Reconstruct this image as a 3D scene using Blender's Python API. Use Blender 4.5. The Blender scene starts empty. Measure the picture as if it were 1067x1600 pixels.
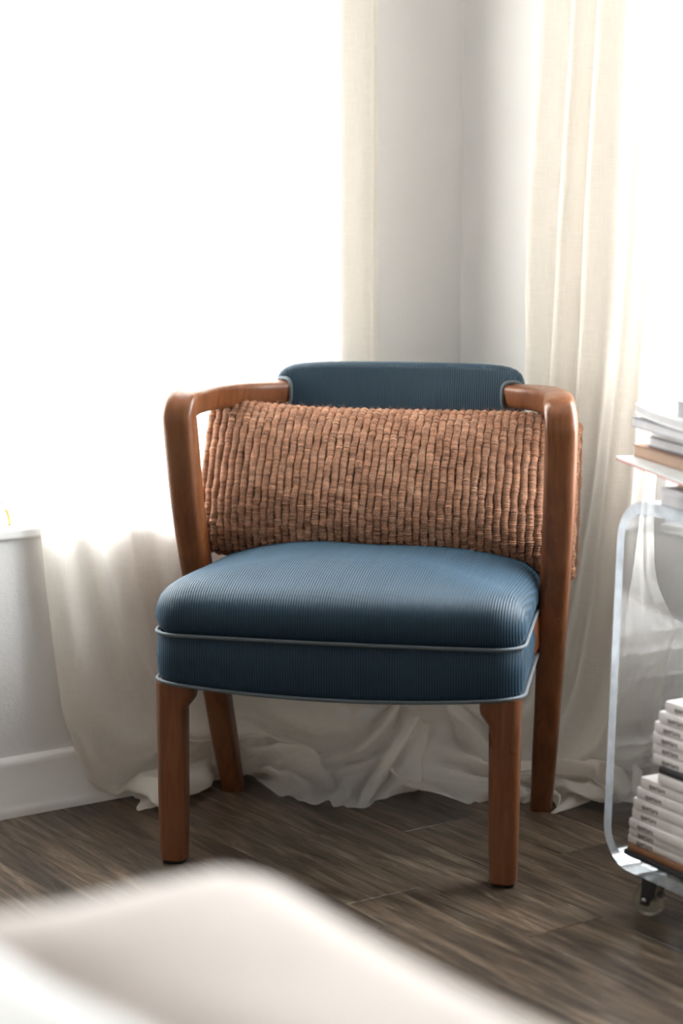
import bpy, bmesh, math, random
import numpy as np
from mathutils import Vector, Matrix
random.seed(7)
PI = math.pi
S = bpy.context.scene
COL = S.collection

# ------------------------------------------------------------------ camera
cam_data = bpy.data.cameras.new('camera')
cam = bpy.data.objects.new('camera', cam_data)
COL.objects.link(cam)
cam.location = (-2.304, -2.944, 1.02)
cam.rotation_euler = (math.radians(90 - 8.496), 0, math.radians(55.6 - 90))
cam_data.sensor_fit = 'VERTICAL'
cam_data.sensor_height = 36
cam_data.sensor_width = 24
cam_data.lens = 3046 / 1600 * 36
cam_data.clip_start = 0.05
cam_data.dof.use_dof = True
cam_data.dof.focus_distance = 3.18
cam_data.dof.aperture_fstop = 2.2
S.camera = cam

# ------------------------------------------------------------------ sky and exposure
world = bpy.data.worlds.new('sky')
S.world = world
world.use_nodes = True
wn = world.node_tree
wn.nodes.clear()
w_out = wn.nodes.new('ShaderNodeOutputWorld')
w_bg = wn.nodes.new('ShaderNodeBackground')
w_tc = wn.nodes.new('ShaderNodeTexCoord')
w_sep = wn.nodes.new('ShaderNodeSeparateXYZ')
w_ramp = wn.nodes.new('ShaderNodeValToRGB')
w_map = wn.nodes.new('ShaderNodeMapRange')
w_map.inputs['From Min'].default_value = -1
w_map.inputs['From Max'].default_value = 1
w_ramp.color_ramp.elements[0].position = 0.44
w_ramp.color_ramp.elements[0].color = (0.42, 0.41, 0.39, 1)
w_ramp.color_ramp.elements[1].position = 0.54
w_ramp.color_ramp.elements[1].color = (0.96, 0.985, 1.0, 1)
wn.links.new(w_tc.outputs['Generated'], w_sep.inputs[0])
wn.links.new(w_sep.outputs['Z'], w_map.inputs['Value'])
wn.links.new(w_map.outputs[0], w_ramp.inputs[0])
wn.links.new(w_ramp.outputs[0], w_bg.inputs['Color'])
w_bg.inputs['Strength'].default_value = 28.0
wn.links.new(w_bg.outputs[0], w_out.inputs[0])
S.view_settings.view_transform = 'Standard'
S.view_settings.look = 'None'
S.view_settings.gamma = 1
S.view_settings.use_curve_mapping = False
S.view_settings.exposure = 0.0
S.cycles.max_bounces = 10
S.cycles.diffuse_bounces = 6
S.cycles.transparent_max_bounces = 24
S.cycles.transmission_bounces = 10
S.cycles.sample_clamp_indirect = 12
S.cycles.caustics_reflective = False
S.cycles.caustics_refractive = False

# room numbers: the window walls meet at the corner x = WX, y = WY; the room lies at x < WX, y < WY
WY = 0.08
WX = 0.05
RX0, RY0, RH = -3.7, -4.3, 2.45
WIN1 = (-1.20, -0.27, 0.50, 2.12)        # left wall opening: x0, x1, z0, z1
WIN2 = (-1.80, -0.50, 0.50, 2.12)        # right wall opening: y0, y1, z0, z1

def portal(name, loc, rot, sx, sy):
    L = bpy.data.lights.new(name, 'AREA')
    L.shape = 'RECTANGLE'
    L.size, L.size_y = sx, sy
    L.cycles.is_portal = True
    o = bpy.data.objects.new(name, L)
    o.location = loc
    o.rotation_euler = rot
    COL.objects.link(o)
portal('window_portal', ((WIN1[0] + WIN1[1]) / 2, WY + 0.19, (WIN1[2] + WIN1[3]) / 2), (-PI / 2, 0, 0), WIN1[1] - WIN1[0], WIN1[3] - WIN1[2])
portal('window_portal', (WX + 0.19, (WIN2[0] + WIN2[1]) / 2, (WIN2[2] + WIN2[3]) / 2), (PI / 2, 0, PI / 2), WIN2[1] - WIN2[0], WIN2[3] - WIN2[2])

# ------------------------------------------------------------------ helpers
def link(name, mesh, mat=None, parent=None, smooth=True):
    o = bpy.data.objects.new(name, mesh)
    COL.objects.link(o)
    if mat is not None:
        mesh.materials.append(mat)
    if parent is not None:
        o.parent = parent
    if smooth:
        for p in mesh.polygons:
            p.use_smooth = True
    return o

def tag(o, label, cat, group=None):
    o['label'] = label
    o['category'] = cat
    if group:
        o['group'] = group
    return o

def struct(o):
    o['kind'] = 'structure'
    return o

def empty(name, loc=(0, 0, 0), rz=0.0):
    o = bpy.data.objects.new(name, None)
    o.location = loc
    o.rotation_euler = (0, 0, rz)
    o.empty_display_size = 0.05
    COL.objects.link(o)
    return o

def mesh_of(name, verts, faces):
    m = bpy.data.meshes.new(name)
    m.from_pydata([tuple(v) for v in verts], [], faces)
    m.update()
    return m

def from_bm(name, bm):
    bmesh.ops.recalc_face_normals(bm, faces=bm.faces)
    m = bpy.data.meshes.new(name)
    bm.to_mesh(m)
    bm.free()
    return m

def add_box(bm, x0, x1, y0, y1, z0, z1, bevel=0.0, seg=2):
    vs = [bm.verts.new((x, y, z)) for x in (x0, x1) for y in (y0, y1) for z in (z0, z1)]
    fs = [bm.faces.new([vs[i] for i in q]) for q in
          ((0, 1, 3, 2), (4, 6, 7, 5), (0, 4, 5, 1), (2, 3, 7, 6), (0, 2, 6, 4), (1, 5, 7, 3))]
    if bevel > 0:
        es = set()
        for f in fs:
            es.update(f.edges)
        bmesh.ops.bevel(bm, geom=list(es), offset=bevel, segments=seg, affect='EDGES', profile=0.5)
    return bm

def box_mesh(name, x0, x1, y0, y1, z0, z1, bevel=0.0, seg=2):
    bm = bmesh.new()
    add_box(bm, x0, x1, y0, y1, z0, z1, bevel, seg)
    return from_bm(name, bm)

def catmull(pts, n):
    """n points along a Catmull-Rom curve through pts (any dimension)."""
    pts = [Vector(p) for p in pts]
    P = [2 * pts[0] - pts[1]] + pts + [2 * pts[-1] - pts[-2]]
    out = []
    segs = len(pts) - 1
    for i in range(n):
        t = i / (n - 1) * segs
        k = min(int(t), segs - 1)
        f = t - k
        a, b, c, d = P[k], P[k + 1], P[k + 2], P[k + 3]
        out.append(0.5 * ((2 * b) + (c - a) * f + (2 * a - 5 * b + 4 * c - d) * f * f + (3 * b - a - 3 * c + d) * f ** 3))
    return out

def interp(tab, t):
    if t <= tab[0][0]:
        return tab[0][1]
    for (a, va), (b, vb) in zip(tab, tab[1:]):
        if t <= b:
            f = (t - a) / (b - a)
            f = f * f * (3 - 2 * f)
            return va + (vb - va) * f
    return tab[-1][1]

def section(n, a, b, p):
    """superellipse section of half sizes a, b; p = 2 an ellipse, larger squarer."""
    out = []
    for i in range(n):
        t = 2 * PI * i / n + PI / n
        c, s = math.cos(t), math.sin(t)
        r = (abs(c) ** p + abs(s) ** p) ** (-1 / p)
        out.append((a * c * r, b * s * r))
    return out

def sweep(path, size, n=20, p=3.5, side=(1, 0, 0), closed=False, cap=True):
    """tube along path; size(t) -> (half width, half depth); side = hint for the width axis."""
    V, Fc = [], []
    m = len(path)
    side = Vector(side)
    prev = None
    for i in range(m):
        if closed:
            tg = (path[(i + 1) % m] - path[i - 1]).normalized()
        else:
            tg = (path[min(i + 1, m - 1)] - path[max(i - 1, 0)]).normalized()
        h = side if prev is None else prev
        w = (h - tg * h.dot(tg)).normalized()
        prev = w
        d = tg.cross(w).normalized()
        a, b = size(i / (m - 1))
        for (x, y) in section(n, a, b, p):
            V.append(path[i] + w * x + d * y)
    rows = m if closed else m - 1
    for i in range(rows):
        for j in range(n):
            a0, a1 = i * n + j, i * n + (j + 1) % n
            b0, b1 = ((i + 1) % m) * n + j, ((i + 1) % m) * n + (j + 1) % n
            Fc.append((a0, a1, b1, b0))
    if cap and not closed:
        Fc.append(tuple(range(n - 1, -1, -1)))
        Fc.append(tuple(range((m - 1) * n, m * n)))
    return V, Fc

def join_data(parts):
    V, Fc = [], []
    for v, f in parts:
        o = len(V)
        V += list(v)
        Fc += [tuple(i + o for i in q) for q in f]
    return V, Fc

def grid_mesh(name, rows, closed_u=False):
    """rows: list of equal-length vertex rows -> quad mesh."""
    n = len(rows[0])
    V = [v for r in rows for v in r]
    Fc = []
    for i in range(len(rows) - 1):
        for j in range(n if closed_u else n - 1):
            Fc.append((i * n + j, i * n + (j + 1) % n, (i + 1) * n + (j + 1) % n, (i + 1) * n + j))
    return mesh_of(name, V, Fc)

def shade_auto(o, angle=40):
    for p in o.data.polygons:
        p.use_smooth = True
    o.data.set_sharp_from_angle(angle=math.radians(angle))

# ------------------------------------------------------------------ materials
class N:
    """small wrapper round a node tree"""
    def __init__(self, name):
        self.m = bpy.data.materials.new(name)
        self.m.use_nodes = True
        self.t = self.m.node_tree
        self.t.nodes.clear()
        self.out = self.t.nodes.new('ShaderNodeOutputMaterial')
    def n(self, kind, **kw):
        nd = self.t.nodes.new('ShaderNode' + kind)
        for k, v in kw.items():
            if hasattr(nd, k):
                setattr(nd, k, v)
            else:
                nd.inputs[k.replace('_', ' ')].default_value = v
        return nd
    def l(self, a, b):
        self.t.links.new(a, b)
    def coords(self, out='Object', scale=(1, 1, 1), rot=(0, 0, 0), jitter=False):
        tc = self.n('TexCoord')
        mp = self.n('Mapping')
        mp.inputs['Scale'].default_value = scale
        mp.inputs['Rotation'].default_value = rot
        self.l(tc.outputs[out], mp.inputs['Vector'])
        if jitter:
            oi = self.n('ObjectInfo')
            cx = self.n('CombineXYZ')
            mm = self.n('Math', operation='MULTIPLY')
            mm.inputs[1].default_value = 37.0
            self.l(oi.outputs['Random'], mm.inputs[0])
            for k in range(3):
                self.l(mm.outputs[0], cx.inputs[k])
            self.l(cx.outputs[0], mp.inputs['Location'])
        return mp.outputs[0]
    def noise(self, vec, scale, detail=4, rough=0.55, dist=0.0):
        nz = self.n('TexNoise')
        nz.inputs['Scale'].default_value = scale
        nz.inputs['Detail'].default_value = detail
        nz.inputs['Roughness'].default_value = rough
        nz.inputs['Distortion'].default_value = dist
        self.l(vec, nz.inputs['Vector'])
        return nz.outputs[0]
    def ramp(self, fac, stops):
        r = self.n('ValToRGB')
        e = r.color_ramp.elements
        while len(e) > len(stops):
            e.remove(e[-1])
        while len(e) < len(stops):
            e.new(0.5)
        for el, (pos, c) in zip(e, stops):
            el.position = pos
            el.color = (c, c, c, 1) if isinstance(c, (int, float)) else (*c, 1)
        self.l(fac, r.inputs[0])
        return r.outputs[0]
    def mix(self, fac, a, b, mode='MIX'):
        mx = self.n('Mix', data_type='RGBA', blend_type=mode)
        for sock, v in ((mx.inputs[0], fac), (mx.inputs[6], a), (mx.inputs[7], b)):
            if isinstance(v, (int, float)):
                sock.default_value = v
            elif isinstance(v, tuple):
                sock.default_value = (*v, 1)
            else:
                self.l(v, sock)
        return mx.outputs[2]
    def math(self, op, a, b=0.0):
        mm = self.n('Math', operation=op)
        for s, v in ((mm.inputs[0], a), (mm.inputs[1], b)):
            if isinstance(v, (int, float)):
                s.default_value = v
            else:
                self.l(v, s)
        return mm.outputs[0]
    def bump(self, h, strength=0.3, dist=0.002):
        b = self.n('Bump')
        b.inputs['Strength'].default_value = strength
        b.inputs['Distance'].default_value = dist
        self.l(h, b.inputs['Height'])
        return b.outputs[0]
    def pbsdf(self, color=None, rough=0.5, normal=None, **kw):
        p = self.n('BsdfPrincipled')
        if isinstance(color, tuple):
            p.inputs['Base Color'].default_value = (*color, 1)
        elif color is not None:
            self.l(color, p.inputs['Base Color'])
        if isinstance(rough, (int, float)):
            p.inputs['Roughness'].default_value = rough
        else:
            self.l(rough, p.inputs['Roughness'])
        if normal is not None:
            self.l(normal, p.inputs['Normal'])
        for k, v in kw.items():
            s = p.inputs[k.replace('_', ' ')]
            s.default_value = (*v, 1) if isinstance(v, tuple) else v
        self.l(p.outputs[0], self.out.inputs[0])
        return p

def mat_wall():
    k = N('wall_paint')
    v = k.coords()
    h = k.noise(v, 260, 3, 0.5)
    h2 = k.noise(v, 90, 2, 0.5)
    k.pbsdf((0.80, 0.795, 0.795), 0.75, k.bump(k.math('ADD', h, h2), 0.35, 0.0015))
    return k.m

def mat_gloss_white(name, col=(0.83, 0.82, 0.81), rough=0.35):
    k = N(name)
    v = k.coords()
    k.pbsdf(col, rough, k.bump(k.noise(v, 40, 2), 0.05, 0.001))
    return k.m

def mat_floor():
    k = N('plank_oak')
    v = k.coords(scale=(1, 0.09, 1), jitter=True)
    g1 = k.noise(v, 55, 8, 0.68, 1.2)
    v2 = k.coords(scale=(1, 0.22, 1), jitter=True)
    g2 = k.noise(v2, 9, 4, 0.6, 0.8)
    vf = k.coords(scale=(1, 0.03, 1), jitter=True)
    g3 = k.noise(vf, 260, 3, 0.6)
    col = k.ramp(g1, [(0.33, (0.030, 0.020, 0.013)), (0.47, (0.090, 0.062, 0.041)), (0.58, (0.165, 0.120, 0.083)), (0.72, (0.36, 0.285, 0.21))])
    shade = k.ramp(g2, [(0.32, 0.36), (0.6, 0.90)])
    col = k.mix(1.0, col, shade, 'MULTIPLY')
    oi = k.n('ObjectInfo')
    tone = k.ramp(oi.outputs['Random'], [(0.0, (0.72, 0.66, 0.60)), (0.5, (0.95, 0.92, 0.88)), (1.0, (1.12, 1.12, 1.12))])
    col = k.mix(1.0, col, tone, 'MULTIPLY')
    rough = k.ramp(g1, [(0.3, 0.42), (0.75, 0.26)])
    h = k.math('ADD', k.math('MULTIPLY', g1, 1.0), k.math('MULTIPLY', g3, 0.5))
    k.pbsdf(col, rough, k.bump(h, 0.5, 0.0016))
    return k.m

def mat_flat(name, col, rough=0.6, **kw):
    k = N(name)
    v = k.coords()
    c = k.mix(k.ramp(k.noise(v, 30, 3), [(0.35, 0.0), (0.7, 1.0)]), tuple(x * 0.9 for x in col), tuple(min(1, x * 1.06) for x in col))
    k.pbsdf(c, rough, None, **kw)
    return k.m

def mat_chair_wood(name, dark=0.60):
    k = N(name)
    v = k.coords(scale=(1, 1, 0.10))
    g = k.noise(v, 60, 6, 0.6, 0.8)
    v2 = k.coords()
    patch = k.noise(v2, 7, 3, 0.5)
    c = k.ramp(g, [(0.28, (0.135 * dark, 0.038 * dark, 0.012 * dark)), (0.5, (0.27 * dark, 0.085 * dark, 0.026 * dark)), (0.75, (0.38 * dark, 0.145 * dark, 0.052 * dark))])
    c = k.mix(k.ramp(patch, [(0.4, 0.0), (0.7, 0.55)]), c, (0.31 * dark, 0.125 * dark, 0.050 * dark))
    scr = k.noise(k.coords(scale=(1, 1, 0.55)), 240, 3, 0.5)
    c = k.mix(k.ramp(scr, [(0.72, 0.0), (0.78, 0.45)]), c, (0.40, 0.25, 0.16))
    rough = k.ramp(patch, [(0.35, 0.26), (0.7, 0.46)])
    k.pbsdf(c, rough, k.bump(g, 0.12, 0.0008), Coat_Weight=0.12, Coat_Roughness=0.2)
    return k.m

def mat_rib_fabric(name, axis=0):
    """silky blue upholstery with fine ribs 4 mm apart"""
    k = N(name)
    tc = k.n('TexCoord')
    sp = k.n('SeparateXYZ')
    k.l(tc.outputs['Object'], sp.inputs[0])
    wob = k.noise(k.coords(), 12, 2)
    x = k.math('ADD', k.math('MULTIPLY', sp.outputs[axis], 2 * PI / 0.0041), k.math('MULTIPLY', wob, 2.5))
    s = k.math('ADD', k.math('MULTIPLY', k.math('SINE', x), 0.5), 0.5)
    fine = k.noise(k.coords(scale=(1, 1, 1)), 900, 2)
    wear = k.noise(k.coords(), 5, 4, 0.6)
    c = k.mix(s, (0.0015, 0.0068, 0.0135), (0.0125, 0.048, 0.082))
    c = k.mix(k.ramp(wear, [(0.35, 0.0), (0.75, 0.45)]), c, (0.015, 0.045, 0.078))
    c = k.mix(k.math('MULTIPLY', fine, 0.35), c, (0.022, 0.058, 0.095))
    spot = k.noise(k.coords(), 17, 1, 0.3)
    c = k.mix(k.ramp(spot, [(0.745, 0.0), (0.765, 0.7)]), c, (0.004, 0.006, 0.008))
    h = k.math('ADD', s, k.math('MULTIPLY', fine, 0.4))
    k.pbsdf(c, 0.56, k.bump(h, 0.6, 0.0012), Sheen_Weight=0.22, Sheen_Roughness=0.3, Sheen_Tint=(0.45, 0.74, 1.0), Specular_IOR_Level=0.3)
    return k.m

def mat_piping():
    k = N('piping_cord')
    v = k.coords()
    n1 = k.noise(v, 700, 2)
    c = k.mix(n1, (0.045, 0.062, 0.075), (0.115, 0.140, 0.160))
    k.pbsdf(c, 0.6, k.bump(n1, 0.5, 0.0008), Sheen_Weight=0.1)
    return k.m

def mat_cord():
    """copper brown wrapped yarn; the wraps run round each cord"""
    k = N('copper_yarn')
    tc = k.n('TexCoord')
    sp = k.n('SeparateXYZ')
    k.l(tc.outputs['UV'], sp.inputs[0])
    v = k.coords(jitter=False)
    nz = k.noise(v, 60, 3)
    ph = k.math('ADD', k.math('MULTIPLY', sp.outputs[1], 2 * PI / 0.0016), k.math('MULTIPLY', nz, 3.0))
    w = k.math('ADD', k.math('MULTIPLY', k.math('SINE', ph), 0.5), 0.5)
    fine = k.noise(v, 520, 3, 0.6)
    big = k.noise(v, 26, 3, 0.6)
    c = k.ramp(k.math('ADD', k.math('MULTIPLY', fine, 0.6), k.math('MULTIPLY', big, 0.4)),
               [(0.32, (0.26, 0.105, 0.052)), (0.48, (0.45, 0.21, 0.115)), (0.62, (0.62, 0.35, 0.225)), (0.76, (0.80, 0.56, 0.42))])
    at = k.n('Attribute')
    at.attribute_name = 'tone'
    c = k.mix(1.0, c, k.ramp(at.outputs['Fac'], [(0.0, (0.55, 0.47, 0.42)), (0.5, (1.08, 1.08, 1.08)), (1.0, (1.65, 1.62, 1.60))]), 'MULTIPLY')
    c = k.mix(k.math('MULTIPLY', k.math('SUBTRACT', 1.0, w), 0.20), c, (0.10, 0.04, 0.02))
    h = k.math('ADD', w, k.math('MULTIPLY', fine, 0.6))
    k.pbsdf(c, 0.8, k.bump(h, 0.85, 0.0016), Sheen_Weight=0.25, Sheen_Tint=(1.0, 0.8, 0.65))
    return k.m

def mat_curtain(name, clear=0.16, tint=(0.955, 0.92, 0.865)):
    """thin linen: part open weave, part light shining through, part plain cloth"""
    k = N(name)
    tc = k.n('TexCoord')
    def stretched(sx, sy, scale):
        mp = k.n('Mapping')
        mp.inputs['Scale'].default_value = (sx, sy, 1)
        k.l(tc.outputs['UV'], mp.inputs['Vector'])
        return k.noise(mp.outputs[0], scale, 3, 0.6)
    warp = stretched(1, 0.03, 800)
    weft = stretched(0.03, 1, 800)
    slub = k.math('ADD', k.math('MULTIPLY', warp, 0.5), k.math('MULTIPLY', weft, 0.5))
    c = k.mix(k.ramp(slub, [(0.35, 0.0), (0.65, 1.0)]), tuple(x * 0.97 for x in tint), tuple(min(1, x * 1.03) for x in tint))
    wr = k.noise(k.coords(), 26, 4, 0.6)
    nrm = k.bump(k.math('ADD', k.math('MULTIPLY', slub, 0.35), k.math('MULTIPLY', wr, 1.0)), 0.35, 0.004)
    d = k.n('BsdfDiffuse')
    t = k.n('BsdfTranslucent')
    tr = k.n('BsdfTransparent')
    for b in (d, t):
        k.l(c, b.inputs['Color'])
        k.l(nrm, b.inputs['Normal'])
    m1 = k.n('MixShader')
    m1.inputs[0].default_value = 0.5
    k.l(d.outputs[0], m1.inputs[1])
    k.l(t.outputs[0], m1.inputs[2])
    m2 = k.n('MixShader')
    fac = k.math('MULTIPLY', k.ramp(slub, [(0.35, 1.0), (0.65, 0.6)]), clear)
    k.l(fac, m2.inputs[0])
    k.l(m1.outputs[0], m2.inputs[1])
    k.l(tr.outputs[0], m2.inputs[2])
    k.l(m2.outputs[0], k.out.inputs[0])
    return k.m

def mat_pane():
    k = N('window_glass')
    tr = k.n('BsdfTransparent')
    tr.inputs[0].default_value = (0.97, 0.98, 0.98, 1)
    gl = k.n('BsdfGlossy')
    gl.inputs['Roughness'].default_value = 0.02
    lw = k.n('LayerWeight')
    lw.inputs[0].default_value = 0.15
    mx = k.n('MixShader')
    k.l(k.math('MULTIPLY', lw.outputs['Fresnel'], 0.6), mx.inputs[0])
    k.l(tr.outputs[0], mx.inputs[1])
    k.l(gl.outputs[0], mx.inputs[2])
    k.l(mx.outputs[0], k.out.inputs[0])
    return k.m

def mat_clear_sheet(name, milky, tint=(0.97, 0.985, 1.0), body=(0.80, 0.86, 0.93)):
    """acrylic sheet seen through its face (milky 0) or its sawn, scuffed edge (milky higher)"""
    k = N(name)
    nz = k.noise(k.coords(), 22, 4, 0.6)
    nrm = k.bump(nz, 0.25, 0.002)
    tr = k.n('BsdfTransparent')
    tr.inputs[0].default_value = (*tint, 1)
    gl = k.n('BsdfGlossy')
    gl.inputs['Roughness'].default_value = 0.08
    k.l(nrm, gl.inputs['Normal'])
    df = k.n('BsdfDiffuse')
    df.inputs[0].default_value = (*body, 1)
    tl = k.n('BsdfTranslucent')
    tl.inputs[0].default_value = (*body, 1)
    m0 = k.n('MixShader')
    m0.inputs[0].default_value = 0.6
    k.l(df.outputs[0], m0.inputs[1])
    k.l(tl.outputs[0], m0.inputs[2])
    m1 = k.n('MixShader')
    if milky > 0:
        k.l(k.math('MULTIPLY', k.ramp(nz, [(0.35, 0.6), (0.7, 1.0)]), milky), m1.inputs[0])
    else:
        m1.inputs[0].default_value = 0.0
    k.l(tr.outputs[0], m1.inputs[1])
    k.l(m0.outputs[0], m1.inputs[2])
    fr = k.n('Fresnel')
    fr.inputs['IOR'].default_value = 1.47
    m2 = k.n('MixShader')
    k.l(k.math('MINIMUM', fr.outputs[0], 0.55), m2.inputs[0])
    k.l(m1.outputs[0], m2.inputs[1])
    k.l(gl.outputs[0], m2.inputs[2])
    k.l(m2.outputs[0], k.out.inputs[0])
    return k.m

def mat_linen(name, col, bump=0.3):
    k = N(name)
    v = k.coords()
    a = k.noise(k.coords(scale=(1, 0.05, 1)), 500, 2)
    b = k.noise(k.coords(scale=(0.05, 1, 1)), 500, 2)
    w = k.math('ADD', a, b)
    wr = k.noise(v, 9, 4, 0.6)
    c = k.mix(k.ramp(w, [(0.8, 0.0), (1.2, 1.0)]), tuple(x * 0.94 for x in col), tuple(min(1, x * 1.04) for x in col))
    k.pbsdf(c, 0.85, k.bump(k.math('ADD', k.math('MULTIPLY', w, 0.1), wr), bump, 0.006), Sheen_Weight=0.2)
    return k.m

M = dict(
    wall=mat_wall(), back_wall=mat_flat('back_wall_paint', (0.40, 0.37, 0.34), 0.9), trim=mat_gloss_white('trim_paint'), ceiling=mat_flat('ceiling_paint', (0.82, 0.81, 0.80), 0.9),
    frame=mat_gloss_white('window_frame_paint', (0.86, 0.86, 0.86), 0.3), pane=mat_pane(),
    plank=mat_floor(), subfloor=mat_flat('subfloor', (0.02, 0.016, 0.013), 0.9),
    wood=mat_chair_wood('chair_wood'), fabric=mat_rib_fabric('blue_rib_fabric'), piping=mat_piping(),
    lining=mat_flat('dark_lining', (0.022, 0.021, 0.022), 0.95), glide=mat_flat('leg_glide', (0.02, 0.018, 0.016), 0.6),
    cord=mat_cord(), cover=mat_flat('pillow_cover', (0.16, 0.07, 0.04), 0.95),
    curtain=mat_curtain('curtain_linen'),
    acrylic=mat_clear_sheet('clear_acrylic', 0.0), acrylic_edge=mat_clear_sheet('acrylic_edge', 0.72), wheel=mat_clear_sheet('caster_acrylic', 0.35, (0.90, 0.88, 0.80), (0.62, 0.60, 0.52)),
    metal=mat_flat('black_metal', (0.018, 0.018, 0.019), 0.4), axle=mat_flat('axle_steel', (0.35, 0.35, 0.36), 0.3, Metallic=1.0),
    paper=mat_flat('paper_edge', (0.66, 0.62, 0.57), 0.85), white_cover=mat_flat('white_cover', (0.62, 0.585, 0.565), 0.45),
    black_cover=mat_flat('black_cover', (0.014, 0.013, 0.014), 0.4), brown_cover=mat_flat('brown_cover', (0.20, 0.085, 0.035), 0.45),
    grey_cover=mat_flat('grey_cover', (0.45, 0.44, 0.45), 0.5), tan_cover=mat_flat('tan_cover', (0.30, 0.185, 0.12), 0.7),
    red_line=mat_flat('red_cover', (0.42, 0.10, 0.075), 0.5), pale_cover=mat_flat('pale_cover', (0.72, 0.75, 0.75), 0.35),
    slate_cover=mat_flat('slate_cover', (0.22, 0.22, 0.24), 0.5), ink=mat_flat('spine_ink', (0.045, 0.032, 0.035), 0.6),
    duvet=mat_linen('duvet_linen', (0.60, 0.53, 0.485)), blanket=mat_linen('blanket_cotton', (0.74, 0.73, 0.72)),
    mattress=mat_linen('mattress_ticking', (0.78, 0.76, 0.73), 0.1), bedbase=mat_linen('bed_base_linen', (0.62, 0.55, 0.48), 0.1),
    orange=mat_flat('orange_cord', (0.85, 0.40, 0.08), 0.6),
)

# ------------------------------------------------------------------ room shell
def wall_with_holes(name, axis, plane0, plane1, s0, s1, holes, mat):
    """a wall slab along x (axis 0) or y (axis 1) with rectangular openings"""
    bm = bmesh.new()
    cuts = sorted({s0, s1, *[h[0] for h in holes], *[h[1] for h in holes]})
    for a, b in zip(cuts, cuts[1:]):
        hole = next((h for h in holes if h[0] <= a + 1e-6 and h[1] >= b - 1e-6), None)
        spans = [(0, RH)] if hole is None else [(0, hole[2]), (hole[3], RH)]
        for z0, z1 in spans:
            if axis == 0:
                add_box(bm, a, b, plane0, plane1, z0, z1)
            else:
                add_box(bm, plane0, plane1, a, b, z0, z1)
    bmesh.ops.remove_doubles(bm, verts=bm.verts, dist=1e-5)
    # inner faces shared by two neighbouring slabs go
    seen = {}
    for f in list(bm.faces):
        key = tuple(round(c, 4) for c in f.calc_center_median()) + (round(f.calc_area(), 5),)
        seen.setdefault(key, []).append(f)
    dead = [f for fs in seen.values() if len(fs) > 1 for f in fs]
    bmesh.ops.delete(bm, geom=dead, context='FACES_ONLY')
    return struct(link(name, from_bm(name, bm), mat, None, False))

wall_left = wall_with_holes('wall_left', 0, WY, WY + 0.2, RX0 - 0.2, WX + 0.2, [WIN1], M['wall'])
wall_right = wall_with_holes('wall_right', 1, WX, WX + 0.2, RY0 - 0.2, WY, [WIN2], M['wall'])
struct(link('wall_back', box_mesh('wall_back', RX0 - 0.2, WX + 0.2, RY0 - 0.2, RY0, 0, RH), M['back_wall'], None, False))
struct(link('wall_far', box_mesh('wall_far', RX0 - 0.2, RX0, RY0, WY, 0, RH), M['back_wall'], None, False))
struct(link('ceiling', box_mesh('ceiling', RX0 - 0.2, WX + 0.2, RY0 - 0.2, WY + 0.2, RH, RH + 0.1), M['ceiling'], None, False))

floor = struct(link('floor', box_mesh('floor', RX0 - 0.2, WX + 0.2, RY0 - 0.2, WY + 0.2, -0.06, -0.012), M['subfloor'], None, False))
floor['label'] = 'dark brown-grey wooden plank floor'
PW = 0.1408
PLANK_MESH = {}
def plank_mesh(L):
    key = round(L, 3)
    if key not in PLANK_MESH:
        bm = bmesh.new()
        w, e = PW - 0.0009, 0.0006
        h = PW / 2 - 0.00045
        lv = [((-h, h), (0.0006, L - 0.0006), -0.012), ((-h, h), (0.0006, L - 0.0006), -0.0008), ((-h + e, h - e), (0.0006 + e, L - 0.0006 - e), 0.0)]
        rings = []
        for (xa, xb), (ya, yb), z in lv:
            rings.append([bm.verts.new(c) for c in ((xa, ya, z), (xb, ya, z), (xb, yb, z), (xa, yb, z))])
        for a, b in zip(rings, rings[1:]):
            for i in range(4):
                bm.faces.new((a[i], a[(i + 1) % 4], b[(i + 1) % 4], b[i]))
        bm.faces.new(rings[-1])
        m = from_bm('plank', bm)
        m.materials.append(M['plank'])
        PLANK_MESH[key] = m
    return PLANK_MESH[key]
ENDS = {2: -0.384, 1: -0.622, 3: -0.880}         # joints the photograph shows, by row counted from the corner
for k in range(-1, 27):
    first = ENDS.get(k, -0.55 - 0.73 * random.random() if k not in (4, 5, 6) else (-0.62 - 0.11 * (k - 4)))
    y = first + 1.22
    while y - 1.22 > RY0:
        top = min(y, WY + 0.02)
        bot = max(y - 1.22, RY0)
        if top - bot > 0.03:
            o = bpy.data.objects.new('plank', plank_mesh(top - bot))
            COL.objects.link(o)
            o.parent = floor
            o.location = (-PW * (k + 0.5), bot, 0)
        y -= 1.22
    top, bot = min(y, WY), RY0
    if top - bot > 0.05:
        o = bpy.data.objects.new('plank', plank_mesh(round(top - bot, 3)))
        COL.objects.link(o)
        o.parent = floor
        o.location = (-PW * (k + 0.5), bot, 0)

def baseboard(name, p0, p1, nrm):
    """profile: quarter-round shoe, flat board, eased top"""
    prof = [(0.0, 0.0), (0.021, 0.0), (0.0205, 0.008), (0.018, 0.016), (0.0125, 0.021), (0.0125, 0.088), (0.011, 0.095), (0.006, 0.101), (0.0, 0.103)]
    p0, p1, nrm = Vector(p0), Vector(p1), Vector(nrm)
    rows = [[p + nrm * a + Vector((0, 0, b)) for a, b in prof] for p in (p0, p1)]
    o = struct(link(name, grid_mesh(name, rows), M['trim']))
    shade_auto(o, 50)
baseboard('baseboard_left', (RX0, WY, 0), (WX, WY, 0), (0, -1, 0))
baseboard('baseboard_right', (WX, WY, 0), (WX, RY0, 0), (-1, 0, 0))
baseboard('baseboard_back', (WX, RY0, 0), (RX0, RY0, 0), (0, 1, 0))
baseboard('baseboard_far', (RX0, RY0, 0), (RX0, WY, 0), (1, 0, 0))

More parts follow.
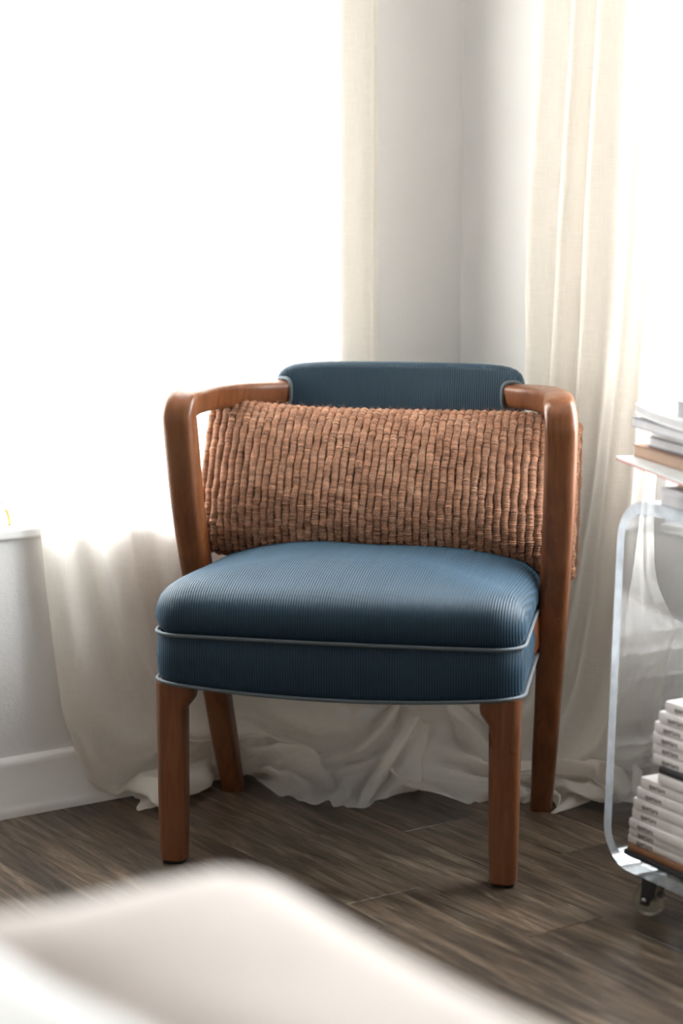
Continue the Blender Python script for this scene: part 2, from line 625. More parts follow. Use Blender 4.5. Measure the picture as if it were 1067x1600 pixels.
def window(name, hole, axis, lights):
    """white frame in the opening, its sashes, panes and sill; local x along the wall, local y outwards"""
    a0, a1, z0, z1 = hole
    L = a1 - a0
    if axis == 0:
        root = empty(name, (a0, WY, 0), 0)
    else:
        root = empty(name, (WX, a1, 0), -PI / 2)
    struct(root)
    bm = bmesh.new()
    y0, y1, w = 0.055, 0.125, 0.035
    add_box(bm, 0, L, y0, y1, z0, z0 + w, 0.004)
    add_box(bm, 0, L, y0, y1, z1 - w, z1, 0.004)
    add_box(bm, 0, w, y0, y1, z0 + w, z1 - w, 0.004)
    add_box(bm, L - w, L, y0, y1, z0 + w, z1 - w, 0.004)
    for i in range(1, lights):
        add_box(bm, L * i / lights - w / 2, L * i / lights + w / 2, y0, y1, z0 + w, z1 - w, 0.004)
    fo = link('window_frame', from_bm('window_frame', bm), M['frame'], root, False)
    sill = link('window_sill', box_mesh('window_sill', -0.0, L + 0.0, -0.012, y0 + 0.01, z0 - 0.016, z0 + 0.002, 0.004), M['frame'], root, False)
    for i in range(lights):
        xa, xb = L * i / lights + w, L * (i + 1) / lights - w
        za, zb = z0 + w, z1 - w
        s = 0.048
        bm = bmesh.new()
        add_box(bm, xa, xb, y0 + 0.012, y1 - 0.01, za, za + s, 0.004)
        add_box(bm, xa, xb, y0 + 0.012, y1 - 0.01, zb - s, zb, 0.004)
        add_box(bm, xa, xa + s, y0 + 0.012, y1 - 0.01, za + s, zb - s, 0.004)
        add_box(bm, xb - s, xb, y0 + 0.012, y1 - 0.01, za + s, zb - s, 0.004)
        sash = link('window_sash', from_bm('window_sash', bm), M['frame'], root, False)
        link('window_pane', box_mesh('window_pane', xa + s - 0.005, xb - s + 0.005, y0 + 0.035, y0 + 0.040, za + s - 0.005, zb - s + 0.005), M['pane'], sash, False)
    return root
window_1 = window('window_1', WIN1, 0, 1)
window_2 = window('window_2', WIN2, 1, 2)

# ------------------------------------------------------------------ armchair (local x to its left in the photo's right, local y to its back)
CH_O, CH_A = (-0.6585, -0.5125), math.radians(-46.7)
chair = tag(empty('armchair', (*CH_O, 0), CH_A), 'low vintage armchair with brown wooden arms and blue ribbed upholstery', 'armchair')

def plan_loop(n, hw, v0, v1, r, taper=0.0, bulge=0.0):
    """rounded rectangle in plan, front edge at v0, back at v1, corner radius r"""
    pts = []
    cs = [(hw - r, v0 + r, -PI / 2), (hw - r - taper, v1 - r, 0), (-hw + r + taper, v1 - r, PI / 2), (-hw + r, v0 + r, PI)]
    per = 12
    for (cx, cy, a0) in cs:
        for i in range(per):
            a = a0 + (PI / 2) * i / (per - 1)
            pts.append(Vector((cx + r * math.cos(a), cy + r * math.sin(a), 0)))
    # even resample
    d = [0.0]
    for a, b in zip(pts, pts[1:] + pts[:1]):
        d.append(d[-1] + (b - a).length)
    out = []
    q = pts + pts[:1]
    for i in range(n):
        t = d[-1] * i / n
        k = max(j for j in range(len(d)) if d[j] <= t + 1e-9)
        k = min(k, len(pts) - 1)
        f = (t - d[k]) / max(1e-9, d[k + 1] - d[k])
        p = q[k].lerp(q[k + 1], f)
        if bulge and p.y < (v0 + v1) / 2:
            p.y -= bulge * (1 - (p.x / hw) ** 2) * (1 - (p.y - v0) / ((v1 - v0) / 2))
        out.append(p)
    return out

ZL, ZP, ZT = 0.300, 0.377, 0.447          # lower piping, upper piping, top edge of the cushion
SV0, SV1, SHW = 0.006, 0.500, 0.2935

def seat_skirt():
    rows = []
    sag = lambda p: -0.012 * max(0, 1 - (p.x / 0.27) ** 2) * max(0, 1 - max(0, p.y) / 0.25)
    for z, ins in ((ZL, 0.004), (ZL + 0.012, 0.0), (ZL + 0.04, -0.0015), (ZP - 0.012, 0.0), (ZP, 0.004)):
        lp = plan_loop(160, SHW - ins, SV0 + ins, SV1 - ins, 0.045, 0.02, 0.010)
        k = 1 - (z - ZL) / (ZP - ZL)
        rows.append([Vector((p.x, p.y, z + sag(p) * k)) for p in lp])
    return grid_mesh('seat_band', rows, True)
link('seat_band', seat_skirt(), M['fabric'], chair)

def seat_cushion():
    rows = []
    prof = [(ZP, 0.006), (ZP + 0.008, 0.0005), (ZP + 0.022, -0.003), (ZP + 0.040, -0.002), (ZP + 0.056, 0.004), (ZT - 0.002, 0.014), (ZT + 0.006, 0.028)]
    N_ = 160
    for z, ins in prof:
        lp = plan_loop(N_, SHW - ins, SV0 + ins, SV1 - ins, max(0.03, 0.05 - ins * 0.3), 0.02, 0.010)
        rows.append([Vector((p.x, p.y, z)) for p in lp])
    base = rows[-1]
    c = Vector((0, 0.25, 0))
    for k in range(1, 15):
        f = 1 - k / 14.0
        row = []
        for p in base:
            q = Vector((c.x + (p.x - c.x) * f, c.y + (p.y - c.y) * f, 0))
            q.z = ZT + 0.006 + 0.030 * (1 - f ** 2.6)
            row.append(q)
        rows.append(row)
    m = grid_mesh('seat_cushion', rows, True)
    # soft unevenness of an old cushion
    for v in m.vertices:
        if v.co.z > ZT:
            v.co.z += 0.0022 * math.sin(v.co.x * 19 + 1) * math.sin(v.co.y * 15)
    return m
link('seat_cushion', seat_cushion(), M['fabric'], chair)

def loop_tube(lp, r, n=8):
    V, Fc = sweep(lp, lambda t: (r, r), n, 2, (0, 0, 1), closed=True)
    return V, Fc
lp = plan_loop(160, SHW + 0.001, SV0 - 0.001, SV1 + 0.001, 0.046, 0.02, 0.010)
up = [Vector((p.x, p.y, ZP + 0.0005)) for p in lp]
o = link('piping', mesh_of('piping', *loop_tube(up, 0.0030)), M['piping'], chair)
lo = [Vector((p.x, p.y, ZL - 0.012 * max(0, 1 - (p.x / 0.27) ** 2) * max(0, 1 - max(0, p.y) / 0.25))) for p in lp]
o = link('piping', mesh_of('piping', *loop_tube(lo, 0.0030)), M['piping'], chair)
# dark cloth closing the underside, sagging a little
rows = []
for f in [1.0, 0.97, 0.9, 0.75, 0.5, 0.25, 0.02]:
    rows.append([Vector((p.x * f, 0.25 + (p.y - 0.25) * f, q.z - 0.001 - 0.010 * (1 - f) ** 0.5 * (1 if f < 1 else 0))) for p, q in zip(plan_loop(160, SHW - 0.006, SV0 + 0.006, SV1 - 0.006, 0.042, 0.02, 0.010), lo)])
link('dust_cover', grid_mesh('dust_cover', rows, True), M['lining'], chair)

def front_leg(sx):
    """straight leg with rounded outer corner, glide below and a corbel reaching inwards under the seat"""
    rows = []
    n = 28
    zs = [0.004, 0.007, 0.03, 0.10, 0.18, 0.235, 0.255, 0.266, 0.272, 0.276, 0.282, 0.288, 0.293, 0.2975]
    for z in zs:
        hw = interp([(0.0, 0.0215), (0.10, 0.0235), (0.26, 0.0245), (0.32, 0.025)], z)
        hd = interp([(0.0, 0.0215), (0.10, 0.0235), (0.32, 0.0245)], z)
        ext = interp([(0.255, 0.0), (0.273, 0.013), (0.278, 0.0145), (0.33, 0.0145)], z)
        e = 0.0025 if z < 0.0055 else 0.0
        row = []
        for (x, y) in section(n, hw - e, hd - e, 3.1):
            if x * sx < 0:
                x -= sx * ext * min(1, abs(x) / (hw * 0.7))
            row.append(Vector((sx * 0.266 + x, 0.034 + y, z)))
        rows.append(row)
    if sx < 0:
        rows = [list(r) for r in rows]
    m = grid_mesh('front_leg', rows, True)
    bm = bmesh.new()
    bm.from_mesh(m)
    bm.verts.ensure_lookup_table()
    bm.faces.new([bm.verts[i] for i in range(n)])
    bm.faces.new([bm.verts[(len(zs) - 1) * n + i] for i in range(n)])
    return from_bm('front_leg', bm)
for sx in (-1, 1):
    leg = link('front_leg', front_leg(sx), M['wood'], chair)
    shade_auto(leg, 35)
    g = link('leg_glide', mesh_of('leg_glide', *sweep([Vector((sx * 0.266, 0.034, 0.0)), Vector((sx * 0.266, 0.034, 0.0055))], lambda t: (0.0175, 0.0175), 20, 3)), M['glide'], leg)

# rear leg and arm post in one sabre curve: foot behind, top leaning forwards
POST = [(0.279, 0.438, 0.0), (0.288, 0.405, 0.12), (0.297, 0.372, 0.25), (0.3075, 0.330, 0.40), (0.316, 0.295, 0.54), (0.321, 0.272, 0.678)]
def rear_leg(sx):
    path = catmull([(sx * u, v, z) for u, v, z in POST], 40)
    def size(t):
        z = t * 0.678
        return (interp([(0, 0.0185), (0.15, 0.0215), (0.4, 0.0245), (0.678, 0.0262)], z), interp([(0, 0.019), (0.3, 0.024), (0.678, 0.026)], z))
    return mesh_of('rear_leg', *sweep(path, size, 36, 4.6, (1, 0, 0)))
# armrest: carries the post up, turns over a rounded shoulder and bends back into the backrest
ARM = [(0.321, 0.272, 0.6785), (0.321, 0.268, 0.696), (0.3185, 0.276, 0.712), (0.3145, 0.300, 0.7185), (0.309, 0.335, 0.7195), (0.298, 0.385, 0.7195), (0.280, 0.438, 0.719), (0.255, 0.480, 0.718), (0.228, 0.510, 0.717), (0.2075, 0.5315, 0.7165), (0.2035, 0.5375, 0.7165)]
def armrest(sx):
    path = catmull([(sx * u, v, z) for u, v, z in ARM], 64)
    def size(t):
        return (interp([(0, 0.0262), (0.25, 0.0262), (0.5, 0.0205), (1, 0.0155)], t), interp([(0, 0.026), (0.12, 0.024), (0.35, 0.0225), (1, 0.0195)], t))
    return mesh_of('armrest', *sweep(path, size, 36, 4.6, (1, 0, 0)))
for sx in (-1, 1):
    o = link('rear_leg', rear_leg(sx), M['wood'], chair)
    shade_auto(o, 50)
    o = link('armrest', armrest(sx), M['wood'], chair)
    shade_auto(o, 50)
# rails under the seat, between the legs
bm = bmesh.new()
add_box(bm, -0.262, 0.262, 0.43, 0.452, 0.31, 0.37, 0.003)
link('seat_rail', from_bm('seat_rail', bm), M['wood'], chair)
for sx in (-1, 1):
    bm = bmesh.new()
    add_box(bm, sx * 0.272 - 0.012, sx * 0.272 + 0.012, 0.05, 0.37, 0.312, 0.37, 0.003)
    link('seat_rail', from_bm('seat_rail', bm), M['wood'], chair)

def backrest():
    """curved upholstered panel, hollow towards the sitter, corners rounded"""
    nu, nz = 56, 40
    hw, z0, z1, th = 0.2265, 0.520, 0.768, 0.024
    rows = []
    ring = []
    def front(u):                      # hollow curve in plan
        return 0.583 - 0.035 * (u / hw) ** 2
    # outline in (u, z) as a superellipse family, inflated by thickness
    K = 14
    V, Fc = [], []
    n = 120
    for k in range(-K, K + 1):
        a = PI / 2 * k / K
        off = math.sin(a)              # -1 front .. 1 back
        sc = abs(math.cos(a)) ** 0.45
        ins = 0.017 * (1 - sc)
        cz, hz = (z0 + z1) / 2, (z1 - z0) / 2
        for i in range(n):
            t = 2 * PI * i / n
            c, s = math.cos(t), math.sin(t)
            p = 9
            r = (abs(c) ** p + abs(s) ** p) ** (-1 / p)
            sh = 1 if abs(k) < K else 1
            u = (hw - ins) * c * r * sh
            z = (hz - ins) * s * r * sh
            vv = front(u) + off * th * (1 if abs(k) < K else 1) + 0.030 * (z / hz) * 0.5
            V.append(Vector((u, vv, cz + z)))
    L = 2 * K + 1
    for k in range(L - 1):
        for i in range(n):
            Fc.append((k * n + i, k * n + (i + 1) % n, (k + 1) * n + (i + 1) % n, (k + 1) * n + i))
    # fill front and back with shrinking rings that bulge a little
    for side, base in ((-1, 0), (1, (L - 1) * n)):
        prev = list(range(base, base + n))
        for j in range(1, 11):
            f = 1 - j / 10
            cur = []
            for i in range(n):
                q = V[base + i]
                zc = (z0 + z1) / 2
                u, z = q.x * f, zc + (q.z - zc) * f
                vv = front(u) + side * (th + 0.006 * (1 - f * f)) + 0.015 * ((z - zc) / ((z1 - z0) / 2))
                V.append(Vector((u, vv, z)))
                cur.append(len(V) - 1)
            for i in range(n):
                q4 = (prev[i], prev[(i + 1) % n], cur[(i + 1) % n], cur[i])
                Fc.append(q4 if side > 0 else q4[::-1])
            prev = cur
    m = mesh_of('backrest', V, Fc)
    bm = bmesh.new()
    bm.from_mesh(m)
    bmesh.ops.remove_doubles(bm, verts=bm.verts, dist=1e-5)
    return from_bm('backrest', bm)
back = link('backrest', backrest(), M['fabric'], chair)
for sx in (-1, 1):                     # piping collar where the arm enters the backrest
    c = Vector((sx * 0.2060, 0.5335, 0.7166))
    t = Vector((-sx * 0.55, 0.83, 0)).normalized()
    w = Vector((0, 0, 1)).cross(t).normalized()
    ring = [c + w * (x * 1.0) + Vector((0, 0, y)) for x, y in section(40, 0.019, 0.0235, 3.2)]
    link('piping', mesh_of('piping', *sweep(ring, lambda q: (0.0036, 0.0036), 8, 2, tuple(t), closed=True)), M['piping'], back)

# ------------------------------------------------------------------ ribbed lumbar pillow
pil = tag(empty('lumbar_pillow', (*CH_O, 0), CH_A), 'long copper brown lumbar pillow of thick wrapped cords lying in the armchair', 'pillow')
PC = Vector((0.010, 0.4150, 0.5700))                     # middle of the pillow in chair space
TILT = math.radians(20)
UPV = Vector((0, math.sin(TILT), math.cos(TILT)))
NRM = Vector((0, -math.cos(TILT), math.sin(TILT)))
PHW, PHH, PTH = 0.330, 0.128, 0.062
def pillow_frame(s):
    """s in -1..1 along the pillow -> centre, half height, half thickness"""
    a = abs(s)
    hh = PHH * (1.0 + 0.05 * a ** 3) * (1 - 0.06 * max(0, a - 0.9) / 0.1)
    th = PTH * max(0.0, 1 - a ** 3.2) ** 0.55 + 0.012
    c = PC + Vector((s * PHW, 0, 0))
    c.y += 0.02 * max(0, s) ** 2 * 1.2 + 0.005 * min(0, s)
    c.z += 0.012 * max(0, -s) ** 3 - 0.026 * max(0, s) ** 5 - 0.004 * (1 - a * a)
    return c, hh, th
def pillow_ring(s, n, grow=0.0):
    c, hh, th = pillow_frame(s)
    out = []
    lean = 0.004 * (1 - abs(s + 0.2))                    # the cords lean a little towards the top
    for i in range(n):
        t = 2 * PI * i / n
        co, si = math.cos(t), math.sin(t)
        y = (abs(si) ** 0.80) * (1 if si >= 0 else -1) * (hh + grow)
        x = (abs(co) ** 0.95) * (1 if co >= 0 else -1) * (th + grow)
        w = y / hh
        x *= 1.0 - 0.18 * w                              # fuller towards the seat
        out.append(c + UPV * y + NRM * x + Vector((lean * w, 0, 0)))
    return out
rows = [pillow_ring(-0.985 + 1.97 * i / 40, 48) for i in range(41)]
cov = grid_mesh('cover', rows, True)
bm = bmesh.new()
bm.from_mesh(cov)
bm.verts.ensure_lookup_table()
bm.faces.new([bm.verts[i] for i in range(48)])
bm.faces.new([bm.verts[40 * 48 + i] for i in range(48)])
link('cover', from_bm('cover', bm), M['cover'], pil)
NC = 49
rng = random.Random(3)
for k in range(NC):
    s = -0.985 + 1.97 * (k + 0.5) / NC
    n, m = 760, 8
    path = pillow_ring(s, n, 0.0012)
    seed = [rng.random() * 6.28 for _ in range(4)]
    base_r = PHW * 1.97 / NC * 0.575
    rad, tone, hue = [], [], 0.5
    arc, span, swell = 0.0, rng.uniform(0.0024, 0.0044), 1.0
    for i in range(n):
        a = 2 * PI * i / n
        step = (path[(i + 1) % n] - path[i]).length
        arc += step
        if arc > span:                                   # the next turn of yarn
            arc -= span
            hue = min(1, max(0, rng.gauss(0.47, 0.19)))
            span, swell = rng.uniform(0.0024, 0.0044), rng.uniform(0.93, 1.08) * (1.07 if rng.random() < 0.06 else 1)
        lump = 0.06 * math.sin(5 * a + seed[0]) * math.sin(11 * a + seed[1]) + 0.05 * math.sin(29 * a + seed[2])
        rad.append(base_r * (swell + lump) * (0.78 + 0.22 * math.sin(PI * min(1, arc / span)) ** 0.6))
        tone.append(hue)
    V, Fc = [], []
    uvs = []
    length = 0
    lens = []
    for i in range(n):
        lens.append(length)
        length += (path[(i + 1) % n] - path[i]).length
    for i in range(n):
        tg = (path[(i + 1) % n] - path[i - 1]).normalized()
        w = Vector((1, 0, 0))
        w = (w - tg * w.dot(tg)).normalized()
        d = tg.cross(w)
        for j in range(m):
            a = 2 * PI * j / m
            V.append(path[i] + (w * math.cos(a) + d * math.sin(a)) * rad[i] + Vector((0.0009 * math.sin(17 * i / n * 6.28 + seed[3]), 0, 0)))
    for i in range(n):
        for j in range(m):
            Fc.append((i * m + j, ((i + 1) % n) * m + j, ((i + 1) % n) * m + (j + 1) % m, i * m + (j + 1) % m))
    me = mesh_of('cord', V, Fc)
    uv = me.uv_layers.new(name='UVMap')
    vals = []
    for i in range(n):
        l0, l1 = lens[i], (lens[i + 1] if i + 1 < n else length)
        for j in range(m):
            u0, u1 = j / m, (j + 1) / m
            vals += [u0, l0, u0, l1, u1, l1, u1, l0]
    uv.data.foreach_set('uv', vals)
    at = me.attributes.new('tone', 'FLOAT', 'POINT')
    at.data.foreach_set('value', [t for t in tone for _ in range(m)])
    link('cord', me, M['cord'], pil)
# frayed ends standing up along the top seam
V, Fc = [], []
for _ in range(420):
    s = rng.uniform(-0.75, 0.65)
    c, hh, th = pillow_frame(s)
    p = c + UPV * (hh + 0.004) + NRM * rng.uniform(-0.012, 0.016) + Vector((0.02 * (1 - abs(s + 0.2)), 0, 0))
    d = (Vector((rng.uniform(-0.6, 0.6), rng.uniform(-0.6, 0.3), 1.0))).normalized()
    bend = Vector((rng.uniform(-1, 1), rng.uniform(-1, 1), -0.4)) * 0.004
    L = rng.uniform(0.004, 0.011)
    pts = [p, p + d * L * 0.5 + bend * 0.25, p + d * L + bend]
    v, f = sweep(pts, lambda t: (0.0005 * (1 - 0.6 * t), 0.0005 * (1 - 0.6 * t)), 4, 2)
    o_ = len(V)
    V += v
    Fc += [tuple(i + o_ for i in q) for q in f]
fr = link('fringe', mesh_of('fringe', V, Fc), M['cord'], pil)
fr['kind'] = 'stuff'

# ------------------------------------------------------------------ curtains
# Lower metre of each curtain: a draped sheet kept as grid points (rows from the top, differences in half millimetres);
# above it the pleats go straight up to the rail.
DRAPE_LEFT = (64, 56, [
-1806,125,2000,13,-34,0,15,-33,0,27,15,0,21,30,0,25,26,0,34,-3,0,26,-25,0,24,-27,0,28,-23,0,34,6,0,25,27,0,23,28,0,28,22,0,35,-8,0,27,-24,0,25,-26,0,
31,-19,0,35,6,0,29,22,0,28,23,0,33,14,0,35,-8,0,31,-20,0,29,-21,0,35,-5,0,28,23,0,26,25,0,16,-8,0,21,-29,0,33,-10,0,31,19,0,30,21,0,34,11,0,36,-6,0,
32,-16,0,31,-20,0,32,-17,0,35,-3,0,32,17,0,24,27,0,25,27,0,29,-10,0,15,-33,0,17,-32,0,29,8,0,20,31,0,20,30,0,32,11,0,26,-25,0,21,-30,0,24,-27,0,27,17,
0,13,33,0,17,28,0,10,-35,0,4,1,-51,-2,0,0,-2,-1,0,2,-1,0,1,-2,0,-2,2,0,0,2,0,-1,-1,0,0,0,0,0,0,0,0,0,1,1,-1,-1,0,-1,0,0,1,0,-1,1,0,1,1,0,2,2,0,-3,-3,
0,0,-1,0,1,-1,0,0,1,0,0,0,0,0,2,0,0,1,0,0,-1,0,0,-1,0,1,-1,0,-1,0,0,0,2,1,1,1,-1,-1,-2,0,0,-1,0,-1,0,0,1,0,0,-1,2,1,1,1,0,0,1,0,0,1,-1,0,-4,0,-1,0,1,
2,-1,-1,-2,0,0,1,1,0,0,1,0,0,-1,0,-1,0,0,0,0,0,0,0,0,0,-1,0,2,2,1,-2,-1,-1,0,0,0,0,0,0,0,1,0,-1,-2,0,2,2,0,4,2,-50,-2,-1,0,-1,0,0,1,-3,0,2,-1,0,-3,2,
-1,0,1,1,0,0,0,0,0,0,-1,0,0,1,0,-1,-1,-1,1,2,0,0,-2,1,0,1,1,0,-1,0,0,2,1,0,-1,-1,0,0,-1,0,0,-1,0,-1,0,0,0,0,0,1,2,0,0,1,0,0,0,0,-1,-2,0,1,-2,0,0,2,0,
1,2,-1,1,1,1,-2,-4,0,1,-1,0,-1,1,0,-1,1,0,1,2,-1,1,0,0,0,1,0,0,2,1,-2,-4,0,1,-2,-1,0,-1,1,0,2,0,0,1,0,0,-1,0,-1,1,0,0,0,0,1,-2,0,-1,1,0,0,0,0,0,0,-1,
0,0,1,0,0,0,0,0,0,0,0,0,0,-1,0,0,1,0,4,1,-50,-2,0,-1,-1,-1,0,1,-2,0,1,-1,0,-2,1,0,0,3,0,-1,-1,0,0,-1,0,0,0,0,0,0,1,1,0,-1,1,-1,0,-1,1,0,0,2,0,0,0,0,1,
2,0,-2,-2,0,1,-2,0,0,0,0,0,0,0,0,-1,0,0,4,0,1,0,0,-1,0,0,0,-2,0,1,-1,0,-1,-1,0,0,4,1,2,1,-1,-2,-3,0,0,-3,0,0,2,0,0,0,0,0,1,1,0,3,0,1,1,0,1,1,0,-3,-4,
-1,1,-2,1,0,0,-1,0,-1,0,0,3,0,0,0,0,-1,-1,0,0,0,0,1,0,0,-2,1,0,0,-2,0,1,1,0,0,1,0,0,-1,0,0,0,0,0,0,0,0,0,0,0,0,0,4,1,-51,-2,0,1,-1,0,-1,0,-3,1,2,-1,0,
-1,1,0,-1,3,-1,0,-1,1,-1,0,0,1,0,0,-1,0,-1,1,-1,1,0,-1,0,0,1,-1,-1,2,1,1,0,0,1,1,0,-1,-1,-1,-1,-2,1,1,-1,0,0,1,-1,1,-2,1,-1,4,0,0,2,0,1,0,-1,-1,-3,0,
0,-2,1,0,1,0,0,2,-1,2,3,1,-2,-4,-1,1,-2,1,-1,0,-1,0,1,1,0,2,-1,1,2,0,0,1,0,0,2,1,-1,-5,0,0,-3,-1,0,0,1,0,1,-1,1,2,1,-1,0,0,-1,-1,0,0,1,0,1,-1,0,-1,0,
0,0,-2,0,0,2,0,1,0,0,-1,0,0,0,-1,0,0,0,0,0,1,0,0,0,0,2,1,-25,-1,-1,-1,0,0,1,0,0,-1,0,-1,0,0,0,0,0,1,1,0,1,-1,-1,-1,0,0,0,1,0,-1,0,0,0,0,1,0,-1,-1,0,1,
1,2,-1,0,-1,0,0,2,1,0,-1,0,0,-2,-1,0,0,0,-1,0,1,0,0,-1,0,2,0,1,0,0,-1,0,1,0,0,0,1,-2,0,0,0,-1,0,2,1,0,1,-1,-1,-2,1,1,-1,-1,0,0,1,-1,1,-1,0,0,1,0,1,0,
2,1,0,0,0,0,-2,0,-1,1,-3,1,0,0,0,-1,0,0,0,1,0,1,0,-1,-1,0,0,-1,0,0,1,-1,1,0,1,0,0,-1,-1,0,1,1,0,0,0,0,0,0,0,0,0,0,0,-1,-1,0,0,1,0,0,4,1,-51,-2,0,1,-1,
0,-1,1,-3,1,1,-1,0,0,0,0,-1,3,-1,-1,0,1,0,0,0,-1,-1,-1,1,1,0,0,-1,0,0,-1,1,0,1,-1,0,2,1,-1,0,0,1,1,-1,0,0,0,0,-2,1,0,-1,0,0,0,0,1,-2,0,-1,4,0,0,2,0,1,
-1,0,-1,-2,0,1,-2,-1,0,0,1,-1,2,-1,2,4,1,-1,-2,-1,0,-5,1,-1,1,0,0,2,0,0,0,-1,1,2,1,0,2,0,0,2,-1,-1,-4,1,0,-4,-1,0,1,0,1,-1,1,0,3,-1,-1,0,1,-1,0,0,0,0,
0,1,-1,-1,-2,0,0,0,-2,1,1,2,-1,0,0,0,0,0,0,0,0,0,0,0,1,0,0,0,1,0,0,4,1,-50,-2,0,-1,0,0,1,-1,-3,-1,1,-1,0,0,0,0,-1,3,1,1,1,-1,-2,-1,0,0,0,1,0,-1,0,1,0,
0,1,-2,-1,-1,1,1,0,3,-1,0,0,0,0,1,0,0,0,1,-1,-3,-1,1,-1,0,0,0,0,0,-2,0,-1,4,0,1,2,0,0,1,0,0,-2,0,1,-2,0,0,-1,0,-1,3,1,2,3,0,-2,-2,0,1,-4,-1,0,0,0,-2,
1,0,1,0,1,0,3,-1,0,2,0,1,1,1,-1,-1,0,0,-5,0,1,-1,0,-1,0,-1,0,3,0,0,-1,0,0,0,0,-1,0,0,1,0,0,-1,1,0,-1,-2,0,0,0,1,1,1,0,0,0,0,0,0,-1,0,0,0,0,-1,0,0,2,0,
4,2,-50,-2,0,0,-1,0,-1,1,-3,1,1,-2,0,0,-1,0,-1,4,-1,1,1,1,-2,-1,0,0,-1,-1,-1,1,0,0,-1,0,2,-1,1,-1,0,-1,0,2,1,0,2,0,1,0,0,0,1,-1,-1,-4,0,0,-1,1,0,1,-1,
1,-2,1,-1,3,0,1,3,0,0,0,0,-2,-1,-1,1,-4,1,1,0,0,-1,1,-1,2,5,0,-1,0,0,0,-6,1,0,-1,0,-1,3,0,0,0,-1,0,1,1,1,3,0,1,0,0,-1,-1,-1,-1,-5,0,0,0,0,0,0,0,1,2,1,
0,1,0,-2,0,-1,0,0,1,1,-1,0,-1,0,0,-1,-2,0,0,1,-1,2,2,0,-1,-1,0,0,0,1,-1,0,0,1,0,0,0,0,-1,4,1,-51,-2,0,0,0,0,0,-1,-3,0,1,-1,0,1,0,0,-1,2,0,1,2,0,-2,-1,
0,-1,0,1,0,-1,0,1,-1,0,0,-1,0,1,0,0,-1,4,-1,1,0,0,-1,1,0,1,1,1,-1,-3,0,1,-1,-1,-1,0,1,0,-1,-1,0,0,0,0,4,0,0,1,0,0,-2,1,1,-2,-1,0,-1,0,0,1,0,1,4,1,0,0,
0,-2,-5,-1,2,-1,0,-2,2,0,-1,1,1,1,0,-1,0,2,1,1,3,-1,0,-1,1,-1,-5,0,0,-1,0,1,0,0,-1,3,-1,0,0,0,-1,-1,1,0,1,-1,0,-1,0,0,0,0,-1,-2,1,0,1,0,1,1,-1,0,0,1,
0,-1,-1,0,1,0,-1,0,0,2,0,1,4,1,-50,-2,0,-1,0,0,1,0,-2,-1,0,-1,1,2,-2,0,-3,3,0,2,3,0,-1,-1,0,-1,-2,-1,-1,1,0,1,-1,0,1,-1,0,-1,0,0,-1,2,0,1,1,1,0,0,0,1,
3,-1,-2,-3,0,1,-3,1,0,0,-1,0,0,1,0,0,0,0,4,0,1,1,0,-1,-1,-1,0,-3,1,2,-1,0,-2,1,0,1,5,0,0,1,-1,0,-5,0,1,-3,1,-2,2,-1,0,2,0,-1,-1,1,2,2,-1,-1,1,1,0,0,0,
-1,-3,-1,2,-3,0,0,1,0,-1,2,1,1,1,0,-1,0,-1,-1,-1,1,1,0,0,-1,0,0,-1,-2,-1,0,0,0,2,2,1,-1,0,-1,0,0,1,0,-1,0,0,1,-1,0,0,0,4,1,-51,-2,1,1,0,0,-1,-1,-4,1,
1,-1,-1,1,0,0,-1,2,0,1,2,0,-1,-1,0,-2,0,1,1,-1,0,0,-1,0,0,-1,0,1,0,0,-1,2,0,1,3,-1,-2,-1,0,3,2,1,-2,-3,0,0,-2,-1,0,1,1,0,-1,-1,0,-1,0,0,5,0,1,1,0,0,0,
1,-1,-3,-1,1,-2,0,0,0,0,0,5,0,2,1,1,-3,-4,0,2,-4,-1,-1,3,1,-1,2,0,0,-1,-1,-1,1,1,2,2,-1,-1,-1,0,0,-2,1,0,-2,0,0,-1,0,1,3,-1,1,1,0,-3,0,1,0,0,-1,0,-1,
0,0,0,0,-1,-2,1,0,1,0,1,1,-1,0,0,0,1,-1,0,-1,1,0,-1,0,1,1,0,0,4,1,-50,-2,1,-1,0,-1,1,-1,-2,-1,1,-2,1,1,-1,0,-1,2,-1,2,3,1,-2,0,0,-1,-2,-1,-1,1,0,1,-2,
0,0,-1,0,0,0,0,0,2,0,0,2,1,0,0,0,1,3,0,-1,-3,-1,1,-3,0,0,0,0,-2,1,1,1,-3,0,0,5,0,1,3,0,-1,-2,-1,0,-3,1,2,-2,0,0,1,0,-2,5,0,2,2,0,-2,-4,-1,2,-4,1,-1,1,
-1,-1,3,0,0,-1,1,0,0,-1,-1,2,1,1,1,0,-1,-3,-1,2,-3,0,0,1,1,-1,1,0,1,2,0,-1,-1,-1,0,0,0,-1,0,1,0,0,0,0,-1,-1,-1,-1,0,1,2,1,0,0,0,0,0,0,0,0,0,0,0,-1,1,
0,0,3,1,-50,-1,0,0,1,1,-1,-2,-3,1,1,-1,-1,2,-2,1,-2,1,0,1,5,-1,0,-1,0,-2,-1,0,-1,-1,1,1,-1,0,1,0,0,-1,-1,0,-1,2,0,2,3,-1,-1,-3,0,2,5,0,-2,-2,0,0,-3,1,
0,-1,0,0,1,-1,1,-2,0,-2,3,0,2,3,0,-1,0,1,0,-3,-1,1,-2,1,0,-1,-1,0,5,0,2,3,0,-2,-2,1,1,-6,-1,-1,0,1,-1,4,0,0,0,-1,0,-1,0,0,1,0,2,2,0,-3,-2,1,2,-3,0,0,
-1,-1,-1,2,0,2,2,0,-2,0,1,-1,0,0,0,0,-1,1,-1,0,-2,-2,1,-1,0,0,3,3,-1,-1,-1,0,0,0,0,0,-1,0,-1,1,1,1,0,0,2,1,-26,-1,0,1,0,0,0,0,-1,-1,0,-1,1,0,-1,-1,0,
